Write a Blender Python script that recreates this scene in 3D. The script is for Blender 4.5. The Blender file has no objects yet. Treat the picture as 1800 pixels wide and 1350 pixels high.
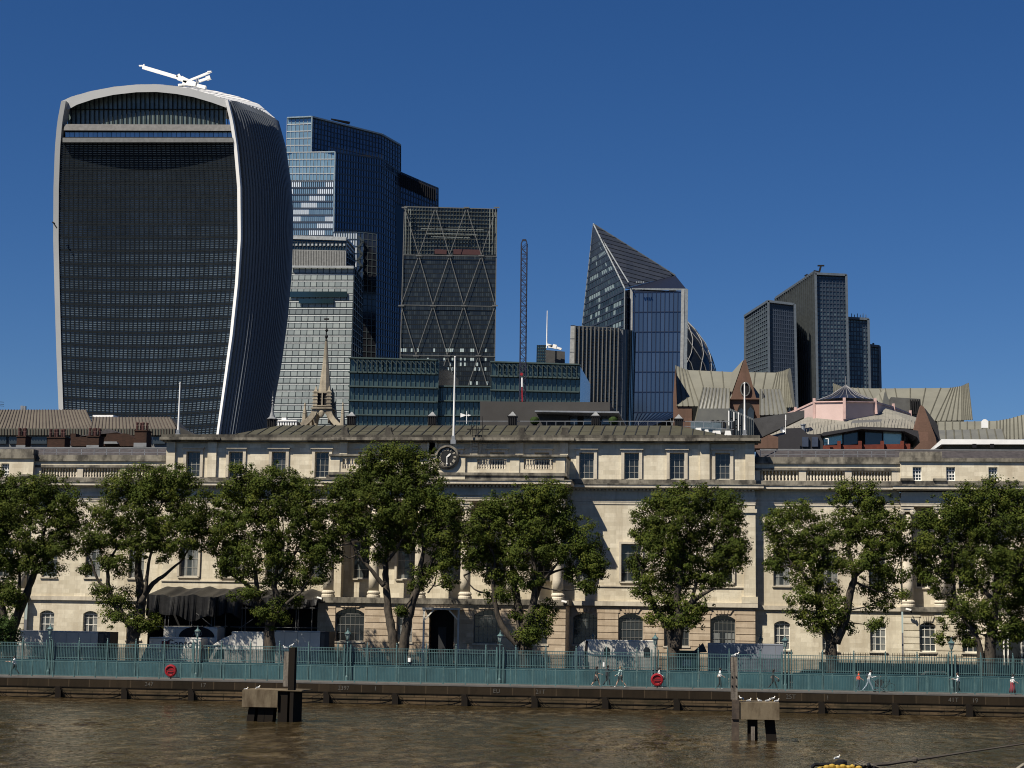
import bpy, math, random
from mathutils import Vector, Matrix
R_ = math.radians
rnd = random.Random(7)
scene = bpy.context.scene
COL = scene.collection

# ------------------------------------------------------------------ camera
FPX, EYE = 3100.0, 6.6
_p, _y, _r = math.atan(425.0 / FPX), R_(7.1), R_(0.86)
FW = Vector((-math.sin(_y)*math.cos(_p), math.cos(_y)*math.cos(_p), math.sin(_p)))
R0 = Vector((math.cos(_y), math.sin(_y), 0)); U0 = R0.cross(FW)
RT = math.cos(_r)*R0 + math.sin(_r)*U0
UP = -math.sin(_r)*R0 + math.cos(_r)*U0
cd = bpy.data.cameras.new('camera'); cam = bpy.data.objects.new('camera', cd); COL.objects.link(cam)
cd.sensor_width = 36; cd.lens = FPX/1800*36; cd.clip_start = 1; cd.clip_end = 20000
cam.matrix_world = Matrix(((RT.x, UP.x, -FW.x, 0), (RT.y, UP.y, -FW.y, 0), (RT.z, UP.z, -FW.z, EYE), (0, 0, 0, 1)))
scene.camera = cam

def P(px, py, Y):
    """the point of the place seen at a photo pixel, on the plane at distance Y"""
    d = FW + RT*((px-900)/FPX) - UP*((py-675)/FPX)
    t = Y/d.y
    return Vector((d.x*t, Y, EYE+d.z*t))
def PX(px, Y, py=900): return P(px, py, Y).x
def PZ(py, Y, px=900): return P(px, py, Y).z

# ------------------------------------------------------------------ light
AZ, EL = R_(42), R_(52)
sd = Vector((-math.sin(AZ)*math.cos(EL), -math.cos(AZ)*math.cos(EL), math.sin(EL)))
sl = bpy.data.lights.new('sun', 'SUN'); sl.energy = 5.0; sl.angle = R_(0.5); sl.color = (1, .915, .775)
so = bpy.data.objects.new('sun', sl); COL.objects.link(so)
so.rotation_euler = sd.to_track_quat('Z', 'Y').to_euler()
w = bpy.data.worlds.new('World'); scene.world = w; w.use_nodes = True
nt = w.node_tree; bg = nt.nodes['Background']
sky = nt.nodes.new('ShaderNodeTexSky'); sky.sky_type = 'NISHITA'; sky.sun_disc = False
sky.sun_elevation = EL; sky.sun_rotation = math.atan2(sd.x, sd.y) % (2*math.pi)
sky.altitude = 1500; sky.air_density = 1.0; sky.dust_density = 0.7; sky.ozone_density = 6.0
hs = nt.nodes.new('ShaderNodeHueSaturation'); hs.inputs['Saturation'].default_value = 1.22; hs.inputs['Value'].default_value = .93; hs.inputs['Hue'].default_value = .508
nt.links.new(sky.outputs[0], hs.inputs['Color']); nt.links.new(hs.outputs[0], bg.inputs[0])
bg.inputs[1].default_value = 0.05
vs = scene.view_settings; vs.view_transform = 'Standard'; vs.look = 'None'; vs.exposure = 0.6; vs.gamma = 1
scene.cycles.filter_width = 1.05; scene.cycles.max_bounces = 6; scene.cycles.transparent_max_bounces = 8

# ------------------------------------------------------------------ materials
def nodes(name):
    m = bpy.data.materials.new(name); m.use_nodes = True
    return m, m.node_tree, m.node_tree.nodes['Principled BSDF']
def c4(c): return (c[0], c[1], c[2], 1)
def mixc(t, fac, a, b, mode='MIX'):
    n = t.nodes.new('ShaderNodeMix'); n.data_type = 'RGBA'; n.blend_type = mode
    for s, v in ((0, fac), (6, a), (7, b)):
        if hasattr(v, 'links') or hasattr(v, 'is_linked'): t.links.new(v, n.inputs[s])
        elif s == 0: n.inputs[0].default_value = v
        else: n.inputs[s].default_value = c4(v)
    return n.outputs[2]
def noise(t, scale, stretch=(1, 1, 1), detail=4, rough=.6):
    g = t.nodes.new('ShaderNodeNewGeometry'); mp = t.nodes.new('ShaderNodeMapping')
    mp.inputs['Scale'].default_value = stretch
    t.links.new(g.outputs['Position'], mp.inputs['Vector'])
    n = t.nodes.new('ShaderNodeTexNoise'); n.inputs['Scale'].default_value = scale
    n.inputs['Detail'].default_value = detail; n.inputs['Roughness'].default_value = rough
    t.links.new(mp.outputs[0], n.inputs['Vector'])
    return n.outputs[0]
def ramp(t, src, a, b, lo=0., hi=1.):
    n = t.nodes.new('ShaderNodeMapRange'); n.inputs[1].default_value = a; n.inputs[2].default_value = b
    n.inputs[3].default_value = lo; n.inputs[4].default_value = hi; n.clamp = True
    t.links.new(src, n.inputs[0]); return n.outputs[0]
def bump(t, b, src, strength, dist):
    n = t.nodes.new('ShaderNodeBump'); n.inputs['Strength'].default_value = strength; n.inputs['Distance'].default_value = dist
    t.links.new(src, n.inputs['Height']); t.links.new(n.outputs[0], b.inputs['Normal'])
def M(name, col, rough=.7, metal=0., col2=None, ns=1., st=(1, 1, 1), lo=.35, hi=.65, bmp=0, bs=6., spec=.4, emit=None):
    m, t, b = nodes(name)
    b.inputs['Base Color'].default_value = c4(col); b.inputs['Roughness'].default_value = rough
    b.inputs['Metallic'].default_value = metal; b.inputs['Specular IOR Level'].default_value = spec
    if col2 is None: col2 = tuple(x*.72 for x in col)
    t.links.new(mixc(t, ramp(t, noise(t, ns, st), lo, hi), col, col2), b.inputs['Base Color'])
    if bmp: bump(t, b, noise(t, bs), bmp, .05)
    return m
def masonry(name, ca, cb, stain, bw=1.15, bh=.42, lo=.5, hi=.72, joint=.75, amt=.8, rough=.85, jw=.008, sst=(.5, .5, .16)):
    m, t, b = nodes(name); b.inputs['Roughness'].default_value = rough; b.inputs['Specular IOR Level'].default_value = .08
    g = t.nodes.new('ShaderNodeNewGeometry'); s = t.nodes.new('ShaderNodeSeparateXYZ'); t.links.new(g.outputs['Position'], s.inputs[0])
    a = t.nodes.new('ShaderNodeMath'); a.operation = 'ADD'; t.links.new(s.outputs[0], a.inputs[0]); t.links.new(s.outputs[1], a.inputs[1])
    c = t.nodes.new('ShaderNodeCombineXYZ'); t.links.new(a.outputs[0], c.inputs[0]); t.links.new(s.outputs[2], c.inputs[1])
    br = t.nodes.new('ShaderNodeTexBrick'); t.links.new(c.outputs[0], br.inputs['Vector'])
    br.inputs['Color1'].default_value = c4(ca); br.inputs['Color2'].default_value = c4(cb)
    br.inputs['Mortar'].default_value = c4(tuple(x*joint for x in ca)); br.inputs['Scale'].default_value = 1
    br.inputs['Mortar Size'].default_value = jw; br.inputs['Brick Width'].default_value = bw; br.inputs['Row Height'].default_value = bh
    f = ramp(t, noise(t, 1.0, sst, 6, .65), lo, hi, 0, amt)
    col = mixc(t, f, br.outputs[0], stain)
    col = mixc(t, ramp(t, noise(t, 1.0, (2.2, 2.2, .11), 5, .7), .52, .72, 0, amt*.55), col, tuple(x*.8 for x in stain))
    f2 = ramp(t, noise(t, 3.0, (1, 1, 1), 5), .4, .75, 0, .35)
    t.links.new(mixc(t, f2, col, tuple(x*.6 for x in ca)), b.inputs['Base Color'])
    bump(t, b, noise(t, 5), .25, .03)
    return m
def cellmat(name, cols, rough=.12, metal=.7, spec=.6, thr=None, bmp=.0, bsc=.15, reflect_mottle=0.):
    """facade glass: each pane takes one of the colours by its own random number"""
    m, t, b = nodes(name); b.inputs['Roughness'].default_value = rough; b.inputs['Metallic'].default_value = metal
    b.inputs['Specular IOR Level'].default_value = spec
    a = t.nodes.new('ShaderNodeAttribute'); a.attribute_name = 'cell'
    r = t.nodes.new('ShaderNodeValToRGB'); r.color_ramp.interpolation = 'CONSTANT' if thr else 'LINEAR'
    el = r.color_ramp.elements
    n = len(cols)
    pos = thr if thr else [i/(n-1) for i in range(n)]
    while len(el) < n: el.new(.5)
    for i in range(n): el[i].position = pos[i]
    for i in range(n): el[i].color = c4(cols[i])
    t.links.new(a.outputs['Fac'], r.inputs[0])
    out = r.outputs[0]
    if reflect_mottle: out = mixc(t, ramp(t, noise(t, .12, (1, 1, .6), 3), .38, .62, 0, reflect_mottle), out, tuple(x*.25 for x in cols[0]))  # dark mottling stands in for reflected buildings
    t.links.new(out, b.inputs['Base Color'])
    if bmp: bump(t, b, noise(t, bsc, (1, 1, 1), 3), bmp, 1.)
    return m

stone = masonry('portland_stone', (.66, .605, .48), (.50, .45, .345), (.30, .24, .165), amt=.6, lo=.46, hi=.74)
stone2 = masonry('rusticated_stone', (.52, .43, .325), (.39, .31, .225), (.22, .165, .11), amt=.5, bw=1.3)
trim = masonry('pale_trim_stone', (.56, .51, .42), (.50, .45, .36), (.20, .17, .13), amt=.6, lo=.5, hi=.7, bw=1.8, bh=.9)
sooty = masonry('sooty_stone', (.13, .12, .10), (.09, .085, .072), (.03, .028, .026), amt=.9, lo=.4, hi=.6, bw=1.6, bh=.6, sst=(.9, .9, .5))
dirty = masonry('weathered_stone', (.25, .23, .19), (.18, .165, .135), (.045, .042, .038), amt=.95, lo=.42, hi=.6, bw=1.6, bh=.6, sst=(.9, .9, .5))
brown_st = masonry('brown_granite', (.15, .090, .068), (.12, .075, .056), (.06, .042, .035), bw=2.2, bh=1.2, amt=.4)
brick = masonry('sooty_brick', (.055, .032, .024), (.035, .022, .018), (.02, .018, .016), bw=.3, bh=.1, amt=.7)
redbrick = masonry('red_brick', (.16, .045, .03), (.12, .035, .026), (.05, .02, .02), bw=.5, bh=.15, amt=.4)
quay = masonry('river_wall_stone', (.065, .048, .029), (.095, .066, .038), (.020, .018, .011), bw=1.9, bh=.62, amt=.85, lo=.42, hi=.62, joint=.4, jw=.03, sst=(.35, .35, .8))
quay_dark = masonry('coping_granite', (.030, .022, .014), (.016, .012, .008), (.008, .007, .005), bw=1.8, bh=.9, amt=.7, jw=.04, joint=1.8)
glassd = cellmat('dark_window_glass', [(.012, .014, .016), (.03, .036, .04), (.05, .058, .062)], rough=.06, metal=0, spec=.5)
curtain_m = M('net_curtain', (.24, .25, .24), .9, col2=(.12, .13, .135), ns=7, st=(1, 1, .1))
whitep = M('white_paint', (.72, .70, .63), .5, col2=(.58, .56, .5))
blackm = M('black_metal', (.012, .012, .014), .6, spec=.15)
dark_in = M('dark_interior', (.006, .006, .007), .9)
slate = M('slate_roof', (.050, .044, .046), .7, col2=(.026, .023, .025), ns=2.5)
green_roof = M('green_brown_metal_roof', (.058, .055, .031), .6, col2=(.042, .038, .022), ns=.35)
seam_m = M('roof_seam', (.018, .018, .013), .6)
lead = M('lead_flashing', (.20, .21, .22), .5)
tealp = M('teal_paint', (.068, .130, .135), .5, col2=(.042, .082, .085), ns=1.7, lo=.42, hi=.66)
teald = M('teal_panel', (.027, .078, .092), .55, col2=(.016, .050, .060), ns=.9, st=(1, 1, .5), lo=.4, hi=.68)
wood = M('wet_timber', (.014, .011, .008), .95, spec=.1, col2=(.012, .010, .009), ns=3, st=(3, 3, .3))
wood_g = M('grey_weathered_timber', (.16, .14, .115), .85, col2=(.055, .045, .038), ns=2.2, st=(4, 4, .35), bmp=.5)
conc = masonry('stained_concrete', (.15, .122, .082), (.13, .105, .072), (.05, .035, .022), bw=9, bh=9, amt=.85, lo=.45, hi=.65, sst=(1.2, 1.2, .45))
whitem = M('white_steel', (.80, .80, .78), .45, col2=(.7, .7, .69))
lorryw = M('pale_lorry_panel', (.56, .545, .50), .5, col2=(.48, .468, .43), ns=.5)
lorryg = M('grey_lorry_panel', (.47, .46, .42), .5, col2=(.40, .39, .36), ns=.5)
rubber = M('rubber', (.012, .012, .012), .8)
chrome = M('grey_metal', (.32, .33, .34), .4, metal=.5)
pole_m = M('scaffold_steel', (.10, .10, .10), .6)
frame_k = M('dull_window_frame', (.17, .17, .16), .6, col2=(.10, .10, .095))
frame_d = M('aged_white_frame', (.40, .39, .35), .6, col2=(.28, .27, .25))
tarp = M('black_tarpaulin', (.006, .006, .007), .5, col2=(.012, .012, .013), ns=1.2, bmp=.6, bs=2, spec=.25)
redp = M('red_plastic', (.30, .012, .018), .4, col2=(.2, .01, .014))
asphalt = M('asphalt', (.05, .05, .05), .9, ns=.5)
paving = M('river_walk_paving', (.09, .085, .08), .9, ns=1.3)
cityg = M('city_ground', (.07, .07, .07), .9, ns=.05)

def leafmat(name, a, b_, c):
    m, t, b = nodes(name); b.inputs['Roughness'].default_value = .75; b.inputs['Specular IOR Level'].default_value = .12
    at = t.nodes.new('ShaderNodeAttribute'); at.attribute_name = 'cell'
    r = t.nodes.new('ShaderNodeValToRGB'); e = r.color_ramp.elements; e.new(.5)
    e[0].color = c4(a); e[1].color = c4(b_); e[2].color = c4(c)
    t.links.new(at.outputs['Fac'], r.inputs[0])
    col = mixc(t, ramp(t, noise(t, .35), .35, .65, 0, .55), r.outputs[0], tuple(x*.45 for x in b_))
    t.links.new(col, b.inputs['Base Color'])
    tr = t.nodes.new('ShaderNodeBsdfTranslucent'); t.links.new(col, tr.inputs[0])
    mx = t.nodes.new('ShaderNodeMixShader'); mx.inputs[0].default_value = .28
    t.links.new(b.outputs[0], mx.inputs[1]); t.links.new(tr.outputs[0], mx.inputs[2])
    t.links.new(mx.outputs[0], t.nodes['Material Output'].inputs[0])
    return m
leaf = leafmat('plane_leaves', (.034, .052, .008), (.060, .085, .013), (.125, .135, .022))
leaf_shrub = leafmat('shrub_leaves', (.03, .05, .015), (.045, .08, .02), (.07, .11, .03))
bark = M('plane_bark', (.065, .052, .038), .9, col2=(.018, .015, .012), ns=2.5, st=(1.5, 1.5, .5), bmp=.6)

# ------------------------------------------------------------------ mesh builder
ORG = {}
class MB:
    def __init__(s): s.v = []; s.f = []; s.m = []; s.c = []
    def face(s, pts, m=0, c=.5):
        n = len(s.v); s.v += [tuple(p) for p in pts]; s.f.append(tuple(range(n, n+len(pts)))); s.m.append(m); s.c.append(c)
    def hexa(s, p, m=0, c=.5):   # p: 4 bottom ccw, 4 top ccw
        n = len(s.v); s.v += [tuple(a) for a in p]
        for q in ((3, 2, 1, 0), (4, 5, 6, 7), (0, 1, 5, 4), (1, 2, 6, 5), (2, 3, 7, 6), (3, 0, 4, 7)):
            s.f.append(tuple(n+i for i in q)); s.m.append(m); s.c.append(c)
    def box(s, x0, x1, y0, y1, z0, z1, m=0, c=.5):
        s.hexa([(x0, y0, z0), (x1, y0, z0), (x1, y1, z0), (x0, y1, z0), (x0, y0, z1), (x1, y0, z1), (x1, y1, z1), (x0, y1, z1)], m, c)
    def bar(s, a, b, w, h=None, m=0, side=None):
        a = Vector(a); b = Vector(b); h = h or w; d = (b-a)
        if d.length < 1e-6: return
        d.normalize()
        u = Vector(side) if side else (Vector((0, 1, 0)) if abs(d.y) < .9 else Vector((0, 0, 1)))
        u = (u - d*u.dot(d)).normalized(); v = d.cross(u)
        q = [a+u*(i*w/2)+v*(j*h/2) for i, j in ((-1, -1), (1, -1), (1, 1), (-1, 1))]
        q += [b+u*(i*w/2)+v*(j*h/2) for i, j in ((-1, -1), (1, -1), (1, 1), (-1, 1))]
        s.hexa(q, m)
    def tube(s, pts, rad, n=8, m=0, cap=True):
        pts = [Vector(p) for p in pts]
        if not isinstance(rad, (list, tuple)): rad = [rad]*len(pts)
        base = len(s.v); pu = None
        for i, p in enumerate(pts):
            d = (pts[min(i+1, len(pts)-1)]-pts[max(i-1, 0)]).normalized()
            if pu is None: pu = Vector((1, 0, 0)) if abs(d.x) < .8 else Vector((0, 1, 0))
            u = (pu-d*pu.dot(d)).normalized(); pu = u; v = d.cross(u)
            for k in range(n):
                a = 2*math.pi*k/n; s.v.append(tuple(p+(u*math.cos(a)+v*math.sin(a))*rad[i]))
        for i in range(len(pts)-1):
            for k in range(n):
                a = base+i*n+k; b = base+i*n+(k+1) % n
                s.f.append((a, b, b+n, a+n)); s.m.append(m); s.c.append(.5)
        if cap:
            s.f.append(tuple(base+k for k in reversed(range(n)))); s.m.append(m); s.c.append(.5)
            e = base+(len(pts)-1)*n; s.f.append(tuple(e+k for k in range(n))); s.m.append(m); s.c.append(.5)
    def lathe(s, cx, cy, prof, n=16, m=0, a0=0.):
        base = len(s.v)
        for r, z in prof:
            for k in range(n):
                a = a0+2*math.pi*k/n; s.v.append((cx+r*math.cos(a), cy+r*math.sin(a), z))
        for i in range(len(prof)-1):
            for k in range(n):
                a = base+i*n+k; b = base+i*n+(k+1) % n
                s.f.append((a, b, b+n, a+n)); s.m.append(m); s.c.append(.5)
        s.f.append(tuple(base+k for k in reversed(range(n)))); s.m.append(m); s.c.append(.5)
        e = base+(len(prof)-1)*n; s.f.append(tuple(e+k for k in range(n))); s.m.append(m); s.c.append(.5)
    def sphere(s, c, r, n=8, m=0, sc=(1, 1, 1)):
        pr = [(max(.01, math.sin(math.pi*i/n)), -math.cos(math.pi*i/n)) for i in range(n+1)]
        b0 = len(s.v); s.lathe(0, 0, pr, n*2, m)
        for i in range(b0, len(s.v)):
            x, y, z = s.v[i]; s.v[i] = (c[0]+x*r*sc[0], c[1]+y*r*sc[1], c[2]+z*r*sc[2])
    def prism(s, poly, y0, y1, m=0, c=.5):
        """poly: (x,z) outline, extruded in depth y0..y1"""
        n = len(poly)
        ar = sum(poly[i][0]*poly[(i+1) % n][1]-poly[(i+1) % n][0]*poly[i][1] for i in range(n))
        if ar < 0: poly = poly[::-1]
        b = len(s.v); s.v += [(x, y0, z) for x, z in poly]+[(x, y1, z) for x, z in poly]
        s.f.append(tuple(range(b, b+n))); s.f.append(tuple(range(b+2*n-1, b+n-1, -1)))
        for i in range(n):
            j = (i+1) % n; s.f.append((b+j, b+i, b+n+i, b+n+j))
        s.m += [m]*(n+2); s.c += [c]*(n+2)
    def out(s, name, mats, par=None, smooth=False, local=False):
        me = bpy.data.meshes.new(name)
        if not isinstance(mats, (list, tuple)): mats = [mats]
        o = ORG.get(par.name, (0, 0, 0)) if (par is not None and not local) else (0, 0, 0)
        vv = s.v if o == (0, 0, 0) else [(a-o[0], b-o[1], c-o[2]) for a, b, c in s.v]
        me.from_pydata(vv, [], s.f)
        for m in mats: me.materials.append(m)
        me.polygons.foreach_set('material_index', s.m)
        if smooth: me.polygons.foreach_set('use_smooth', [True]*len(s.f))
        at = me.attributes.new('cell', 'FLOAT', 'FACE'); at.data.foreach_set('value', s.c)
        me.update()
        ob = bpy.data.objects.new(name, me); COL.objects.link(ob)
        if par is not None:
            ob.parent = par; ORG[ob.name] = o
        return ob
def tag(o, label=None, cat=None, group=None, kind=None):
    if label: o['label'] = label
    if cat: o['category'] = cat
    if group: o['group'] = group
    if kind: o['kind'] = kind
    return o
def thing(name, label, cat, loc=(0, 0, 0), group=None):
    o = bpy.data.objects.new(name, None); COL.objects.link(o); o.location = loc; o.empty_display_size = .3
    ORG[o.name] = tuple(loc); return tag(o, label, cat, group)
def dup(o, par=None, loc=None):
    c = o.copy(); COL.objects.link(c)
    if par is not None: c.parent = par
    if loc is not None: c.location = loc
    for ch in list(o.children): dup(ch, c)
    return c
def text_mesh(txt, size, extrude=.01):
    cu = bpy.data.curves.new('writing', 'FONT'); cu.body = txt; cu.size = size; cu.extrude = extrude; cu.align_x = 'CENTER'; cu.align_y = 'CENTER'
    tmp = bpy.data.objects.new('writing_tmp', cu); COL.objects.link(tmp)
    dg = bpy.context.evaluated_depsgraph_get(); me = bpy.data.meshes.new_from_object(tmp.evaluated_get(dg))
    bpy.data.objects.remove(tmp); bpy.data.curves.remove(cu)
    return me
def put_text(name, txt, size, loc, mat, par, rot=0, extrude=.01, sx=1):
    me = text_mesh(txt, size, extrude); me.materials.clear(); me.materials.append(mat)
    o = bpy.data.objects.new(name, me); COL.objects.link(o); o.parent = par
    og = ORG.get(par.name, (0, 0, 0)); o.location = (loc[0]-og[0], loc[1]-og[1], loc[2]-og[2])
    o.rotation_euler = (R_(90), 0, 0)
    if rot: o.rotation_euler = (Matrix.Rotation(rot, 3, 'Y') @ Matrix.Rotation(R_(90), 3, 'X')).to_euler()
    o.scale = (sx, 1, 1)
    return o

def patch(g, fr, bl, br, tl, tr, nx, nz, mw=.25, mh=.35, out_=.25, rf=None, wave=None, gm=0, fm=0, vskip=1, hskip=1):
    """a curtain wall on the four corners: panes into g, mullions and floor bands into fr"""
    bl, br, tl, tr = map(Vector, (bl, br, tl, tr))
    nrm = (br-bl).cross(tl-bl).normalized()
    def S(u, v):
        p = bl*(1-u)*(1-v)+br*u*(1-v)+tl*(1-u)*v+tr*u*v
        if wave: p = p + nrm*wave(u, v)
        return p
    for j in range(nz):
        for i in range(nx):
            c = rf(i, j) if rf else rnd.random()
            g.face([S(i/nx, j/nz), S((i+1)/nx, j/nz), S((i+1)/nx, (j+1)/nz), S(i/nx, (j+1)/nz)], gm, c)
    if fr is None: return
    if mw:
        st = nz if wave else 1
        for i in range(0, nx+1, vskip):
            for j in range(st): fr.bar(S(i/nx, j/st)+nrm*out_*.5, S(i/nx, (j+1)/st)+nrm*out_*.5, out_, mw, fm, side=nrm)
    if mh:
        st = nx if wave else 1
        for j in range(0, nz+1, hskip):
            for i in range(st): fr.bar(S(i/st, j/nz)+nrm*out_*.45, S((i+1)/st, j/nz)+nrm*out_*.45, out_*.9, mh, fm, side=nrm)
# ------------------------------------------------------------------ setting: water, ground, quay walk, yard
def watermat():
    m, t, b = nodes('river_water')
    b.inputs['Roughness'].default_value = .12; b.inputs['IOR'].default_value = 1.33; b.inputs['Specular IOR Level'].default_value = .16
    n1 = noise(t, 1.0, (.85, .36, 1), 4, .66); n2 = noise(t, .09, (.8, .6, 1), 3)
    col = mixc(t, ramp(t, n1, .47, .63), (.024, .0155, .007), (.100, .075, .041))  # pale ripple highlights are mixed into the base colour
    col = mixc(t, ramp(t, n2, .38, .60, 0, .85), col, (.026, .0195, .009))
    t.links.new(col, b.inputs['Base Color'])
    ad = t.nodes.new('ShaderNodeMath'); ad.operation = 'MULTIPLY_ADD'
    t.links.new(noise(t, 2.2, (1.0, .45, 1), 3, .6), ad.inputs[0]); ad.inputs[1].default_value = .35; t.links.new(n1, ad.inputs[2])
    bump(t, b, ad.outputs[0], .7, .3)
    return m
from mathutils import noise as mnoise
mb = MB(); X0, X1, Y0, Y1, sx_, sy_ = -78., 48., 76., 145.6, .26, .30
nx_, ny_ = int((X1-X0)/sx_), int((Y1-Y0)/sy_)
for j in range(ny_+1):
    for i in range(nx_+1):
        x, y = X0+(X1-X0)*i/nx_, Y0+(Y1-Y0)*j/ny_
        e = min(1, (x-X0)/3, (X1-x)/3, (y-Y0)/3, (Y1-y)/.6+.15)
        a = mnoise.noise((x*.55, y*.40, 0.)); b = mnoise.noise((x*1.25+7, y*.85, 3.)); c = mnoise.noise((x*2.4, y*1.9, 9.)); g_ = .55+.9*max(0, mnoise.noise((x*.07, y*.05, 5.))+.25)
        mb.v.append((x, y, e*g_*(.085*a+.075*(1-2*abs(b))*.6+.03*c)))
for j in range(ny_):
    for i in range(nx_):
        k = j*(nx_+1)+i; mb.f.append((k, k+1, k+nx_+2, k+nx_+1)); mb.m.append(0); mb.c.append(.5)
for q in (((-3000, -3000), (3000, -3000), (3000, Y0), (-3000, Y0)), ((-3000, Y0), (X0, Y0), (X0, Y1), (-3000, Y1)), ((X1, Y0), (3000, Y0), (3000, Y1), (X1, Y1))): mb.face([(a, b, 0) for a, b in q])
tag(mb.out('river', watermat(), smooth=True), kind='structure')
QZ = 1.7
mb = MB(); mb.face([(-4000, 145.6, 1.5), (4000, 145.6, 1.5), (4000, 9000, 1.5), (-4000, 9000, 1.5)])
tag(mb.out('ground', cityg), kind='structure')
mb = MB(); mb.box(-110, 60, 146.2, 150.2, 1.3, QZ)
tag(mb.out('river_path', paving), kind='structure')
mb = MB(); mb.box(-110, 60, 150.8, 171, 1.3, QZ-.02)
tag(mb.out('yard_pavement', asphalt), kind='structure')

# river wall with coping, timber rails, fender posts and chains
rw = thing('river_wall', 'long dark stained stone river wall with timber fenders along the water', 'river wall', (-20, 145.6, 0))
mb = MB(); mb.box(-110, 60, 145.57, 146.15, -2, .95); mb.out('wall_face', quay, rw)
mb = MB(); mb.box(-110, 60, 145.5, 146.15, .96, 1.60); mb.out('coping', quay_dark, rw)
mb = MB(); mb.box(-110, 60, 145.48, 146.3, 1.605, 1.72); mb.out('kerb_strip', M('grey_kerb', (.10, .095, .09), .85, ns=1), rw)
for z in (.93, .42, .06):
    mb = MB(); mb.bar((-110, 145.55, z), (60, 145.55, z), .08, .05); mb.out('timber_rail', wood, rw)
for i in range(22):
    x = -85.2+5.78*i
    mb = MB(); mb.prism([(x-.26, -1), (x+.26, -1), (x+.24, .62), (x+.1, .95), (x-.26, .98)], 145.22, 145.575); p = mb.out('fender_post', wood, rw)
    for s, L in ((-1, 2.3), (-1, .75), (1, .5), (1, 1.1)):
        a = Vector((x+s*.15, 145.3, .92)); b = Vector((x+s*(L+.2), 145.45, .05 if L < 2 else .22))
        mb = MB(); mb.tube([a, (a+b)/2+Vector((0, 0, -.12)), b], .022, 5); mb.out('chain', wood, p)
chalk = M('faded_white_chalk', (.075, .07, .06), .9, col2=(.03, .03, .03), ns=6, lo=.5, hi=.62)
for px, py, s_ in ((262, 1197, '247'), (357, 1199, '17'), (604, 1200, '2397'), (660, 1201, '1'), (873, 1206, 'EU'), (950, 1207, '21T'), (1390, 1216, '25T'), (1676, 1228, '41T'), (1714, 1230, '19'), (1455, 1219, '1')):
    q = P(px, py, 145.45); put_text('painted_number', s_, .5, (q.x, 145.48, 1.27), chalk, rw, extrude=.004)

# ------------------------------------------------------------------ railings
fr = thing('riverside_railing', 'low teal railing at the edge of the river wall', 'railing', (-20, 146.35, QZ))
x = -64.75
while x < 30:
    if x > -66:
        mb = MB(); mb.box(x-.05, x+.05, 146.3, 146.4, QZ, 3.12); mb.out('post', tealp, fr)
        mb = MB(); xe = x+1.87
        mb.box(x+.05, xe-.05, 146.31, 146.39, 3.0, 3.07); mb.box(x+.05, xe-.05, 146.32, 146.38, 1.84, 1.89)
        for k in range(1, 15): mb.box(x+k*.125-.011, x+k*.125+.011, 146.335, 146.37, 1.88, 3.01)
        mb.out('rail_panel', tealp, fr)
    x += 1.87
fb = thing('yard_fence', 'tall teal fence with solid lower panels and thin upper bars behind the river walk', 'fence', (-20, 150.5, QZ))
lampx = [-59.24, -45.9, -32.6, -19.4, -6.25, 4.55, 18.1]
x = -66.9
while x < 32:
    mb = MB(); mb.box(x-.055, x+.055, 150.42, 150.58, QZ-.02, 4.75); mb.lathe(x, 150.5, [(.07, 4.75), (.035, 4.84), (.06, 4.9), (.01, 5.02)], 6)
    mb.out('post', tealp, fb)
    xe = x+2.57
    mb = MB(); mb.box(x+.07, xe-.07, 150.46, 150.52, QZ, 3.02); mb.box(x+.07, xe-.07, 150.44, 150.54, 3.02, 3.1)
    mb.out('lower_panel', teald, fb)
    mb = MB()
    for z in (3.25, 4.22, 4.48): mb.box(x+.07, xe-.07, 150.47, 150.51, z, z+.045)
    for k in range(1, 18): mb.box(x+k*.1428-.015, x+k*.1428+.015, 150.475, 150.505, 3.1, 4.55)
    mb.out('bar_panel', tealp, fb)
    # mesh infill: thin wires
    mb = MB()
    for k in range(1, 50): mb.box(x+k*.0514-.0155, x+k*.0514+.0155, 150.56, 150.575, 3.1, 4.2)
    for k in range(1, 10): mb.box(x+.07, xe-.07, 150.577, 150.585, 3.1+k*.11, 3.112+k*.11)
    mb.out('wire_mesh', teald, fb)
    x += 2.57
signs = thing('notice_sign', 'small white notice fixed to the teal fence near the middle', 'sign', P(719, 1160, 150.3))
mb = MB(); q = P(719, 1160, 150.3); mb.box(q.x-.11, q.x+.11, 150.36, 150.4, q.z-.17, q.z+.17); mb.out('plate', whitem, signs)
s2 = thing('notice_sign', 'small white notice on the fence beside the man in a dark suit', 'sign', P(1061, 1168, 150.3))
mb = MB(); q = P(1061, 1168, 150.3); mb.box(q.x-.07, q.x+.07, 150.36, 150.4, q.z-.18, q.z+.18); mb.out('plate', whitem, s2)

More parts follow.
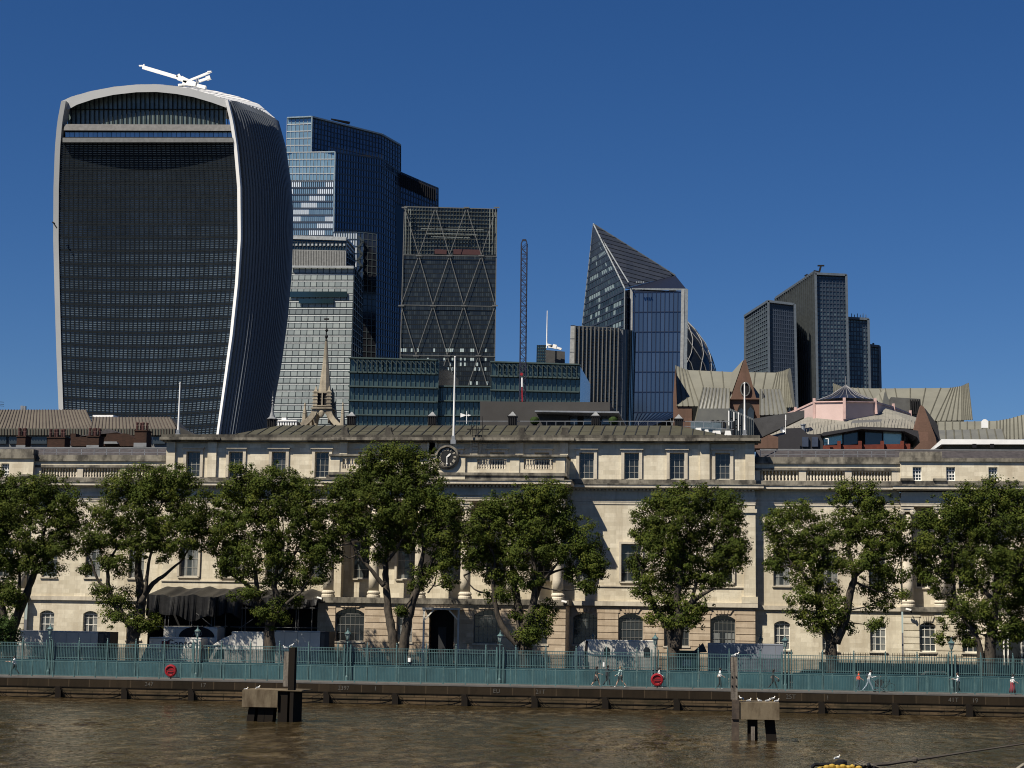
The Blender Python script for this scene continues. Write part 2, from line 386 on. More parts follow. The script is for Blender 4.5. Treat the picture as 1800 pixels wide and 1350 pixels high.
# lamps
frost = M('lantern_glass', (.30, .36, .34), .25, spec=.6)
def lamp(par, s=1.):
    ORG[par.name] = (0, 0, 0)
    mb = MB(); Z = lambda z: z
    mb.lathe(0, 0, [(.16, 0), (.16, .35), (.10, .5), (.075, .9), (.06, 2.6), (.05, 3.2), (.09, 3.24), (.05, 3.3), (.045, 3.52)], 10)
    mb.box(-.22, .22, -.02, .02, 3.3, 3.34); mb.out('lamp_column', tealp, par)
    g = MB(); g.lathe(0, 0, [(.11, 3.6), (.23, 4.02)], 6); lg = g.out('lantern', frost, par)
    f = MB(); f.lathe(0, 0, [(.12, 3.5), (.14, 3.6), (.02, 3.61)], 6)
    for k in range(6):
        a = 2*math.pi*k/6; f.bar((.115*math.cos(a), .115*math.sin(a), 3.59), (.24*math.cos(a), .24*math.sin(a), 4.03), .025)
    f.lathe(0, 0, [(.30, 4.02), (.28, 4.06), (.10, 4.22), (.08, 4.3), (.03, 4.34), (.045, 4.42), (.01, 4.52)], 6)
    f.out('lantern_cap', tealp, par)
LL = ['teal street lamp at the far left in front of the pale lorry', 'teal street lamp in front of the yellow edged van cab', 'teal street lamp just right of the dark tall mooring pile',
      'teal street lamp below the fifth plane tree trunk', 'teal street lamp at the right end of the long grey trailer', 'teal street lamp at the right end of the dark blue lorry body', 'teal street lamp near the right edge before the last plane tree']
for x, l in zip(lampx, LL):
    t_ = thing('street_lamp', l, 'street lamp', (x, 150.25, QZ), 'street lamps along the river walk'); lamp(t_)
    for sx in (-.28, .28):
        mb = MB(); mb.box(sx-.05, sx+.05, -.02, .08, 0, 3.1); mb.out('side_post', tealp, t_, local=True)
for px, l in ((1337, 'distant teal street lamp rising behind the dark blue lorry'), (1042, 'distant dark street lamp behind the roof of the grey trailer')):
    q = P(px, 1160, 166); t_ = thing('street_lamp', l, 'street lamp', (q.x, 166, QZ), 'street lamps in the yard'); lamp(t_)

# lifebuoys
def lifebuoy(px, py, l):
    q = P(px, py, 146.1); r_ = thing('lifebuoy_housing', l, 'lifebuoy', (q.x, 146.1, 1.75))
    mb = MB(); n = 24; z = 2.42
    for i in range(n):
        a0, a1 = 2*math.pi*i/n, 2*math.pi*(i+1)/n
        for (ra, ya), (rb, yb) in (((.30, -.05), (.38, -.14)), ((.38, -.14), (.47, -.12)), ((.47, -.12), (.52, .0)), ((.52, 0), (.52, .12))):
            mb.face([(ra*math.cos(a0), ya, z+ra*math.sin(a0)-1.75), (ra*math.cos(a1), ya, z+ra*math.sin(a1)-1.75), (rb*math.cos(a1), yb, z+rb*math.sin(a1)-1.75), (rb*math.cos(a0), yb, z+rb*math.sin(a0)-1.75)])
        mb.face([(0, -.03, z-1.75), (.30*math.cos(a1), -.05, z+.30*math.sin(a1)-1.75), (.30*math.cos(a0), -.05, z+.30*math.sin(a0)-1.75)])
        mb.face([(0, .12, z-1.75), (.52*math.cos(a0), .12, z+.52*math.sin(a0)-1.75), (.52*math.cos(a1), .12, z+.52*math.sin(a1)-1.75)])
    mb.out('ring_case', redp, r_, local=True)
    mb = MB(); mb.box(-.3, .3, -.17, -.15, .62, .74); mb.box(-.25, .25, -.155, -.13, .4, .44); mb.out('face_plate', M('dark_red', (.12, .01, .012), .5), r_, local=True)
    mb = MB(); mb.box(-.04, .04, .13, .19, -.02, 1.1); mb.out('post', blackm, r_, local=True)
lifebuoy(300, 1175, 'round red lifebuoy case on the railing left of centre')
lifebuoy(1155, 1188, 'round red lifebuoy case on the railing in front of the woman with dark hair')

# ------------------------------------------------------------------ the long classical stone building
ch = thing('customs_building', 'long pale stone classical building with columns, clock and green roof behind the trees', 'building', (-27, 172, QZ))
def arch_pts(x0, x1, z, rise, n=8):
    w_ = (x1-x0)/2; R = (w_*w_+rise*rise)/(2*rise); a = math.asin(w_/R)
    return [((x0+x1)/2+R*math.sin(-a+2*a*i/n), z-rise+R*math.cos(-a+2*a*i/n)-(R-rise)) for i in range(n+1)]
def wall(mb, Y, x0, x1, z0, z1, ops, dep=.35, m=0):
    """wall face with real openings (x0,x1,z0,z1,rise) and reveals"""
    xs = sorted({x0, x1, *[o[0] for o in ops], *[o[1] for o in ops]}); zs = sorted({z0, z1, *[o[2] for o in ops], *[o[3] for o in ops]})
    for i in range(len(xs)-1):
        run = None
        for j in range(len(zs)-1):
            cx, cz = (xs[i]+xs[i+1])/2, (zs[j]+zs[j+1])/2
            hole = any(o[0] < cx < o[1] and o[2] < cz < o[3] for o in ops)
            if hole or not (x0 < cx < x1 and z0 < cz < z1):
                if run is not None: mb.face([(xs[i], Y, run), (xs[i+1], Y, run), (xs[i+1], Y, zs[j]), (xs[i], Y, zs[j])], m)
                run = None
            elif run is None: run = zs[j]
        if run is not None: mb.face([(xs[i], Y, run), (xs[i+1], Y, run), (xs[i+1], Y, zs[-1]), (xs[i], Y, zs[-1])], m)
    for a, b, c, d, r in ops:
        Yb = Y+dep
        top = arch_pts(a, b, d, r) if r else [(a, d), (b, d)]
        for (p, q) in zip(top, top[1:]):
            if r: mb.face([(p[0], Y, p[1]), (q[0], Y, q[1]), (q[0], Y, d), (p[0], Y, d)], m)
            mb.face([(p[0], Y, p[1]), (p[0], Yb, p[1]), (q[0], Yb, q[1]), (q[0], Y, q[1])], m)
        mb.face([(a, Y, c), (a, Yb, c), (a, Yb, top[0][1]), (a, Y, top[0][1])], m)
        mb.face([(b, Yb, c), (b, Y, c), (b, Y, top[-1][1]), (b, Yb, top[-1][1])], m)
        mb.face([(a, Y, c), (b, Y, c), (b, Yb, c), (a, Yb, c)], m)
wh = rnd
def window(par, o, Y, nx, nz, surround=None, thick=.05, curtain=0, name='window', sillw=.14, frame=whitep, mid=True):
    a, b, c, d, r = o; g = MB()
    g.box(a-.02, b+.02, Y+.3, Y+.36, c, d+.02, c=wh.random()); w_ = g.out(name, glassd, par)
    f = MB(); yy = Y+.25
    f.box(a, a+.07, yy, yy+.06, c, d); f.box(b-.07, b, yy, yy+.06, c, d)
    f.box(a+.07, b-.07, yy, yy+.06, c, c+.1)
    f.box(a+.07, b-.07, yy, yy+.06, d-.08-(r or 0), d-(r or 0))
    for i in range(1, nx):
        x = a+(b-a)*i/nx; f.box(x-thick/2, x+thick/2, yy+.01, yy+.05, c+.1, d-.08)
    for j in range(1, nz):
        z = c+(d-c)*j/nz; t2 = thick*(1.8 if mid and j == nz//2 else 1); f.box(a+.07, b-.07, yy+.005, yy+.045, z-t2/2, z+t2/2)
    f.out('sash_frame', frame, w_)
    if curtain:
        k = MB(); h = (d-c)*curtain
        n = 10
        for s_ in ((a+.08, a+(b-a)*.38), (a+(b-a)*.6, b-.08)):
            for i in range(n):
                x = s_[0]+(s_[1]-s_[0])*i/n; k.box(x, x+(s_[1]-s_[0])/n*.8, yy+.048, yy+.05, c+.1, c+.1+h-(.2*i if h > 2 and s_[0] == a+.08 else 0)*.3)
        k.out('net_curtain', curtain_m, w_)
    if sillw:
        k = MB(); k.box(a-.12, b+.12, Y-.14, Y+.24, c-sillw, c-.003); k.out('sill', trim, w_)
    if surround:
        k = MB(); s_ = surround
        k.box(a-s_, a-.003, Y-.17, Y+.1, c-.0, d+s_); k.box(b+.003, b+s_, Y-.17, Y+.1, c-.0, d+s_); k.box(a-.003, b+.003, Y-.17, Y+.1, d, d+s_)
        if s_ > .25: k.box(a-s_-.12, b+s_+.12, Y-.34, Y+.08, d+s_, d+s_+.13)
        k.out('surround', trim, w_)
def rust(mb, Y, x0, x1, z0, z1, ops, step=.62, gap=.07, pr=.07):
    """rusticated courses standing proud of the wall, with wedge stones over arches"""
    z = z0
    while z < z1-.1:
        zt = min(z+step-gap, z1)
        segs = [(x0, x1)]
        for a, b, c, d, r in ops:
            if zt > c and z < d+.05:
                g_ = .03
                segs = [q for s_ in segs for q in (((s_[0], min(s_[1], a-g_)), (max(s_[0], b+g_), s_[1])) if (s_[0] < b and s_[1] > a) else (s_,)) if q[1]-q[0] > .05]
            elif z >= d+.05 and z < d+.65 and r:
                segs = [q for s_ in segs for q in (((s_[0], min(s_[1], a+.1)), (max(s_[0], b-.1), s_[1])) if (s_[0] < b and s_[1] > a) else (s_,)) if q[1]-q[0] > .05]
        for s_ in segs: mb.box(s_[0], s_[1], Y-pr, Y+.02, z, zt)
        z += step
    for a, b, c, d, r in ops:
        if not r: continue
        cx = (a+b)/2; n = 5
        for i in range(n):
            u0, u1 = (i-n/2)/n, (i+1-n/2)/n; wb = (b-a)*.62; wt = wb*1.45
            if d+.12 >= z1: continue
            ht = min(z1, d+.62)
            mb.prism([(cx+u0*wb+.03, d+.1), (cx+u1*wb-.03, d+.1), (cx+u1*wt-.03, ht), (cx+u0*wt+.03, ht)], Y-pr-.03, Y+.02)
def entab(x0, x1, Y, Yb, par, fascia_m=None, dent=True):
    """main cornice, frieze and architrave of one section"""
    k = MB()
    k.box(x0-.06, x1+.06, Y-.06, Yb, 18.50, 18.72); k.box(x0-.10, x1+.10, Y-.10, Yb, 18.74, 19.0); k.box(x0-.17, x1+.17, Y-.17, Yb, 19.0, 19.26)
    k.box(x0-.01, x1+.01, Y-.01, Yb, 19.26, 19.86); k.out('architrave', trim, par)
    k = MB()
    if dent:
        n = int((x1-x0)/.36)
        for i in range(n): x = x0+(x1-x0)*(i+.5)/n; k.box(x-.1, x+.1, Y-.32, Y, 19.80, 19.98)
        k.out('dentil_course', trim, par)
    k = MB(); k.box(x0-.45, x1+.45, Y-.45, Yb, 19.98, 20.08); k.box(x0-.85, x1+.85, Y-.85, Yb, 20.08, 20.36); k.out('cornice', trim, par)
    k = MB(); k.box(x0-.92, x1+.92, Y-.92, Yb, 20.36, 20.48); k.box(x0-.12, x1+.12, Y-.12, Yb, 20.48, 20.92); k.out('blocking_course', dirty, par)
YM, YW, YPo = 172.0, 172.7, 168.0
BX = [-53.72+4.42*i for i in range(13)]
XL, XR = -56.5, 2.4
at_ops = [(x-.72, x+.72, 20.98, 23.55, 0) for x in BX]
pi_ops = [(x-.95, x+.95, 11.0, 14.65, 0) for x in BX]
gf_ops = [(x-1.18, x+1.18, 4.9, 7.92, .42) for x in BX]
mb = MB()
wall(mb, YM, XL, XR, 9.1, 18.5, pi_ops); wall(mb, YM+.15, XL, XR, 18.5, 24.65, at_ops)
mb.box(XL, XL+.3, YM+.2, YM+14, 1.5, 24.6); mb.box(XR-.3, XR, YM+.2, YM+14, 1.5, 24.6); mb.box(XL+.3, XR-.3, YM+13.7, YM+14, 1.5, 24.6)
mb.out('main_wall', stone, ch)
for a, b, ops in ((XL, -39.47, gf_ops[:4]), (-15.47, XR, gf_ops[9:])):
    mb = MB(); wall(mb, YM, a, b, 1.5, 9.1, ops); rust(mb, YM, a, b, 1.8, 8.6, ops); mb.out('rusticated_base', stone2, ch)
mb = MB()
for a, b in ((XL-.25, -39.5), (-15.4, XR+.25)): mb.box(a, b, YM-.28, YM+.1, 8.66, 9.1)
for a, b in ((XL, -39), (-16, XR)): mb.box(a, b, YM-.1, YM+.02, 10.5, 10.62)
mb.out('string_course', trim, ch)
entab(XL, -39.1, YM, YM+1.2, ch); entab(-15.3, XR, YM, YM+1.2, ch)
# projecting end bays of the attic, pilasters, roof cornice
for x0_, x1_ in [q for a, b in ((XL, -51.3), (-2.85, XR)) for q in ((a, a+.9), (b-.9, b))]+[(x-.4, x+.4) for x in (BX[3]+2.2, BX[4]+2.2, BX[5]+2.2, BX[6]-2.0, BX[6]+2.1, BX[7]+2.2, BX[8]+2.2)]:
    mb = MB(); mb.box(x0_, x1_, YM-.12, YM+.14, 20.95, 24.5); mb.out('pilaster', stone, ch)
mb = MB(); mb.box(XR-1.1, XR+.05, YM-.18, YM+.3, 9.1, 18.1); mb.box(XR-1.25, XR+.2, YM-.32, YM+.3, 17.75, 18.1); mb.box(XR-1.3, XR+.25, YM-.3, YM+.3, 9.1, 9.7); mb.out('pilaster', stone, ch)
mb = MB(); mb.box(XL-.35, XR+.35, YM-.35, YM+1.5, 24.5, 24.64); mb.box(XL-.62, XR+.62, YM-.62, YM+1.5, 24.64, 24.92)
for a, b in ((XL, -51.3), (-38.9, -15.6), (-2.85, XR)): mb.box(a-.5, b+.5, YM-.85, YM-.6, 24.66, 24.94)
mb.out('roof_cornice', dirty, ch)
mb = MB(); mb.box(XL-.5, XR+.5, YM-.4, YM+1.2, 24.925, 25.25)
for px in (606, 683, 917, 993):
    x = PX(px, 172, 765); mb.prism([(x-.5, 25.25), (x+.5, 25.25), (x+.3, 25.6), (x+.3, 26.0), (x-.3, 26.0), (x-.3, 25.6)], YM-.2, YM+.4)
mb.out('parapet', sooty, ch)
for i, o in enumerate(at_ops): window(ch, o, YM+.15, 3, 4, surround=.3, sillw=0, curtain=0, mid=False, thick=.028, frame=frame_d)
for i, o in enumerate(pi_ops): window(ch, o, YM, 3, 4, surround=.22, thick=.028, frame=frame_d, curtain=(.75 if i in (9, 5, 6, 0) else 0))
for i, o in enumerate(gf_ops):
    if 3 < i < 9: continue
    window(ch, o, YM, 6, 4, thick=.035, frame=frame_k, name='arched_window', curtain=(.4 if i == 12 else 0))
# roof
rz = PZ(748, 180, 900)
eL, eR = XL+1.5, XR+.2
rL, rR = PX(492, 180, 747), PX(1190, 180, 748)
ez = 25.2
mb = MB()
A, B, Cc, D = (eL+4, YM+1.0, ez), (eR-2, YM+1.0, ez), (rR, 180, rz), (rL, 180, rz)
A2, B2 = (eL+4, 188, ez), (eR-2, 188, ez)
mb.face([A, B, Cc, D]); mb.face([B2, A2, D, Cc]); mb.face([B, B2, Cc]); mb.face([A2, A, D])
roof = mb.out('roof', green_roof, ch)
mb = MB(); x = eL+5
while x < eR-2.5:
    t1 = 1.0
    if x < rL: t1 = (x-A[0])/(rL-A[0])
    if x > rR: t1 = (B[0]-x)/(B[0]-rR)
    yb = A[1]+(180-A[1])*t1; zb = ez+(rz-ez)*t1
    if t1 > .08: mb.bar((x, A[1], ez+.03), (x, yb, zb+.03), .07, .1)
    x += 1.13
mb.bar((A[0]+6, 176, ez+(rz-ez)*.42), (B[0]-6, 176, ez+(rz-ez)*.42), .05, .1); mb.out('roof_seams', seam_m, roof)
for k, px in enumerate((478, 618, 760, 901, 1047, 1193)):
    q = P(px, 746, 180.5); z = q.z if 0 < k < 5 else q.z-.3; x = q.x
    v = MB(); v.box(x-.42, x+.42, 180.1, 180.9, z-.3, z+.75)
    v.box(x-.5, x+.5, 180.0, 181.0, z+.75, z+.86)
    for i in range(4): v.box(x-.36+i*.2, x-.28+i*.2, 180.03, 180.12, z, z+.7)
    o = v.out('roof_ventilator', blackm, roof)
    v = MB(); v.lathe(x, 180.5, [(.62, z+.86), (.3, z+1.1), (.12, z+1.28), (.02, z+1.34)], 4 if k else 8, a0=math.pi/4)
    if k == 0: v.lathe(x, 180.5, [(.3, z+1.1), (.16, z+1.6), (.06, z+2.4), (.12, z+2.5), (.04, z+2.65), (.13, z+2.8), (.03, z+2.95), (.1, z+3.1), (.015, z+3.3), (.015, z+3.9)], 8)
    v.out('ventilator_cap', lead, roof)
mb = MB()
for i in range(21):
    x = PX(960, 180, 748)+i*.95; mb.box(x-.02, x+.02, 180.6, 180.64, rz-.2, rz+.55)
mb.box(PX(800, 180, 748), PX(960, 180, 748)+19.2, 180.6, 180.66, rz+.5, rz+.56); mb.out('ridge_railing', chrome, roof)
# portico
PL, PR = -39.47, -15.47
colx = [-38.66+4.47*i for i in range(6)]
pg = [(-37.7, -34.9, 4.9, 8.05, .5), (-31.7, -30.2, 4.9, 7.9, .3), (PX(755, 168, 1100), PX(798, 168, 1100), 1.7, 8.05, .5), (PX(833, 168, 1100), PX(880, 168, 1100), 4.9, 8.05, .5), (-19.0, -17.2, 4.9, 7.9, .3)]
mb = MB(); wall(mb, YPo, PL, PR, 1.5, 8.55, pg); mb.box(PL, PL+.3, YPo+.02, YM, 1.5, 8.55); mb.box(PR-.3, PR, YPo+.02, YM, 1.5, 8.55); rust(mb, YPo, PL, PR, 1.8, 8.5, pg)
mb.box(PR-.02, PR+.05, YPo, YM, 1.8, 8.5); mb.out('portico_base', stone2, ch)
mb = MB(); mb.box(PL-.28, PR+.28, YPo-.28, YM+.05, 8.56, 9.1); mb.out('portico_string_course', dirty, ch)
for i, o in enumerate(pg):
    if i == 2:
        d = MB(); d.box(o[0], o[1], YPo+.9, YPo+1, 1.7, 8.1); dr = d.out('entrance_door', dark_in, ch)
        d = MB(); d.box(o[0]+.7, o[0]+1.5, YPo+.8, YPo+.88, 1.7, 6.4); d.out('door_leaf', M('grey_door', (.02, .022, .025), .7), dr)
    else: window(ch, o, YPo, 6 if o[1]-o[0] > 2 else 3, 4, thick=.035, frame=frame_k, name='arched_window', curtain=(.5 if i == 1 else 0))
for x in colx:
    mb = MB(); r0, r1 = .50, .43
    mb.lathe(x, 168.72, [(r0, 9.75), (r0, 11), (r0*.97, 13), (r1, 17.7)], 20); c_ = mb.out('column', trim, ch, smooth=True)
    mb = MB(); mb.lathe(x, 168.72, [(.66, 9.1), (.66, 9.3), (.56, 9.4), (.64, 9.5), (.64, 9.6), (.51, 9.76)], 20); mb.out('column_base', trim, c_)
    mb = MB(); mb.box(x-.6, x+.6, 168.12, 169.32, 18.2, 18.38)
    mb.box(x-.5, x+.5, 168.2, 169.2, 17.95, 18.2)
    for s_ in (-.5, .5):
        b0 = len(mb.v); mb.lathe(0, 0, [(.20, 0), (.25, .02), (.25, .98), (.20, 1.0)], 12)
        for i in range(b0, len(mb.v)):
            a_, b__, z_ = mb.v[i]; mb.v[i] = (x+s_+a_, 168.18+z_, 17.98+b__)
    mb.lathe(x, 168.72, [(r1, 17.6), (r1+.07, 17.7), (r1+.07, 17.9)], 16); mb.out('capital', trim, c_)
entab(-38.95, -15.9, YPo+.25, YM+.1, ch)
for s_ in (colx[0]-.1, colx[-1]+.1):
    mb = MB(); mb.box(s_-.5+(.35 if s_ < -30 else -.35), s_+.5+(.35 if s_ < -30 else -.35), YM-1.2, YM-.02, 9.1, 18.45); mb.out('portico_pilaster', stone, ch)
# portico parapet with balusters and the clock
def baluster_mb():
    mb = MB(); mb.lathe(0, 0, [(.11, 0), (.11, .08), (.05, .12), (.12, .34), (.10, .42), (.045, .62), (.06, .78), (.10, .82), (.10, .94)], 8)
    return mb
bproto = []
def balusters(par, x0, x1, Y, z, n):
    for i in range(n):
        if not bproto:
            o = baluster_mb().out('baluster', trim, par, local=True, smooth=True); bproto.append(o)
        else:
            o = bproto[0].copy(); COL.objects.link(o); o.parent = par
        og = ORG[par.name]; o.location = (x0+(x1-x0)*(i+.5)/n-og[0], Y-og[1], z-og[2])
PX0, PX1, YP = -38.75, -15.6, 168.3
panels = [(839, 890), (921, 972), (602, 650), (684, 735)]
pp = [(PX(a, YP, 815), PX(b, YP, 815)) for a, b in panels]
mb = MB(); wall(mb, YP, PX0, PX1, 20.9, 22.75, [(a, b, 21.55, 22.55, 0) for a, b in pp], dep=.3)
wall(mb, YP+.35, PX0, PX1, 20.9, 22.75, [(a, b, 21.55, 22.55, 0) for a, b in pp], dep=.1)
mb.box(PX0, PX0+.3, YP+.02, YM, 20.9, 22.75); mb.box(PX1-.3, PX1, YP+.02, YM, 20.9, 22.75)
cxl = -27.13
mb.box(cxl-1.75, cxl+1.75, YP-.22, YP-.01, 20.5, 22.7)
for x in (PX(579+8, YP), PX(660, YP, 815)+1.0, PX(905, YP, 815), PX(985, YP, 815)): mb.box(x-.45, x+.45, YP-.1, YP-.008, 20.95, 22.72)
par_ = mb.out('portico_parapet', stone, ch)
mb = MB(); mb.box(PX0-.12, PX1+.12, YP-.32, YP+.5, 22.76, 22.95); mb.box(PX1-.4, PX1+.12, YP+.5, YM, 22.76, 22.95); mb.box(PX0-.12, PX0+.4, YP+.5, YM, 22.76, 22.95); mb.box(PX0-.1, PX1+.1, YP-.3, YP-.02, 20.93, 21.2); mb.out('parapet_coping', dirty, ch)
for (a, b), n in zip(pp, (11, 11, 10, 10)): balusters(par_, a, b, YP+.2, 21.56, n)
cy_, cz_ = 168.0, 22.67
def ringface(mb, r0, r1, ya, yb, n=40):
    for i in range(n):
        a0, a1 = 2*math.pi*i/n, 2*math.pi*(i+1)/n
        mb.face([(cxl+r0*math.cos(a0), ya, cz_+r0*math.sin(a0)), (cxl+r0*math.cos(a1), ya, cz_+r0*math.sin(a1)), (cxl+r1*math.cos(a1), yb, cz_+r1*math.sin(a1)), (cxl+r1*math.cos(a0), yb, cz_+r1*math.sin(a0))])
mb = MB(); ringface(mb, .001, .95, cy_-.12, cy_-.12); clk = mb.out('clock', M('black_clock_dial', (.012, .012, .012), .5), ch)
mb = MB(); ringface(mb, .93, .97, cy_-.12, cy_-.3); ringface(mb, .97, 1.14, cy_-.3, cy_-.2); ringface(mb, 1.14, 1.2, cy_-.2, cy_+.1); ringface(mb, 1.2, 1.2, cy_+.1, cy_+.6); mb.out('clock_surround', dirty, clk)
cream = M('clock_numerals', (.72, .66, .54), .6)
for i, s_ in enumerate(('XII', 'I', 'II', 'III', 'IIII', 'V', 'VI', 'VII', 'VIII', 'IX', 'X', 'XI')):
    a = 2*math.pi*i/12
    put_text('numeral', s_, .36, (cxl+.74*math.sin(a), cy_-.14, cz_+.74*math.cos(a)), cream, clk, rot=a, sx=.8)
hm = M('white_clock_hands', (.85, .84, .8), .5)
mb = MB(); a = R_(45); e = Vector((math.sin(a), 0, math.cos(a))); c0 = Vector((cxl, cy_-.17, cz_)); mb.bar(c0-e*.05, c0+e*.48, .02, .12); mb.bar(c0+e*.12, c0+e*.38, .03, .17); mb.out('hour_hand', hm, clk)
mb = MB(); a = R_(180); e = Vector((math.sin(a), 0, math.cos(a))); c0.y -= .05; mb.bar(c0-e*.08, c0+e*.72, .02, .075); mb.bar(c0+e*.58, c0+e*.68, .03, .15); mb.out('minute_hand', hm, clk)
# roof access ladder and gantry by the clock
mb = MB(); q = P(838, 800, 171.2)
for dx in (-.5, .1): mb.bar((q.x+dx, 171.3, 22.5), (q.x+dx, 171.3, 26.0), .05)
for i in range(12): mb.bar((q.x-.5, 171.3, 22.7+i*.27), (q.x+.1, 171.3, 22.7+i*.27), .035)
for dx in (.5, 1.0, 1.5, 2.0):
    mb.bar((q.x+dx, 171.3, 22.9), (q.x+dx, 171.3, 24.3), .04)
mb.bar((q.x+.3, 171.3, 24.3), (q.x+2.2, 171.3, 24.3), .05); mb.bar((q.x-1.2, 172.5, 25.9), (q.x+1.0, 172.5, 25.9), .1)
for dx in (-.9, -.3, .4): mb.bar((q.x+dx, 172.5, 25.2), (q.x+dx*.7, 172.5, 27.2), .06)
mb.out('roof_ladder', blackm, ch)

# wings and pavilions
def wing(xa, xb, wins, nmb):
    mb = MB(); po = [(x-.8, x+.8, 10.8, 14.3, 0) for x in wins]; go = [(x-.75, x+.75, 4.7, 7.45, .28) for x in wins]
    wall(mb, YW, xa, xb, 1.5, 20.4, po+go); mb.out('wing_wall', stone, ch)
    mb = MB(); mb.box(xa, xb, YW-.2, YW+.05, 8.5, 8.9); mb.out('wing_string_course', trim, ch)
    for o in po: window(ch, o, YW, 3, 4, thick=.028, frame=frame_d, curtain=.8 if rnd.random() < .5 else 0)
    for o in go: window(ch, o, YW, 3, 4, name='arched_window', curtain=.9, thick=.045)
    entab(xa, xb, YW, YW+1.3, ch, dent=False)
def wing_top(xa, xb, pan):
    mb = MB(); ops = [(a, b, 20.96, 21.9, 0) for a, b, n in pan]
    wall(mb, YW+.1, xa, xb, 20.92, 21.95, ops, dep=.35); bw = mb.out('balustrade', trim, ch)
    mb = MB(); mb.box(xa, xb, YW+.0, YW+.5, 21.96, 22.2); mb.out('balustrade_rail', dirty, ch)
    for a, b, n in pan: balusters(bw, a, b, YW+.32, 20.96, n)
    mb = MB(); mb.box(xa, xb, YW+1.2, YW+1.6, 20.4, 22.2); mb.box(xa, xb, YW+.12, YW+1.6, 22.203, 22.6); mb.out('wing_attic_wall', stone, ch)
    mb = MB(); mb.box(xa, xb, YW-.05, YW+1.7, 22.603, 22.8); mb.box(xa, xb, YW+.05, YW+1.7, 22.803, 23.25); mb.out('wing_attic_coping', dirty, ch)
wing(2.4, 16.2, [4.95, 9.5, 14.0], 'r')
wing_top(2.45, 16.3, [(2.95, 6.65, 11), (7.35, 11.05, 12), (11.7, 15.5, 13)])
wing(-70.6, -56.5, [-68.5, -63.95, -59.4], 'l')
wing_top(-70.6, -56.5, [(-69.95, -66.1, 13), (-65.5, -61.6, 13), (-61.0, -57.0, 13)])
def pavilion(xa, xb, cols, aw, gw, side):
    Y = 172.0
    go = [(x-.75, x+.75, 4.75, 7.5, .28) for x in gw]
    mb = MB(); wall(mb, Y, xa, xb, 1.5, 8.5, go); rust(mb, Y, xa, xb, 1.8, 8.3, go); mb.out('pavilion_base', stone, ch)
    mb = MB(); mb.box(xa-.2, xb+.2, Y-.25, Y+2, 8.5, 8.95); mb.out('pavilion_string_course', dirty, ch)
    po = [(x-.8, x+.8, 10.8, 14.6, 0) for x in gw]
    mb = MB(); wall(mb, Y+1.6, xa, xb, 8.9, 18.6, po); mb.box(xa, xa+.3, Y+.9, Y+1.7, 8.9, 18.6); mb.box(xb-.3, xb, Y+.9, Y+1.7, 8.9, 18.6); mb.out('pavilion_wall', stone, ch)
    for o in po: window(ch, o, Y+1.6, 3, 4)
    for o in go: window(ch, o, Y, 3, 4, name='arched_window', thick=.05)
    for x in cols:
        mb = MB(); mb.lathe(x, Y+.6, [(.5, 9.6), (.5, 11), (.42, 17.7)], 20); c_ = mb.out('column', trim, ch, smooth=True)
        mb = MB(); mb.lathe(x, Y+.6, [(.66, 8.95), (.66, 9.15), (.56, 9.25), (.64, 9.35), (.64, 9.45), (.51, 9.61)], 20); mb.out('column_base', trim, c_)
        mb = MB(); mb.box(x-.6, x+.6, Y, Y+1.2, 18.25, 18.45); mb.box(x-.5, x+.5, Y+.08, Y+1.1, 17.98, 18.25)
        for s_ in (-.5, .5):
            b0 = len(mb.v); mb.lathe(0, 0, [(.04, -.03), (.10, -.03), (.14, 0), (.2, 0), (.28, .03), (.28, .98), (.20, 1.0)], 14)
            for i in range(b0, len(mb.v)):
                a_, b__, z_ = mb.v[i]; mb.v[i] = (x+s_+a_, Y+.04+z_, 17.98+b__)
        mb.out('capital', trim, c_)
    entab(xa, xb, Y, Y+2, ch, dent=False)
    ao = [(x-.42, x+.42, 20.96, 22.3, 0) for x in aw]
    mb = MB(); wall(mb, Y+.3, xa, xb, 20.4, 22.8, ao, dep=.3)
    xx = xa if side > 0 else xb-.3; mb.box(xx, xx+.3, Y+.66, Y+4, 20.4, 22.8); mb.out('pavilion_attic', stone, ch)
    for o in ao: window(ch, o, Y+.3, 3, 4, sillw=0, frame=whitem)
    mb = MB(); mb.box(xa-.1, xb+.1, Y+.1, Y+1.5, 22.8, 23.15)
    if side > 0: mb.box(xa, xa+3.9, Y+.15, Y+1.5, 23.15, 23.75)
    else: mb.box(xb-4, xb, Y+.15, Y+1.5, 23.15, 23.75)
    for x in cols: mb.box(x-.6, x+.6, Y-.3, Y+.3, 20.93, 21.15)
    mb.out('pavilion_coping', dirty, ch)
pavilion(16.3, 42, [16.85, 19.9, 24.4, 28.9, 33], [17.85, 21.0, 24.95, 29, 33], [18.55, 22.5, 27, 31.5], 1)
pavilion(-96, -70.6, [-71.3, -75.8, -80.3], [-73.6, -78], [-73.6, -78], -1)
# wing roofs
for xa, xb in ((2.6, 42), (-96, -56.6)):
    mb = MB(); mb.hexa([(xa, 174.6, 23.0), (xb, 174.6, 23.0), (xb, 190, 23.0), (xa, 190, 23.0), (xa, 177, 24.35), (xb, 177, 24.35), (xb, 190, 24.35), (xa, 190, 24.35)])
    wr = mb.out('wing_roof', slate, ch); mb = MB(); mb.box(xa+.4, xb-.4, 176.95, 177.3, 24.36, 24.46); mb.out('roof_flashing', lead, wr)
def roofrail(xa, xb, lab):
    mb = MB(); x = xa
    while x < xb: mb.box(x-.025, x+.025, 174.9, 174.95, 23.05, 24.1); x += 1.35
    for z in (23.7, 24.08): mb.box(xa, xb, 174.9, 174.95, z, z+.03)
    mb.out('roof_railing', chrome, ch)
roofrail(3, 16, ''); roofrail(-76, -56.7, '')
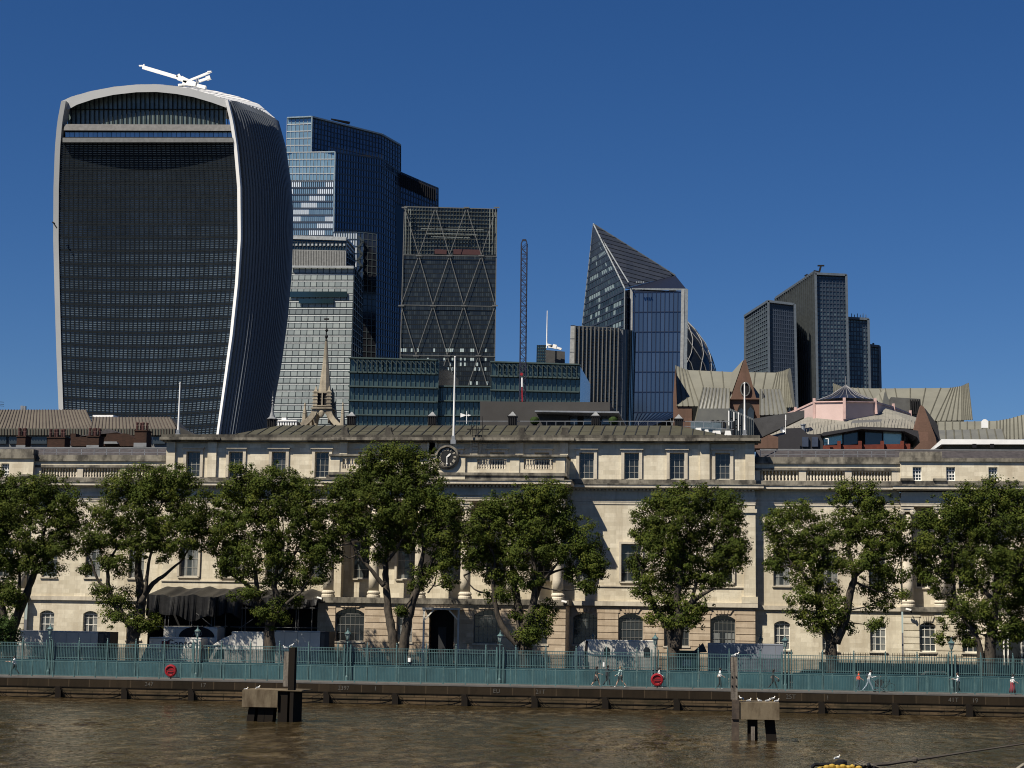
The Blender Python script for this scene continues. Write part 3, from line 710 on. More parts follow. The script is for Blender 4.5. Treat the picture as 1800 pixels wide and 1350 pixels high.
# flagpoles
def pole(px, pyt, pyb, Y, l):
    b = P(px, pyb, Y); t_ = PZ(pyt, Y, px); th = thing('flagpole', l, 'flagpole', b, 'flagpoles on the stone building')
    mb = MB(); mb.tube([(0, 0, 0), (0, 0, t_-b.z)], [.11, .06], 8); mb.sphere((0, 0, t_-b.z), .1, 5); mb.out('pole', whitem, th, local=True)
    mb = MB(); mb.box(-.25, .25, -.2, .2, -.3, .1); mb.box(-.16, .16, -.16, .16, .1, .5); mb.out('foot', chrome, th, local=True)
pole(313, 674, 764, 173.3, 'white flagpole at the left end of the roof, before the bulging glass tower')
pole(797, 628, 775, 169.2, 'tallest white flagpole rising behind the clock')
pole(1309, 674, 765, 173.3, 'white flagpole at the right end of the roof, before the brown gable')
# entrance canopy
cn = thing('entrance_canopy', 'white steel posts and canopy frame at the dark entrance door', 'canopy', (PX(775, 167.5, 1130), 167.0, QZ))
for px in (745, 806):
    x = PX(px, 166.5, 1100)
    mb = MB(); mb.box(x-.09, x+.09, 166.4, 166.58, QZ, 8.0); p_ = mb.out('canopy_post', whitep if px == 745 else chrome, cn)  # right post is grey to paint shade on white steel
    mb = MB(); mb.bar((x, 166.5, 7.0), (x+(1 if px == 745 else -1)*.9, 166.5, 7.95), .12); mb.out('brace', whitep, p_)
mb = MB(); mb.box(PX(742, 166.5, 1100), PX(809, 166.5, 1100), 166.3, 168.0, 8.0, 8.2); mb.out('canopy_beam', chrome, cn)
# wall cameras
for px, py, Y, l in ((562, 1050, 167.5, 'white security camera at the left corner of the portico'), (992, 1056, 167.5, 'white security camera at the right corner of the portico'), (1597, 1070, 171.3, 'white security camera on the right pavilion')):
    q = P(px, py, Y); t_ = thing('security_camera', l, 'camera', q)
    mb = MB(); mb.bar((-.25, 0, 0), (.25, -.1, -.12), .16, .16); mb.out('housing', whitem, t_, local=True)
    mb = MB(); mb.bar((.1, .0, -.1), (.25, .4, -.3), .07); mb.bar((.25, .0, -.05), (.25, .0, -.45), .1); mb.out('bracket', blackm, t_, local=True)
# scaffold with black sheeting
sc = thing('scaffold_shelter', 'scaffold draped in black tarpaulin against the left of the building', 'scaffold', (PX(410, 167, 1150), 168, QZ))
sx0, sx1 = PX(262, 167, 1050), PX(560, 167, 1050)
mb = MB(); n = 120
def zt(u): return 9.6+.1*math.sin(u*30)+.06*math.sin(u*71+1)-(0 if u < .58 else .15)
for i in range(n):
    u0, u1 = i/n, (i+1)/n
    for (u, v), (s_, t2) in (((u0, u1), (0, 1)),):
        xs_ = [sx0+(sx1-sx0)*q for q in (u, v)]
        f = [.22*math.sin(q*53+3*math.sin(q*13))+.12*math.sin(q*171+2*math.sin(q*29)) for q in (u, v)]
        lo = [7.0+.3*math.sin(q*17)+.15*math.sin(q*41) if q < .56 else 8.3-.5*math.sin((q-.56)*7) for q in (u, v)]
        mb.face([(xs_[0], 166.2+f[0], lo[0]), (xs_[1], 166.2+f[1], lo[1]), (xs_[1], 166.4+f[1]*.3, zt(v)-.6), (xs_[0], 166.4+f[0]*.3, zt(u)-.6)])
        mb.face([(xs_[0], 166.4+f[0]*.3, zt(u)-.6), (xs_[1], 166.4+f[1]*.3, zt(v)-.6), (xs_[1], 171.9, zt(v)+.3), (xs_[0], 171.9, zt(u)+.3)])
mb.out('tarpaulin', tarp, sc)
mb = MB(); mb.box(sx0, sx1, 171.5, 171.6, QZ, 9); mb.box(sx0, sx0+.1, 167, 171.5, QZ, 9); mb.out('shade_sheet', dark_in, sc)  # dark sheets stand in for the deep shade inside the scaffold
for px in (290, 296, 333, 337, 372, 377, 396, 425, 431, 520, 524, 548):
    x = PX(px, 166.6, 1100); mb = MB(); mb.tube([(x, 166.6, QZ), (x, 166.6, 9)], .045, 6); mb.out('scaffold_pole', pole_m, sc)
for a, b in (((345, 1078), (378, 1105)), ((420, 1105), (445, 1088)), ((405, 1069), (560, 1069)), ((262, 1101), (400, 1101)), ((405, 1102), (560, 1104))):
    mb = MB(); mb.tube([P(a[0], a[1], 166.4), P(b[0], b[1], 166.4)], .04, 6); mb.out('brace', pole_m, sc)
# railing by the building on the right
ar = thing('area_railing', 'black spiked railing on the low wall before the right wing', 'railing', (PX(1600, 166, 1160), 166, QZ))
mb = MB(); xa, xb = PX(1440, 166, 1160), 40
z0, z1 = PZ(1165, 166, 1500), PZ(1150, 166, 1500)
mb.box(xa, xb, 165.8, 166.2, QZ, z0); mb.out('low_wall', sooty, ar)
mb = MB(); x = xa
while x < xb: mb.box(x-.02, x+.02, 165.98, 166.02, z0, z1+.15); x += .22
mb.box(xa, xb, 165.97, 166.03, z1-.05, z1); mb.out('bars', blackm, ar)
# porch at the right edge
pc = thing('glazed_porch', 'dark glazed porch with white posts at the right end of the building', 'porch', (PX(1760, 168, 1150), 168, QZ))
mb = MB(); a, b = PX(1745, 168, 1130), PX(1795, 168, 1130); mb.box(a, b, 168, 171.5, QZ, 6.3, c=.2); mb.out('glazing', glassd, pc)
for x in (a, (a+b)/2-.3, b-1.2, b):
    mb = MB(); mb.box(x-.06, x+.06, 167.85, 167.98, QZ, 6.3); mb.out('porch_post', whitep, pc)
mb = MB(); mb.box(a-.2, b+.2, 167.7, 171.8, 6.31, 6.5); mb.out('porch_roof', whitep, pc)
# ------------------------------------------------------------------ towers and roofs behind
def base(px, py, Y): q = P(px, py, Y); return (q.x, q.y, 1.5)
def V(px, py, Y): return P(px, py, Y)
# -- bulging glass tower
wt_lou = cellmat('grey_louvred_glazing', [(.11, .15, .185), (.135, .182, .22), (.16, .21, .25)], rough=.35, metal=.0, spec=.5, reflect_mottle=.5)
wt_frame = M('louvre_black', (.016, .020, .024), .8, spec=.03)
wt_white = M('pale_metal_cladding', (.36, .37, .375), .5, col2=(.31, .32, .325), ns=.05)
wt_bright = M('sunlit_edge_metal', (.78, .78, .78), .5, col2=(.74, .74, .74), ns=.05)  # brighter frame metal, sun on the right edge painted into it
wt_grey = M('grey_metal_fins', (.12, .14, .165), .6, spec=.15, col2=(.11, .125, .15), ns=.03)
wt_dark = M('dark_glass_side', (.030, .038, .052), .25, spec=.6)
sky_glass = cellmat('sky_garden_glass', [(.07, .10, .10), (.11, .145, .14), (.08, .11, .11)], rough=.3, metal=.0)
blue_glass = cellmat('blue_strip_glass', [(.18, .28, .36), (.26, .36, .44)], rough=.2, metal=.6)
wtw = thing('curved_glass_tower', 'bulging grey glass skyscraper with white curved frame and rounded top', 'skyscraper', base(250, 760, 480))
def lerp_tab(tab, y):
    if y <= tab[0][0]: return tab[0][1]
    for (a, xa), (b, xb) in zip(tab, tab[1:]):
        if y <= b: return xa+(xb-xa)*(y-a)/(b-a)
    return tab[-1][1]
WL = [(178, 108), (215, 101), (260, 97), (330, 94.5), (420, 94), (520, 96.5), (620, 99.5), (720, 103.5), (790, 107)]
WR = [(178, 404), (215, 413), (260, 420), (330, 426), (420, 427), (500, 422), (590, 412.5), (680, 400), (765, 388), (790, 384)]
WS = [(178, 432), (192, 470), (213, 487), (260, 500), (330, 510), (400, 513), (480, 510), (560, 503), (640, 492), (700, 481), (745, 471), (790, 462)]
def WY(y): t_ = max(0, min(1, (y-178)/560.)); return 482-12*(1-t_)**2
def Wp(u, y):
    xl, xr = lerp_tab(WL, y), lerp_tab(WR, y)
    q = P(xl+(xr-xl)*u, y+7*math.sin(math.pi*u)*min(1, max(0, (y-230)/500.)), WY(y)+1.5*math.sin(math.pi*u)); return q
ys = [178+612*i/60 for i in range(61)]
# louvred front, floors every 23.6 px in the photo, seven louvres a floor
g = MB(); f = MB(); nb = 38; y = 250.0; fi = 0
u0, u1 = .030, .975
while y < 790:
    y2 = y+23.6
    for i in range(nb):
        a, b = u0+(u1-u0)*i/nb, u0+(u1-u0)*(i+1)/nb
        g.face([Wp(a, y2), Wp(b, y2), Wp(b, y), Wp(a, y)], 0, rnd.random())
    for k in range(6):
        yy = y+23.6*k/6
        w_ = .55 if k == 0 else .14+.25*max(0, min(1, (430-y)/180.))  # louvres widen upward to imitate the dark reflection near the top
        for i in range(0, nb, 2):
            a, b = u0+(u1-u0)*i/nb, u0+(u1-u0)*(i+2)/nb
            f.bar(Wp(a, yy)+Vector((0, -.1, 0)), Wp(b, yy)+Vector((0, -.1, 0)), .12, w_, side=(0, 1, 0))
    for i in range(nb+1):
        a = u0+(u1-u0)*i/nb
        f.bar(Wp(a, y2)+Vector((0, -.12, 0)), Wp(a, y)+Vector((0, -.12, 0)), .1, .24, side=(0, 1, 0))
    y = y2
g.out('louvred_front', wt_lou, wtw); f.out('louvres', wt_frame, wtw)
# white curved side frames
for nm, tab, w0, w1 in (('left_edge_frame', 0, -.001, .030), ('right_edge_frame', 1, .975, 1.0)):
    mb = MB(); yy = [178+612*i/40 for i in range(41)]
    for a, b in zip(yy, yy[1:]):
        oi, oo = (Vector((0, -.3, 0)), Vector((0, -.5, 0))) if not tab else (Vector((0, -.5, 0)), Vector((0, -2.2, 0))); k = Vector((0, 3.2, 0))
        wa = .040 if not tab and a < 260 else w1
        o0, o1 = (oo*.2, oo) if not tab else (oi, oo)
        mb.hexa([Wp(w0, b)+o0, Wp(w1, b)+o1, Wp(w1, b)+k, Wp(w0, b)+k, Wp(w0, a)+o0, Wp(w1, a)+o1, Wp(w1, a)+k, Wp(w0, a)+k])
    mb.out('edge_frame', wt_bright if tab else wt_white, wtw)
arch = [(108, 178), (125, 170), (160, 160), (200, 152.5), (240, 148.5), (275, 148), (310, 151.5), (340, 157), (375, 167), (404, 178)]
arci = [(119, 193), (135, 184), (165, 174), (200, 166.5), (240, 162), (275, 161.5), (310, 165), (340, 170.5), (372, 180), (397, 189)]
def dens(t, n=5):
    o = []
    for i in range(len(t)-1):
        for k in range(n): o.append((t[i][0]+(t[i+1][0]-t[i][0])*k/n, t[i][1]+(t[i+1][1]-t[i][1])*k/n))
    return o+[t[-1]]
A_, I_ = dens(arch), dens(arci); mb = MB()
for k in range(len(A_)-1):
    q = [V(*I_[k], 471.6), V(*I_[k+1], 471.6), V(*I_[k+1], 476), V(*I_[k], 476), V(*A_[k], 471.6), V(*A_[k+1], 471.6), V(*A_[k+1], 476), V(*A_[k], 476)]
    mb.hexa(q)
mb.out('arched_top_frame', wt_white, wtw)
g = MB(); f = MB()
n = len(I_)
for k in range(n-1):
    (xa, ya), (xb, yb) = I_[k], I_[k+1]
    for j in range(6):
        t0, t1 = j/6, (j+1)/6
        g.face([V(xa, ya+(219-ya)*t1, 475), V(xb, yb+(219-yb)*t1, 475), V(xb, yb+(219-yb)*t0, 475), V(xa, ya+(219-ya)*t0, 475)], 0, rnd.random())
i_ = 0; x = 117.0
while x < 404:
    yy = lerp_tab([(a, b) for a, b in I_], x); f.bar(V(x, 219, 474.6), V(x, yy, 474.6), .3, .22, side=(0, 1, 0)); x += 8.1
f.bar(V(112, 192, 474.6), V(402, 192, 474.6), .3, .18, side=(0, 1, 0))
for k in range(9): f.bar(V(150+k*25, 175-2*math.sin(k), 475.4), V(190+k*25, 188, 475.4), .3, .25, side=(0, 1, 0))
sg = g.out('sky_garden_glazing', sky_glass, wtw); f.out('glazing_bars', wt_frame, sg)
mb = MB(); mb.hexa([V(112, 229, 471.8), V(408, 230, 471.8), V(408, 230, 476), V(112, 229, 476), V(113, 218, 471.8), V(406, 219, 471.8), V(406, 219, 476), V(113, 218, 476)]); mb.out('balcony_beam', M('beam_mauve_grey', (.20, .195, .19), .6), wtw)
mb = MB(); mb.hexa([V(110, 250, 474), V(412, 251, 474), V(412, 251, 476), V(110, 250, 476), V(110, 229, 474), V(410, 230, 474), V(410, 230, 476), V(110, 229, 476)]); mb.out('recess', wt_frame, wtw)
g = MB()
for k in range(36):
    a, b = 115+k*8.15, 115+(k+1)*8.15-.8
    g.face([V(a, 241, 473), V(b, 241, 473), V(b, 232, 473), V(a, 232, 473)], 0, rnd.random())
g.out('terrace_glazing', blue_glass, wtw)
mb = MB(); mb.hexa([V(110, 250, 471.8), V(411, 250, 471.8), V(411, 250, 473), V(110, 250, 473), V(110, 242, 471.8), V(411, 242, 471.8), V(411, 242, 473), V(110, 242, 473)]); mb.out('lower_beam', M('beam_grey', (.14, .145, .145), .6), wtw)
# rounded east side with vertical fins
def Ws(u, y):
    k = math.sin(min(u, 1)*math.pi/2); t_ = (y-178)/612.
    yq = 178+35*k**3; yq = yq+(790-yq)*t_; xr = lerp_tab(WR, 178+(yq-178) if k < .01 else yq)
    q = P(xr+(lerp_tab(WS, max(yq, 180))-xr)*k, yq, WY(yq)+(512-WY(yq))*(1-math.cos(min(u, 1)*math.pi/2)))
    if u > 1: q = Vector((q.x-(u-1)*14, q.y+(u-1)*40, q.z))
    return q
g = MB(); f = MB(); uu = [i/26 for i in range(27)]+[1.3, 1.6, 2.0]; yy = [178+612*i/40 for i in range(41)]
for a, b in zip(uu, uu[1:]):
    for c, d in zip(yy, yy[1:]): g.face([Ws(a, d), Ws(b, d), Ws(b, c), Ws(a, c)])
for a in uu[1:27]:
    nrm = Vector((math.cos(a*math.pi/2)*.9, -math.sin(a*math.pi/2)-.2, 0)).normalized() if a < 1 else Vector((1, 0, 0))
    nrm = Vector((1, -.15, 0)).normalized()
    for c, d in zip(yy, yy[1:]): f.bar(Ws(a, d)+nrm*.2, Ws(a, c)+nrm*.2, .5, .55, side=nrm)
g.out('east_glazing', wt_dark, wtw, smooth=True); f.out('vertical_fins', wt_grey, wtw)
# white louvred roof
RB = [(150, 165), (200, 153.5), (240, 149.5), (275, 149), (310, 152), (345, 154), (380, 160), (420, 170), (455, 183), (484, 208)]
B_ = dens(RB); mb = MB(); f = MB()
for k in range(len(A_)-1):
    a, b = V(A_[k][0], A_[k][1], 476), V(A_[k+1][0], A_[k+1][1], 476)
    c, d = V(B_[k+1][0], B_[k+1][1], 511), V(B_[k][0], B_[k][1], 511)
    mb.face([a, b, c, d])
    e1, e2 = Vector((c.x-3, 530, c.z-3)), Vector((d.x-3, 530, d.z-3)); mb.face([d, c, e1, e2])
    if k % 3 == 0: f.bar(a+Vector((0, 0, .02)), d+Vector((0, 0, .02)), .12, .1)
rf = mb.out('roof', whitem, wtw); f.out('roof_louvres', M('grey_shadow_gap', (.35, .36, .37), .5), rf)
mb = MB(); mb.hexa([(wtw.location.x-20, 500, 1.5), (wtw.location.x+16, 500, 1.5), (wtw.location.x+16, 530, 1.5), (wtw.location.x-20, 530, 1.5), (wtw.location.x-24, 486, 140), (wtw.location.x+20, 500, 140), (wtw.location.x+20, 530, 140), (wtw.location.x-24, 530, 140)])
mb.out('tower_core', wt_dark, wtw)
# cleaning crane on the roof
bc = thing('roof_crane', 'white window cleaning crane with two arms on the curved tower roof', 'crane', V(335, 150, 490))
def pb(mb, a, b, w_, h_=None, Y=490, m=0): mb.bar(V(*a, Y), V(*b, Y), w_, h_, m, side=(0, 1, 0))
mb = MB(); pb(mb, (251, 118), (313, 136.5), .7, 1.0); pb(mb, (311, 136), (317, 132), .7, .9); pb(mb, (313, 137), (331, 143), 1.2, 1.2); mb.out('long_arm', whitem, bc)
mb = MB(); pb(mb, (244.5, 115.5), (250, 115.5), .5, .3); pb(mb, (250, 117), (254, 113.5), .4, .4); mb.out('arm_tip', whitem, bc)
mb = MB(); pb(mb, (319, 138), (330, 144), 1.5, 1.4); pb(mb, (322, 146), (345, 149), 1.5, 1.3); pb(mb, (329, 142), (344, 148), 1.4, 1.0); pb(mb, (314, 150), (345, 148), 1.2, .5); mb.out('machine_body', whitem, bc)
mb = MB(); pb(mb, (332, 142), (369, 127), .6, .6); pb(mb, (365, 126.5), (372, 126), .8, .35); mb.out('short_arm', whitem, bc)
mb = MB(); pb(mb, (350, 143), (364, 138), .6, .7); pb(mb, (363, 138.5), (370, 136), 1.2, 1.0); pb(mb, (347, 151), (362, 154.5), 1.2, 1.0); mb.out('counterweight', whitem, bc)
mb = MB(); pb(mb, (345, 140), (349, 152), .4, .4); pb(mb, (349, 138), (349, 150), .4, .3); pb(mb, (338, 143), (336, 151), .4, .3); mb.out('struts', chrome, bc)
bd = thing('roof_cradle', 'tiny dark cradle arm sticking out of the left edge of the curved tower', 'cradle', V(97, 395, 476))
mb = MB(); pb(mb, (92.5, 390.5), (96, 393), .5, .4, 475); pb(mb, (94, 392), (100, 401), .3, .3, 475); mb.out('arm', blackm, bd)

# -- pale gridded block below the glass towers
gb_glass = cellmat('grey_fritted_panes', [(.19, .22, .225), (.24, .275, .275), (.30, .335, .33), (.16, .185, .19)], rough=.3, metal=.0, reflect_mottle=.0)
gb_frame = M('pale_transom', (.40, .42, .42), .4, metal=.3)
gb_mull = M('dark_mullion', (.025, .035, .04), .4)
tealglass = cellmat('dark_teal_glass', [(.02, .045, .06), (.03, .06, .075)], rough=.1, metal=.5)
darkblue = cellmat('dark_blue_glass', [(.008, .012, .022), (.013, .018, .03), (.02, .028, .045)], rough=.1, metal=.2)
gbk = thing('gridded_office_block', 'pale gridded glass office block between the curved tower and the black slab', 'office block', base(560, 740, 640))
def quadpatch(par, nm, c4_, Ys, nx, nz, gm, fm, mw, mh, out_=.3, rf=None, sub='mullions', wave=None, vskip=1, hskip=1):
    """c4_: photo corners bl, br, tl, tr; Ys their distances"""
    g = MB(); f = MB()
    q = [V(p[0], p[1], Y) for p, Y in zip(c4_, Ys)]
    patch(g, f if fm else None, q[0], q[1], q[2], q[3], nx, nz, mw, mh, out_, rf, wave, vskip=vskip, hskip=hskip)
    o = g.out(nm, gm, par)
    if fm: f.out(sub, fm, o)
    return o
def rf_gb(i, j):
    if j in (17, ) : return 1.0
    return rnd.random()*.55+.12
quadpatch(gbk, 'front_glazing', [(465, 760), (613, 760), (495, 470), (622, 470)], [640]*4, 12, 24, gb_glass, gb_mull, .22, 0, .06, rf=rf_gb)
f = MB()
for j in range(25):
    y = 760-290*j/24; f.bar(V(466+30*j/24, y, 639.9), V(613+9*j/24, y, 639.9), .06, .3, side=(0, 1, 0))
f.out('transoms', M('white_transom', (.62, .65, .65), .5), gbk)
f = MB()
for j in range(25):
    y = 758-290*j/24; f.bar(V(466+30*j/24, y, 639.9), V(613+9*j/24, y, 639.9), .06, .3, side=(0, 1, 0))
f.out('dark_joints', gb_mull, gbk)  # thin dark lines beside the pale transoms
mb = MB(); mb.prism([(V(x_, y_, 640).x, V(x_, y_, 640).z) for x_, y_ in ((510, 523), (611, 523), (611, 513), (510, 513))], 639.2, 639.5); mb.prism([(V(x_, y_, 640).x, V(x_, y_, 640).z) for x_, y_ in ((526, 534), (587, 534), (587, 526), (526, 526))], 639.2, 639.5); mb.out('dark_window_band', tealglass, gbk)
quadpatch(gbk, 'side_glazing', [(613, 760), (634, 760), (622, 470), (637, 492)], [640, 670, 640, 670], 5, 24, darkblue, gb_mull, .3, .3)
o = quadpatch(gbk, 'plant_louvres', [(510, 470), (608, 470), (510, 440), (608, 442)], [642]*4, 34, 1, M('louvre_dark', (.05, .055, .055), .5), M('louvre_pale', (.22, .225, .22), .5), .45, .35, .8, sub='louvre_fins')
quadpatch(gbk, 'side_louvres', [(608, 470), (624, 482), (608, 442), (622, 448)], [642, 665, 642, 665], 5, 3, darkblue, gb_mull, .3, .3)
quadpatch(gbk, 'upper_glazing', [(510, 440), (608, 441), (510, 417), (609, 420)], [643]*4, 22, 3, tealglass, gb_mull, .2, .3)
quadpatch(gbk, 'upper_side', [(608, 442), (624, 462), (609, 420), (623, 436)], [643, 670, 643, 670], 4, 3, darkblue, gb_frame, .2, .5)
mb = MB(); pts = [(512, 416.5), (606, 418)]
mb.bar(V(510, 417, 642.6), V(609, 420, 642.6), .8, 1.4, side=(0, 1, 0)); mb.bar(V(609, 420, 642.6), V(623, 436, 670), .8, .8); mb.bar(V(512, 469, 639), V(622, 469.5, 639), 1, .8, side=(0, 1, 0))
for k in range(14): mb.bar(V(514+k*7, 432, 642.6), V(514+k*7, 428.5, 642.6), .3, .8, side=(0, 1, 0))  # pale dashes stand in for the lit strip of the glass band
mb.out('roof_edge', gb_frame, gbk)
mb = MB(); mb.hexa([V(466, 760, 642), V(612, 760, 642), V(612, 760, 680), V(466, 760, 680), V(512, 470, 642), V(620, 470, 642), V(620, 470, 680), V(512, 470, 680)]); mb.out('core', darkblue, gbk)
w2 = thing('white_glazed_penthouse', 'small pale glazed rooftop corner peeping above the gridded block', 'penthouse', base(607, 420, 700))
quadpatch(w2, 'glazing', [(585, 470), (627, 470), (585, 408), (628, 408)], [700]*4, 10, 5, cellmat('pale_panes', [(.45, .5, .52), (.6, .63, .64)], rough=.3, metal=.3), gb_mull, .2, .25)
mb = MB(); mb.hexa([V(585, 470, 701), V(627, 470, 701), V(627, 470, 720), V(585, 470, 720), V(585, 409, 701), V(627.5, 409, 701), V(627, 409, 720), V(585, 409, 720)]); mb.out('core', darkblue, w2)
bs_ = thing('black_slab_tower', 'narrow black slab tower with zigzag bracing right of the gridded block', 'office block', base(648, 740, 730))
quadpatch(bs_, 'front_glazing', [(634, 760), (660, 760), (640, 409), (662, 412)], [730]*4, 3, 30, cellmat('black_glass', [(.006, .006, .008), (.012, .012, .014)], rough=.15, metal=0), gb_mull, .3, .3)
quadpatch(bs_, 'left_side', [(620, 760), (634, 760), (628, 409), (640, 409)], [735, 730, 735, 730], 2, 30, darkblue, gb_mull, .3, .3)
mb = MB(); zz_ = [(630, 415), (638, 425), (629, 436), (637, 447), (628, 458), (637, 468), (628, 480), (636, 490)]
for a, b in zip(zz_, zz_[1:]): mb.bar(V(*a, 728), V(*b, 728), .6, .8, side=(0, 1, 0))
mb.out('zigzag_brace', gb_mull, bs_)
mb = MB(); mb.hexa([V(636, 760, 731), V(659, 760, 731), V(659, 760, 760), V(636, 760, 760), V(641, 410, 731), V(661, 413, 731), V(661, 413, 760), V(641, 410, 760)]); mb.out('core', darkblue, bs_)

# -- tallest faceted blue tower
litg = cellmat('lit_blue_panes', [(.15, .25, .35), (.18, .29, .39), (.66, .73, .78), (.72, .78, .82)], rough=.25, metal=.35, thr=[0, .3, .55, .8])
litb = cellmat('lit_sky_blue_panes', [(.17, .29, .36), (.23, .36, .43)], rough=.2, metal=.5)  # paler copy of the tower glass, sun on the left face painted in
navyg = cellmat('shaded_navy_glass', [(.068, .11, .17), (.08, .125, .195), (.10, .15, .225)], rough=.2, metal=.45)  # darker copy of the tower glass, shade of the east faces painted in
navyl = M('navy_mullion', (.026, .037, .060), .4)
tt = thing('tall_faceted_tower', 'tallest dark blue faceted glass tower with a pale lit left face', 'skyscraper', base(600, 740, 930))
def rf_lit(i, j):
    if (j*7+i//4*3) % 5 in (0, 3): return .6+.4*rnd.random()
    return rnd.random()*.5
quadpatch(tt, 'lit_face_upper', [(502, 318), (586.5, 318), (503, 268), (589, 267)], [932, 922, 932, 922], 14, 4, litb, gb_frame, .15, .5, .3)
quadpatch(tt, 'lit_face_crown', [(503, 268), (548, 268), (505, 207), (548, 205)], [931, 930, 932, 930], 6, 5, litb, gb_frame, .15, .45, .3)
quadpatch(tt, 'lit_face_lower', [(496, 760), (580, 760), (502, 318), (586.5, 318)], [932, 922, 932, 922], 24, 36, litg, navyl, .25, .9, .3, rf=rf_lit)
for nm, c_, Ys, nx in (('east_face', [(580, 760), (668, 760), (588.5, 268), (671, 280)], [922, 961, 922, 961], 18), ('east_face', [(668, 760), (700, 760), (671, 280), (704, 303)], [961, 978, 961, 983], 8), ('east_face', [(700, 760), (735, 760), (704, 303), (741, 319)], [978, 990, 983, 992], 8), ('east_face', [(735, 760), (768, 760), (741, 319), (770, 331)], [990, 1000, 992, 1000], 6),
                       ('crown_face', [(546, 268), (671, 296), (548, 206), (671, 236)], [930, 961, 930, 961], 22), ('crown_face', [(671, 296), (704, 310), (671, 236), (704, 255)], [961, 983, 961, 983], 7)):
    crown = nm[0] == 'c'
    quadpatch(tt, nm, c_, Ys, nx, 7 if crown else 40, navyg, navyl, .45, .7 if not crown else .3, .35)
f = MB()
for (xa, ya), (xb, yb), Ya, Yb, n in (((655, 289), (704, 305), 958, 983, 14), ((704, 305), (768, 333), 983, 999, 18)):
    for k in range(n):
        t_ = k/n; x_, y_ = xa+(xb-xa)*t_, ya+(yb-ya)*t_
        f.bar(V(x_, y_+22, Ya+(Yb-Ya)*t_-1), V(x_, y_, Ya+(Yb-Ya)*t_-1), .6, 1.0, side=(0, 1, 0))
f.out('plant_slots', blackm, tt)
mb = MB(); mb.bar(V(548, 205, 929), V(671, 236, 960), 1, .8); mb.bar(V(671, 236, 960), V(704, 255, 982), 1, .8); mb.bar(V(505, 207, 931), V(548, 205, 929), 1, .7); mb.bar(V(548.5, 205, 929), V(547, 268, 929), .8, .7); mb.bar(V(589, 267, 921), V(580, 760, 921), .8, .7); mb.bar(V(546, 268, 929), V(589, 267, 921), .8, .7)
mb.out('edge_trims', M('edge_trim', (.20, .27, .33), .4), tt)
mb = MB(); mb.hexa([V(582, 211, 950), V(614, 219, 955), V(614, 219, 962), V(582, 211, 962), V(582, 208, 950), V(616, 214, 955), V(616, 214, 962), V(582, 208, 962)]); mb.bar(V(627, 274, 950), V(652, 276, 952), .8, 1.2); mb.out('roof_gear', blackm, tt)
q0, q1, q2, q3 = V(505, 212, 935), V(546, 212, 935), V(669, 242, 966), V(702, 262, 985)
mb = MB(); bot = [V(505, 760, 935), V(578, 760, 935), V(666, 760, 966), V(698, 760, 985)]
zt_ = 246
B4 = [(p.x, p.y) for p in (V(505, 270, 936), V(586, 270, 928), V(669, 285, 966), V(766, 335, 1003))]+[(V(766, 335, 1003).x, 1040), (V(505, 270, 936).x, 1040)]
def vprism(mb, poly, z0, z1, m=0):
    n = len(poly); b = len(mb.v); mb.v += [(x, y, z0) for x, y in poly]+[(x, y, z1) for x, y in poly]
    mb.f.append(tuple(range(b+n, b+2*n))); mb.f.append(tuple(range(b+n-1, b-1, -1)))
    for i in range(n): j = (i+1) % n; mb.f.append((b+i, b+j, b+n+j, b+n+i))
    mb.m += [m]*(n+2); mb.c += [.5]*(n+2)
vprism(mb, B4, 1.5, zt_)
C4 = [(p.x, p.y) for p in (q0, q1, q2, q3)]+[(q3.x-30, 1030), (q0.x, 1030)]
vprism(mb, C4, zt_+.5, min(q0.z, q3.z)-1)
mb.out('core', darkblue, tt)

# -- braced wedge tower
bd_g = cellmat('black_braced_glass', [(.008, .011, .014), (.014, .018, .020), (.022, .028, .030), (.35, .42, .42)], rough=.25, metal=0., thr=[0, .35, .7, .985])
brace_m = M('pale_steel_brace', (.105, .11, .11), .6)
bt = thing('braced_wedge_tower', 'dark tower with pale diagonal zigzag bracing, right of the tallest tower', 'skyscraper', base(785, 740, 880))
def rf_b(i, j):
    if j in (20, 22, 23, 24, 27, 28, 29, 30, 34): return rnd.random()*.98 if rnd.random() < .75 else 1.
    return rnd.random()*.9
def BL(y): return 711-8*(y-362)/278.
def BR(y): return 873.5-4*(y-367)/293.
quadpatch(bt, 'front_glazing', [(BL(760), 760), (BR(760), 760), (BL(448), 448), (BR(449), 449)], [880]*4, 46, 38, bd_g, wt_frame, .12, .55, .08, rf=lambda i, j: rf_b(i, 37-j))
steel_ = M('open_floor_steel', (.035, .042, .04), .5)
quadpatch(bt, 'crown_glazing', [(BL(447), 447), (BR(449), 449), (711, 363), (873.5, 368)], [884]*4, 30, 12, cellmat('crown_panes', [(.006, .010, .010), (.02, .03, .03), (.05, .065, .062)], rough=.3, metal=0), steel_, .15, .35, .7)
f = MB()
for a in (713, 718, 722, 861, 866, 871): f.bar(V(a-1, 447, 881), V(a, 367, 881), .2, .35, side=(0, 1, 0))
for k, y in enumerate((402, 410, 416)): f.bar(V(740+9*k, y, 881), V(850-12*k, y+2, 881), .2, .35, side=(0, 1, 0))
f.out('service_frames', M('pale_frames', (.15, .17, .16), .5), bt)
mb = MB()
for a, b in (((764, 438), (785, 446)), ((797, 438), (845, 447))): mb.hexa([V(a[0], b[1], 882), V(b[0], b[1]+1, 882), V(b[0], b[1]+1, 883), V(a[0], b[1], 883), V(a[0], a[1], 882), V(b[0], a[1]+1, 882), V(b[0], a[1]+1, 883), V(a[0], a[1], 883)])
mb.out('red_spandrels', M('dark_red_panel', (.045, .010, .010), .5), bt)
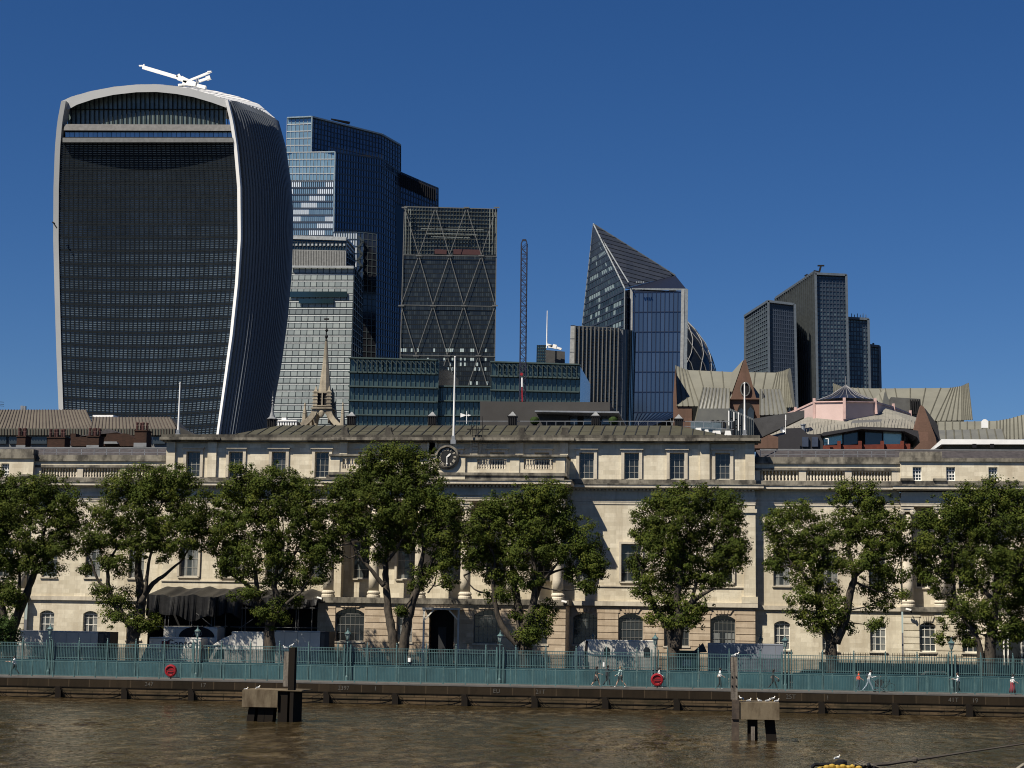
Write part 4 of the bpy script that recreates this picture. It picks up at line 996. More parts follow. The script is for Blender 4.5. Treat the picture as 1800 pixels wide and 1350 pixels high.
f = MB(); rows = [363.5, 448, 536, 624, 712, 790]; tn = [(711, 765, 820, 873), (736, 790, 846), (705, 761, 815, 870), (731, 786, 841), (700, 757, 811, 866), (727, 782, 837)]
for r_ in range(5):
    a = tn[r_]; b = tn[r_+1]
    for x0_ in a:
        for x1_ in b:
            if abs(x0_-x1_) < 34: f.bar(V(x0_, rows[r_]+1, 878.5), V(x1_, rows[r_+1], 878.5), .12, .32, side=(0, 1, 0))
for r_ in range(5):
    f.bar(V(BL(rows[r_]), rows[r_], 878.6), V(BR(rows[r_]), rows[r_]+(4 if r_ == 0 else 2.5), 878.6), .12, .3, side=(0, 1, 0))
    for x0_ in tn[r_]: f.bar(V(x0_-5, rows[r_]+1.2, 878), V(x0_+5, rows[r_]+1.4, 878.3), .2, .7, side=(0, 1, 0))
f.bar(V(BL(363), 363, 879), V(BL(760), 760, 879), .2, .4, side=(0, 1, 0)); f.bar(V(BR(368), 368, 879), V(BR(760), 760, 879), .2, .4, side=(0, 1, 0))
f.out('diagonal_bracing', brace_m, bt)
mb = MB(); mb.hexa([V(BL(760), 760, 886), V(BR(760), 760, 886), V(868, 760, 920), V(706, 760, 920), V(711.5, 364, 886), V(873, 369, 886), V(873, 369, 920), V(711.5, 364, 920)]); mb.out('core', darkblue, bt)

# -- green glazed offices
greeng = cellmat('green_glass_panes', [(.030, .052, .054), (.042, .070, .070), (.060, .092, .090)], rough=.14, metal=.35)
greenf = M('green_grey_fins', (.045, .070, .068), .45)
def green_block(l, c_, Y, nx, nz, truss, lab, fin=.35):
    t_ = thing('green_glass_offices', lab, 'office block', base((c_[0][0]+c_[1][0])/2, 740, Y), 'green glass office blocks')
    quadpatch(t_, 'glazing', c_, [Y]*4, nx*2, nz*3, greeng, greenf, .14, .1, .3, vskip=2, hskip=3)
    f = MB(); n = nz
    for j in range(nz+1):
        y0 = c_[0][1]+(c_[2][1]-c_[0][1])*j/nz; y1 = c_[1][1]+(c_[3][1]-c_[1][1])*j/nz
        f.bar(V(c_[0][0], y0, Y-.6), V(c_[1][0], y1, Y-.6), 1.2, .35, side=(0, 1, 0))
    f.out('floor_ledges', greenf, t_)
    if truss:
        f = MB(); x = c_[2][0]+5
        while x < c_[3][0]-8:
            yt = c_[2][1]+(c_[3][1]-c_[2][1])*(x-c_[2][0])/(c_[3][0]-c_[2][0])
            f.bar(V(x, yt+3, Y-1.2), V(x+7, yt+10, Y-1.2), .2, .22, side=(0, 1, 0)); f.bar(V(x+7, yt+3, Y-1.2), V(x+7, yt+25, Y-1.2), .25, .25, side=(0, 1, 0)); x += 8.6
        f.out('roof_struts', M('dark_strut', (.02, .035, .035), .5), t_)
    a, b = V(c_[2][0], c_[2][1], Y), V(c_[1][0], c_[1][1], Y)
    mb = MB(); mb.box(a.x+.1, V(c_[3][0], c_[3][1], Y).x-.1, Y+.4, Y+35, 1.5, V(c_[3][0], c_[3][1], Y).z-.3); mb.out('core', darkblue, t_)
green_block('a', [(613, 754), (768, 756), (616, 629), (772, 633)], 460, 19, 5, True, 'wide green glass office block right of the church spire')
green_block('b', [(766, 756), (865, 756), (771, 679), (864, 680)], 462, 12, 3, False, 'low green glass link block below the braced tower')
green_block('c', [(862, 760), (1018, 762), (864, 636), (1020, 641)], 455, 19, 5, True, 'wide green glass office block behind the mast crane')

# -- rooftop box with mast
ant = thing('rooftop_plant_tower', 'small green glass and grey rooftop tower with white dishes and thin mast', 'rooftop plant', base(968, 640, 560))
quadpatch(ant, 'green_glazing', [(943, 650), (960, 650), (944, 607), (960, 607)], [560]*4, 5, 8, cellmat('pale_green_panes', [(.05, .10, .10), (.10, .17, .16)], rough=.2, metal=.4), gb_mull, .12, .12)
mb = MB(); mb.hexa([V(959, 650, 559), V(993, 650, 559), V(993, 650, 580), V(959, 650, 580), V(959, 615, 559), V(993, 618, 559), V(993, 618, 580), V(959, 615, 580)]); mb.out('plant_box', M('grey_brick_box', (.05, .05, .05), .8), ant)
mb = MB(); mb.hexa([V(944, 650, 561), V(958, 650, 561), V(958, 650, 575), V(944, 650, 575), V(944, 608, 561), V(958, 608, 561), V(958, 608, 575), V(944, 608, 575)]); mb.out('core', darkblue, ant)
mb = MB(); mb.bar(V(962, 606, 556), V(987, 614, 556), 1, .7); mb.bar(V(974, 613, 556), V(976, 606, 556), 1.2, 1.2); mb.bar(V(964, 610, 556), V(972, 609, 556), 1, .8); mb.out('dishes', whitem, ant)
mb = MB(); mb.tube([V(961, 612, 556), V(962, 546, 556)], [.22, .12], 6); mb.out('mast', whitem, ant)

# -- curved dark office with fins
wl = thing('curved_finned_office', 'dark curved office block with tall grey fins in front of the sloping tower', 'office block', base(1060, 740, 620))
greyl = M('grey_stone_fin', (.30, .31, .31), .6); fin_m = M('dark_grey_fin', (.11, .11, .105), .5)
quadpatch(wl, 'left_fin_wall', [(997, 760), (1008, 760), (1003, 572), (1011, 572)], [620]*4, 1, 8, greyl, navyl, 0, .1, .1)
wg = cellmat('brown_black_panes', [(.008, .008, .008), (.014, .013, .012), (.03, .035, .034), (.16, .19, .19)], rough=.15, metal=0, thr=[0, .4, .8, .97])
quadpatch(wl, 'front_glazing', [(1008, 760), (1084, 760), (1011, 573), (1088, 577)], [621]*4, 22, 34, wg, fin_m, 0, .15, .2, rf=lambda i, j: (1. if (i > 13 and 6 < j < 15 and rnd.random() < .45) else rnd.random()*.95))
f = MB()
for k in range(12):
    t_ = k/11; f.bar(V(1008.5+75*t_, 760, 619.6), V(1011.5+76*t_, 573+4*t_, 619.6), 2.2, .42, side=(0, 1, 0))
f.out('vertical_fins', fin_m, wl)
quadpatch(wl, 'grey_edge', [(1084, 760), (1093, 760), (1088, 577), (1095.5, 579)], [620]*4, 2, 8, M('mid_grey_panel', (.12, .13, .14), .5), navyl, .1, .15, .1)
g = MB(); f = MB(); n = 8
for k in range(n):
    a0, a1 = k/n*math.pi/2, (k+1)/n*math.pi/2
    p0, p1 = V(1093+20*math.sin(a0), 760, 620+14*(1-math.cos(a0))), V(1093+20*math.sin(a1), 760, 620+14*(1-math.cos(a1)))
    t0, t1 = V(1095.5+22*math.sin(a0), 579+6*(1-math.cos(a0)), 620+14*(1-math.cos(a0))), V(1095.5+22*math.sin(a1), 579+6*(1-math.cos(a1)), 620+14*(1-math.cos(a1)))
    patch(g, f, p0, p1, t0, t1, 1, 30, .12, .0, .15)
o = g.out('curved_glazing', cellmat('black_curve_glass', [(.005, .006, .008), (.010, .011, .015)], rough=.08, metal=0), wl); f.out('mullions', navyl, o)
mb = MB(); mb.hexa([V(1004, 760, 622), V(1090, 760, 623), V(1090, 760, 660), V(1004, 760, 660), V(1010, 574, 622), V(1092, 581, 623), V(1092, 581, 660), V(1010, 574, 660)]); mb.out('core', darkblue, wl)

# -- sloping pointed tower
scg = cellmat('blue_reflective_panes', [(.052, .085, .140), (.060, .096, .158), (.070, .11, .178)], rough=.14, metal=.5)
scl = cellmat('dim_blue_panes', [(.02, .04, .065), (.03, .055, .085), (.055, .09, .12), (.24, .32, .35)], rough=.15, metal=.3, thr=[0, .35, .75, .93])  # palest panes stand in for lit floors
scd = cellmat('slope_dark_panes', [(.030, .033, .037), (.036, .039, .043), (.042, .045, .05)], rough=.4, metal=0.)
edge = M('silver_edge', (.25, .275, .29), .45, metal=.3)
sp = thing('pointed_sloping_tower', 'blue glass tower with a sharp slanting point, right of the mast crane', 'skyscraper', base(1130, 740, 780))
def polyfacade(par, nm, poly, step, cols, gm, fm, mw=.2, mh=.3, out_=.3, rf=None):
    """planar face cut into storeys at level heights"""
    zs_ = [p.z for p in poly]; z = min(zs_); top = max(zs_); nrm = (poly[1]-poly[0]).cross(poly[2]-poly[0]).normalized()
    if nrm.y > 0: nrm = -nrm
    def cut(zq):
        pts = []
        for i in range(len(poly)):
            a, b = poly[i], poly[(i+1) % len(poly)]
            if (a.z-zq)*(b.z-zq) <= 0 and abs(a.z-b.z) > 1e-6: pts.append(a+(b-a)*((zq-a.z)/(b.z-a.z)))
        pts.sort(key=lambda p: p.x); return (pts[0], pts[-1]) if pts else None
    g = MB(); f = MB(); j = 0; lv = []
    while z < top-.02:
        z2 = min(z+step, top-.01); lo, hi = cut(z+.005), cut(z2)
        for i in range(cols):
            g.face([lo[0]+(lo[1]-lo[0])*(i/cols), lo[0]+(lo[1]-lo[0])*((i+1)/cols), hi[0]+(hi[1]-hi[0])*((i+1)/cols), hi[0]+(hi[1]-hi[0])*(i/cols)], 0, rf(i, j) if rf else rnd.random())
            if mw: f.bar(lo[0]+(lo[1]-lo[0])*(i/cols)+nrm*.1, hi[0]+(hi[1]-hi[0])*(i/cols)+nrm*.1, out_, mw, side=nrm)
        if mh: f.bar(lo[0]+nrm*.1, lo[1]+nrm*.1, out_*.9, mh, side=nrm)
        z = z2; j += 1
    o = g.out(nm, gm, par)
    if f.v: f.out('mullions', fm, o)
    return o
Ax, Cx, Bx = V(1043, 393.5, 815), V(1098, 507, 765), V(1187, 484, 830)
Lb = V(1003, 760, 815); Cb = V(1096, 760, 765); Dx, Ex = V(1108, 508, 768), V(1207, 509, 768); Db, Eb = V(1106, 760, 768), V(1203, 760, 768)
polyfacade(sp, 'left_face', [Lb, Cb, Cx, Ax], 3.15, 16, scl, navyl, .2, .8, rf=lambda i, j: (1. if (j % 3 == 0 and 1 < i < 15 and 12 < j < 46 and i not in (7, 8) and rnd.random() < .8) else (.95 if i in (6, 12) and 14 < j < 44 and rnd.random() < .5 else rnd.random()*.9)))
polyfacade(sp, 'sloping_face', [Cx, Bx, Ax], 2.9, 8, scd, M('slope_ribs', (.020, .022, .024), .5), 0, .4, .1)
polyfacade(sp, 'front_face', [Db, Eb, Ex, Dx], 8.9, 13, scg, M('dark_blue_line', (.012, .02, .045), .4), .28, .35, .2)
polyfacade(sp, 'recessed_slot', [Cb+Vector((0, 1, 0)), Db+Vector((0, 1, 0)), Dx+Vector((0, 1, 0)), Cx+Vector((0, 1, 0))], 3, 2, darkblue, navyl, .1, .4)
mb = MB(); mb.face([Cx+Vector((0, .5, 0)), Dx+Vector((0, .4, 0)), Ex+Vector((0, .4, 0)), Bx]); mb.out('upper_wedge', M('black_wedge', (.010, .010, .014), .4), sp)
mb = MB()
for a, b, w_ in ((Ax, Cx, .55), (Ax, Bx, .6), (Ax, Lb, .5), (Cx, Cb, .5), (Dx, Ex, .8)): mb.bar(a, b, .4, w_, side=(0, 1, 0))
d2 = (Cx-Ax).normalized(); mb.bar(Ax+Vector((1.6, -.3, -3.2)), Cx+Vector((1.8, -.3, 2.4)), .7, .5, side=(0, 1, 0))
mb.bar(Ex+Vector((0, -.3, 0)), Eb+Vector((0, -.3, 0)), 1.0, 1.3, side=(0, 1, 0)); mb.out('silver_edges', edge, sp)
mb = MB(); mb.bar(Dx+Vector((.5, -.2, 0)), Db+Vector((.5, -.2, 0)), .7, 1.2, side=(0, 1, 0)); mb.bar(Ex+Vector((-1.6, -.2, 0)), Eb+Vector((-1.6, -.2, 0)), .7, 1.4, side=(0, 1, 0)); mb.out('grey_edges', greyl, sp)
f = MB()
for k in range(20):
    t_ = (k+1)/21; a = Ax+(Bx-Ax)*t_; f.bar(a+Vector((-1.2, -1, -2.2)), a+Vector((-.2, -1, -1.0)), .5, .8, side=(0, 1, 0))
for k in range(4): f.bar(V(1118+k*4, 496, 764), V(1120+k*4, 496, 764), .6, .8, side=(0, 1, 0))
f.out('rib_ends', edge, sp)
mb = MB(); back = [Vector((p.x, 850, p.z)) for p in (Lb, Eb)]
mb.face([Lb, Vector((Lb.x+2, 850, 1.5)), Vector((Ax.x+2, 850, Ax.z-4)), Ax]); mb.face([Eb, Vector((Eb.x, 850, 1.5)), Vector((Bx.x, 850, Bx.z-6)), Bx, Ex]); mb.face([Ax, Vector((Ax.x+2, 850, Ax.z-4)), Vector((Bx.x, 850, Bx.z-6)), Bx]); mb.out('rear_walls', darkblue, sp)

# -- rounded diagrid tower peeping out
gh = thing('rounded_diagrid_tower', 'dark rounded tower with white lattice behind the pointed tower edge', 'skyscraper', base(1166, 740, 930))
gc = V(1168, 700, 930); prof_px = [(760, 94), (700, 94), (650, 88), (630, 82), (605, 71), (580, 53), (565, 38), (550, 24), (536, 8)]
gh_prof = [(px_*930/3080, PZ(py_, 930, 1168)) for py_, px_ in prof_px]
mb = MB(); mb.lathe(gc.x, 930, gh_prof, 40); mb.out('glazing', M('black_round_glass', (.010, .012, .014), .2, spec=.5), gh, smooth=True)
f = MB()
def ghp(a, t_):
    k = t_*(len(gh_prof)-1); i = min(int(k), len(gh_prof)-2); fr_ = k-i
    r = gh_prof[i][0]*(1-fr_)+gh_prof[i+1][0]*fr_+.4; z = gh_prof[i][1]*(1-fr_)+gh_prof[i+1][1]*fr_
    return Vector((gc.x+r*math.cos(a), 930+r*math.sin(a), z))
for k in range(18):
    for s_ in (-1, 1):
        a0 = 2*math.pi*k/18; pts = [ghp(a0+s_*t_*.075, t_/16) for t_ in range(17)]
        f.tube(pts, .24, 5, cap=False)
f.out('lattice', M('white_lattice', (.17, .175, .18), .6), gh)

# -- stepped dark towers on the right
tg = cellmat('dark_teal_grid_panes', [(.030, .045, .060), (.040, .060, .076), (.060, .088, .10), (.09, .12, .13)], rough=.18, metal=.25)
tgn = cellmat('near_black_panes', [(.008, .009, .014), (.013, .015, .02)], rough=.25, metal=0)
tgf = M('blue_grey_frame', (.085, .105, .13), .45); tgs = M('silver_fin', (.075, .085, .09), .4, metal=.3)
st_ = thing('stepped_dark_towers', 'cluster of stepped dark glass towers with pale corner frames at the right', 'skyscraper', base(1430, 700, 640))
quadpatch(st_, 'left_block_side', [(1309, 760), (1352, 760), (1309.5, 556), (1350, 530)], [665, 640, 665, 640], 12, 30, tg, tgf, .25, .25, .3)
quadpatch(st_, 'left_block_front', [(1352, 760), (1399, 760), (1350, 529), (1395, 535)], [640]*4, 14, 30, tgn, navyl, .25, .3, .25)
quadpatch(st_, 'tall_block_side', [(1366, 760), (1436, 760), (1365, 524), (1432, 479)], [690, 640, 690, 640], 20, 34, tg, tgs, .45, .0, .8)
quadpatch(st_, 'tall_block_front', [(1437, 760), (1493, 760), (1433, 482), (1487, 484)], [640]*4, 9, 38, tg, navyl, .3, .3, .3, rf=lambda i, j: (rnd.random()*.2 if j > 29 else rnd.random()))
quadpatch(st_, 'middle_block_front', [(1493, 760), (1530, 760), (1490, 559), (1526, 561)], [645]*4, 7, 26, tg, navyl, .25, .3, .3)
quadpatch(st_, 'right_block_front', [(1531, 760), (1549, 760), (1529, 607), (1545.5, 609)], [650]*4, 4, 20, tg, navyl, .25, .3, .3)
f = MB()
for a, b, Y in (((1350.5, 529), (1353, 760), 639), ((1433.5, 481), (1438, 760), 639), ((1487.5, 483), (1493, 760), 639), ((1397, 535), (1402, 760), 639), ((1526.5, 561), (1530.5, 760), 644), ((1546, 609), (1549.5, 760), 649), ((1489, 559), (1494, 760), 643), ((1529, 607), (1532, 760), 648),
                ((1433, 481), (1488, 483.5), 639), ((1350, 529.5), (1396, 535), 639), ((1490, 559), (1527, 561), 644), ((1529, 607), (1546, 609), 649)): f.bar(V(*a, Y), V(*b, Y), .9, .85, side=(0, 1, 0))
f.bar(V(1365, 524, 689), V(1432, 479, 640), .9, 1.2, side=(0, 0, 1)); f.bar(V(1309.5, 556, 664), V(1350, 530, 640), .9, 1, side=(0, 0, 1)); f.bar(V(1309.5, 556, 664), V(1309, 760, 664), .8, .7, side=(0, 1, 0))
f.out('corner_frames', tgf, st_)
f = MB()
for k in range(6): f.tube([V(1497+k*5, 560, 648), V(1497+k*5, 551+k % 2*2, 648)], .15, 5)
f.tube([V(1535, 608, 652), V(1535, 603, 652)], .4, 5); f.out('roof_aerials', tgf, st_)
mb = MB()
for (xa, ya), (xb, yb), Y in (((1352, 760), (1397, 538), 642), ((1438, 760), (1486, 487), 642), ((1494, 760), (1525, 564), 647), ((1532, 760), (1545, 612), 652)):
    a, b = V(xa, ya, Y), V(xb, yb, Y); mb.box(a.x, b.x, Y, Y+28, 1.5, b.z)
mb.out('core', darkblue, st_)
rc2 = thing('roof_crane', 'small dark window cleaning crane on top of the stepped towers', 'crane', V(1440, 480, 650))
mb = MB(); pb(mb, (1430, 477), (1441, 479), 1, .8, 650); pb(mb, (1440, 479), (1443, 467.5), .8, .7, 650); mb.out('crane_mast', blackm, rc2)
mb = MB(); pb(mb, (1437, 467), (1449, 467), .6, .5, 650); mb.out('jib', blackm, rc2)
mb = MB(); pb(mb, (1415, 486), (1420, 483), .6, .9, 660); mb.out('winch', blackm, rc2)

# -- lattice mast crane
mc = thing('mast_crane', 'slender dark blue lattice crane mast rising above the green offices', 'crane', base(919, 705, 330))
navy = M('navy_lattice', (.012, .014, .035), .5)
pA, pB = V(918.5, 705, 330), V(921.5, 428, 330); hw = .55
f = MB()
for sx in (-hw, hw):
    for sy in (-hw, hw): f.bar(pA+Vector((sx, sy, 0)), pB+Vector((sx, sy, 0)), .13)
n = 30
for k in range(n):
    a, b = pA+(pB-pA)*(k/n), pA+(pB-pA)*((k+1)/n); s_ = hw if k % 2 else -hw
    for sy in (-hw, hw):
        f.bar(a+Vector((-s_, sy, 0)), b+Vector((s_, sy, 0)), .09); f.bar(a+Vector((-hw, sy, 0)), a+Vector((hw, sy, 0)), .08)
    for sx in (-hw, hw): f.bar(a+Vector((sx, -s_, 0)), b+Vector((sx, s_, 0)), .08)
f.out('lattice_mast', navy, mc)
mb = MB(); t_ = pB; mb.bar(t_+Vector((-hw, 0, 0)), t_+Vector((-.3, 0, .7)), .2); mb.bar(t_+Vector((hw, 0, 0)), t_+Vector((.3, 0, .7)), .2); mb.bar(t_+Vector((-.35, 0, .65)), t_+Vector((.35, 0, .65)), .35); mb.out('mast_head', navy, mc)
mb = MB(); a = V(917.5, 664, 328.5); mb.bar(a, V(917.5, 680, 328.5), .25, .25); mb.out('white_ram', whitem, mc)
mb = MB(); mb.bar(V(917.5, 681, 328.5), V(918, 706, 328.5), .2, .2); mb.bar(V(915, 657, 328.5), V(919, 659, 328.5), .5, .5); mb.out('red_ram', redp, mc)
mb = MB(); mb.bar(pA+Vector((0, 0, -25)), pA, .9, .9); mb.out('mast_base', navy, mc)

# -- dark penthouse
dp = thing('dark_clad_penthouse', 'low dark grey clad penthouse behind the green roof right of the clock', 'building', base(965, 745, 225))
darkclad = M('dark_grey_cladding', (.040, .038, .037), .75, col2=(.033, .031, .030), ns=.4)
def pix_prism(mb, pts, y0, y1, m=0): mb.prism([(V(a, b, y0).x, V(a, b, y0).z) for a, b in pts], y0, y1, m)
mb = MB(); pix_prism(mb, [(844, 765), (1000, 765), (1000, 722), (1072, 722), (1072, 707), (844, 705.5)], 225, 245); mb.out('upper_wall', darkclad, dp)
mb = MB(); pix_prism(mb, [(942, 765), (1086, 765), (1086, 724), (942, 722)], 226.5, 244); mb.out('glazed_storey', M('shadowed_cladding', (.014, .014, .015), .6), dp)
mb = MB(); pix_prism(mb, [(940, 724), (1088, 726), (1088, 723), (940, 721.5)], 222.5, 244); mb.out('overhang', chrome, dp)
for a, b in ((953, 983), (995, 1005), (1006, 1015), (1026, 1048), (1058, 1082)):
    mb = MB(); pix_prism(mb, [(a, 746), (b, 746), (b, 731), (a, 731)], 226.2, 226.4); mb.out('window', M('blue_grey_window', (.05, .065, .085), .1, spec=.8), dp)
for px, l in ((940, 'dark round shrub left of the penthouse windows'), (1078, 'dark round shrub at the right end of the penthouse terrace')):
    q = V(px, 745, 222); s_ = thing('potted_shrub', l, 'shrub', q)
    mb = MB()
    for k in range(260):
        d = Vector((rnd.gauss(0, 1), rnd.gauss(0, 1), rnd.gauss(0, 1))).normalized(); p_ = Vector((d.x*.6, d.y*.6, .4+d.z*.5)); u_ = d.orthogonal().normalized()*.12; v_ = d.cross(u_)
        mb.face([p_-u_-v_, p_+u_-v_, p_+u_+v_, p_-u_+v_], 0, rnd.random()*.5)
    mb.out('foliage', leaf_shrub, s_, local=True)
    mb = MB(); mb.lathe(0, 0, [(.25, -.4), (.32, .1)], 10); mb.out('pot', blackm, s_, local=True)

# -- church spire
cs = thing('church_spire', 'slender pale stone gothic church spire on flying arches above the green roof', 'church spire', base(570, 745, 240))
gst = masonry('spire_stone', (.33, .29, .225), (.26, .23, .175), (.09, .075, .06), amt=.7, bw=.6, bh=.3, lo=.45, hi=.62)
mtr = 240/3100.
def zp(py): return PZ(py, 240, 571)
cx_, cy2 = V(571, 650, 240).x, 240
mb = MB(); mb.lathe(cx_+.1, cy2, [(.98, zp(702)), (.74, zp(672)), (.44, zp(640)), (.15, zp(597))], 8, a0=R_(22.5)); mb.out('spire', gst, cs)
mb = MB(); mb.lathe(cx_+.1, cy2, [(.19, zp(599)), (.09, zp(595)), (.28, zp(592)), (.06, zp(588)), (.05, zp(584)), (.25, zp(581)), (.04, zp(577)), (.03, zp(560))], 8)
mb.bar((cx_-.3, cy2, zp(561)), (cx_+.4, cy2, zp(561)), .06, .25); mb.out('finial', blackm, cs)
mb = MB()
for sx in (-1, 1):
    for sy in (-1, 1): mb.box(cx_+sx*.95-.28, cx_+sx*.95+.28, cy2+sy*.95-.28, cy2+sy*.95+.28, zp(718), zp(689)); mb.lathe(cx_+sx*.95, cy2+sy*.95, [(.36, zp(689)), (.26, zp(688)), (.04, zp(680))], 4, a0=R_(45))
for k, z in enumerate((716, 710, 704, 698, 692)):
    r = 1.25-.06*k; mb.box(cx_-r, cx_+r, cy2-1.28+.05*k, cy2-1.1, zp(z), zp(z)+.16) if k in (0, 4) else None
    for s_ in (-1, 1): mb.box(cx_+s_*1.0-.4, cx_+s_*1.0+.4, cy2-1.3, cy2-1.2, zp(z), zp(z)+.15)
mb.box(cx_-1.5, cx_+1.5, cy2-1.5, cy2+1.5, zp(720.5), zp(718)); mb.box(cx_-.08, cx_+.08, cy2-1.15, cy2-.95, zp(716), zp(690)); mb.out('lantern_stage', gst, cs)
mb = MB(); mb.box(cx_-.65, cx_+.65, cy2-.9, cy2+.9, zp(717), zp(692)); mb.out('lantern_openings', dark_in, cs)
mb = MB()
for sx in (-1, 1):
    for sy in (-1, 1):
        for k in range(8):
            t0, t1 = k/8, (k+1)/8
            def fp(t_): return Vector((cx_+sx*(1.0+2.3*t_**1.8), cy2+sy*(1.0+1.2*t_**1.8), zp(721)-(zp(721)-zp(757))*t_))
            mb.bar(fp(t0), fp(t1)+Vector((0, 0, -.05)), .5, .75)
mb.out('flying_arches', gst, cs)
mb = MB()
n = 8
for k in range(n):
    a0, a1 = math.pi*k/n, math.pi*(k+1)/n
    mb.hexa([(cx_+.95*math.cos(a1), cy2-1.2, zp(745)+1.6*math.sin(a1)), (cx_+.95*math.cos(a0), cy2-1.2, zp(745)+1.6*math.sin(a0)), (cx_+.95*math.cos(a0), cy2+1, zp(745)+1.6*math.sin(a0)), (cx_+.95*math.cos(a1), cy2+1, zp(745)+1.6*math.sin(a1)),
             (cx_+1.25*math.cos(a1), cy2-1.2, zp(721)), (cx_+1.25*math.cos(a0), cy2-1.2, zp(721)), (cx_+1.25*math.cos(a0), cy2+1, zp(721)), (cx_+1.25*math.cos(a1), cy2+1, zp(721))])
mb.sphere((cx_, cy2-1.3, zp(729)), .4, 5, sc=(1, .5, 1.3)); mb.out('central_arch', gst, cs)
for px, top, sc_ in ((535, 706, .6), (555, 718, .35), (588, 704, .55), (602, 710, .5), (547, 722, .3)):
    q = V(px, 748, 241 if px != 602 else 238); mb = MB(); zt2 = PZ(top, 240, px)
    mb.lathe(q.x, q.y, [(sc_*.95, q.z-2), (sc_*.8, q.z), (sc_*.5, q.z+(zt2-q.z)*.5), (sc_*.55, q.z+(zt2-q.z)*.52), (sc_*.18, q.z+(zt2-q.z)*.85), (sc_*.3, q.z+(zt2-q.z)*.87), (.05, zt2)], 6); mb.out('pinnacle', gst, cs)
mb = MB(); q = V(570, 760, 240); mb.box(q.x-3.2, q.x+3.2, 237, 243, 1.5, q.z-.3); mb.out('church_tower', gst, cs)

# -- white cabin
wc = thing('white_rooftop_cabin', 'small white railed cabin left of the church spire', 'rooftop cabin', V(504, 746, 235))
mb = MB(); pix_prism(mb, [(487, 755), (521, 755), (521, 740), (487, 740)], 236, 238); mb.out('cabin_wall', M('grey_cabin', (.12, .13, .13), .6), wc)
mb = MB(); pix_prism(mb, [(486, 740.5), (521.5, 740.5), (521.5, 738), (486, 738)], 235.6, 236.2); pix_prism(mb, [(495, 738), (503, 738), (503, 734), (495, 734)], 236, 237)
for k in range(8): pix_prism(mb, [(488+k*4.4, 752), (490.4+k*4.4, 752), (490.4+k*4.4, 740.5), (488+k*4.4, 740.5)], 235.7, 236)
mb.out('white_frame', whitem, wc)
# wind vane
wv = thing('wind_vane', 'tiny white wind vane above the ridge right of the tall flagpole', 'wind vane', V(821, 742, 200))
mb = MB(); mb.tube([V(820.5, 745, 200), V(820.5, 723, 200)], .05, 5); mb.out('spindle', whitem, wv)
mb = MB(); a, b = V(811, 730, 200), V(828, 730, 200); mb.bar(a, b, .06, .08, side=(0, 1, 0)); mb.prism([(a.x-.1, a.z-.25), (a.x+.5, a.z-.05), (a.x+.5, a.z+.05), (a.x-.1, a.z+.25)], 199.95, 200.05); mb.prism([(b.x-.35, b.z-.12), (b.x, b.z), (b.x-.35, b.z+.12)], 199.95, 200.05); mb.out('arrow', whitem, wv)

# -- brown roofed building at the left
lb = thing('brown_roofed_building', 'long building with ribbed brown metal roof behind the left wing', 'building', base(150, 770, 205))
brownroof = M('ribbed_brown_roof', (.105, .092, .070), .6, col2=(.085, .075, .058), ns=.3)
def slope_roof(par, nm, c_, Ya, Yb, mat_, seamm, n, sw=.08, sh=.12):
    """c_: photo corners bl, br, tl, tr; eaves at Ya, ridge at Yb, ribs running up the slope"""
    bl, br, tl, tr = V(*c_[0], Ya), V(*c_[1], Ya), V(*c_[2], Yb), V(*c_[3], Yb)
    mb = MB(); mb.face([bl, br, tr, tl]); mb.face([tl, tr, tr+Vector((0, 10, -6)), tl+Vector((0, 10, -6))]); o = mb.out(nm, mat_, par)
    f = MB()
    for i in range(n+1):
        t_ = i/n; f.bar(bl+(br-bl)*t_+Vector((0, 0, .04)), tl+(tr-tl)*t_+Vector((0, 0, .04)), sw, sh)
    f.out('roof_ribs', seamm, o); return o
rib_b = M('brown_rib', (.07, .052, .038), .6)
slope_roof(lb, 'upper_roof', [(-40, 754), (166, 755), (-20, 720.5), (150, 720.5)], 205, 213, brownroof, rib_b, 34)
slope_roof(lb, 'lower_roof', [(160, 754), (310, 755), (164, 733.5), (299, 733.5)], 204.5, 210, brownroof, rib_b, 24)
mb = MB(); pix_prism(mb, [(-40, 765), (308, 765), (308, 753.5), (-40, 753)], 204, 204.4); f_ = mb.out('ribbed_fascia', M('grey_green_fascia', (.075, .078, .062), .6), lb)
f = MB()
for k in range(70): f.bar(V(-38+k*5, 765, 203.95), V(-38+k*5, 753.5, 203.95), .08, .1, side=(0, 1, 0))
f.out('fascia_ribs', rib_b, f_)
mb = MB(); pix_prism(mb, [(-40, 790), (318, 790), (318, 765.5), (-40, 765.5)], 204.6, 212); mb.out('wall', M('grey_wall', (.16, .16, .155), .7), lb)
for a, b in ((-10, 11), (16, 40), (51, 82), (84, 118), (122, 160), (165, 240), (268, 290)):
    mb = MB(); pix_prism(mb, [(a, 780), (b, 780), (b, 768), (a, 768)], 204.3, 204.5); mb.out('window', glassd, lb)
mb = MB(); pix_prism(mb, [(163, 733), (199, 733), (199, 729.5), (163, 729.5)], 211, 214); mb.out('white_skylight', whitem, lb)
mb = MB(); pix_prism(mb, [(36, 721), (40, 721), (40, 713), (36, 713)], 214, 214.4); pix_prism(mb, [(41, 721), (44.5, 721), (44.5, 713.5), (41, 713.5)], 214, 214.4); mb.out('roof_flue', chrome, lb)
mb = MB(); mb.tube([V(-1, 722, 214), V(-1, 705, 214)], .05, 5)
for yy_ in (706, 710, 713): mb.bar(V(-6, yy_, 214), V(7, yy_+1, 214), .05)
mb.out('aerial', blackm, lb)
mb = MB(); pix_prism(mb, [(299, 733.5), (318, 752), (345, 765), (299, 768)], 209, 212); mb.out('hip_end', M('dark_hip', (.04, .04, .038), .6), lb)
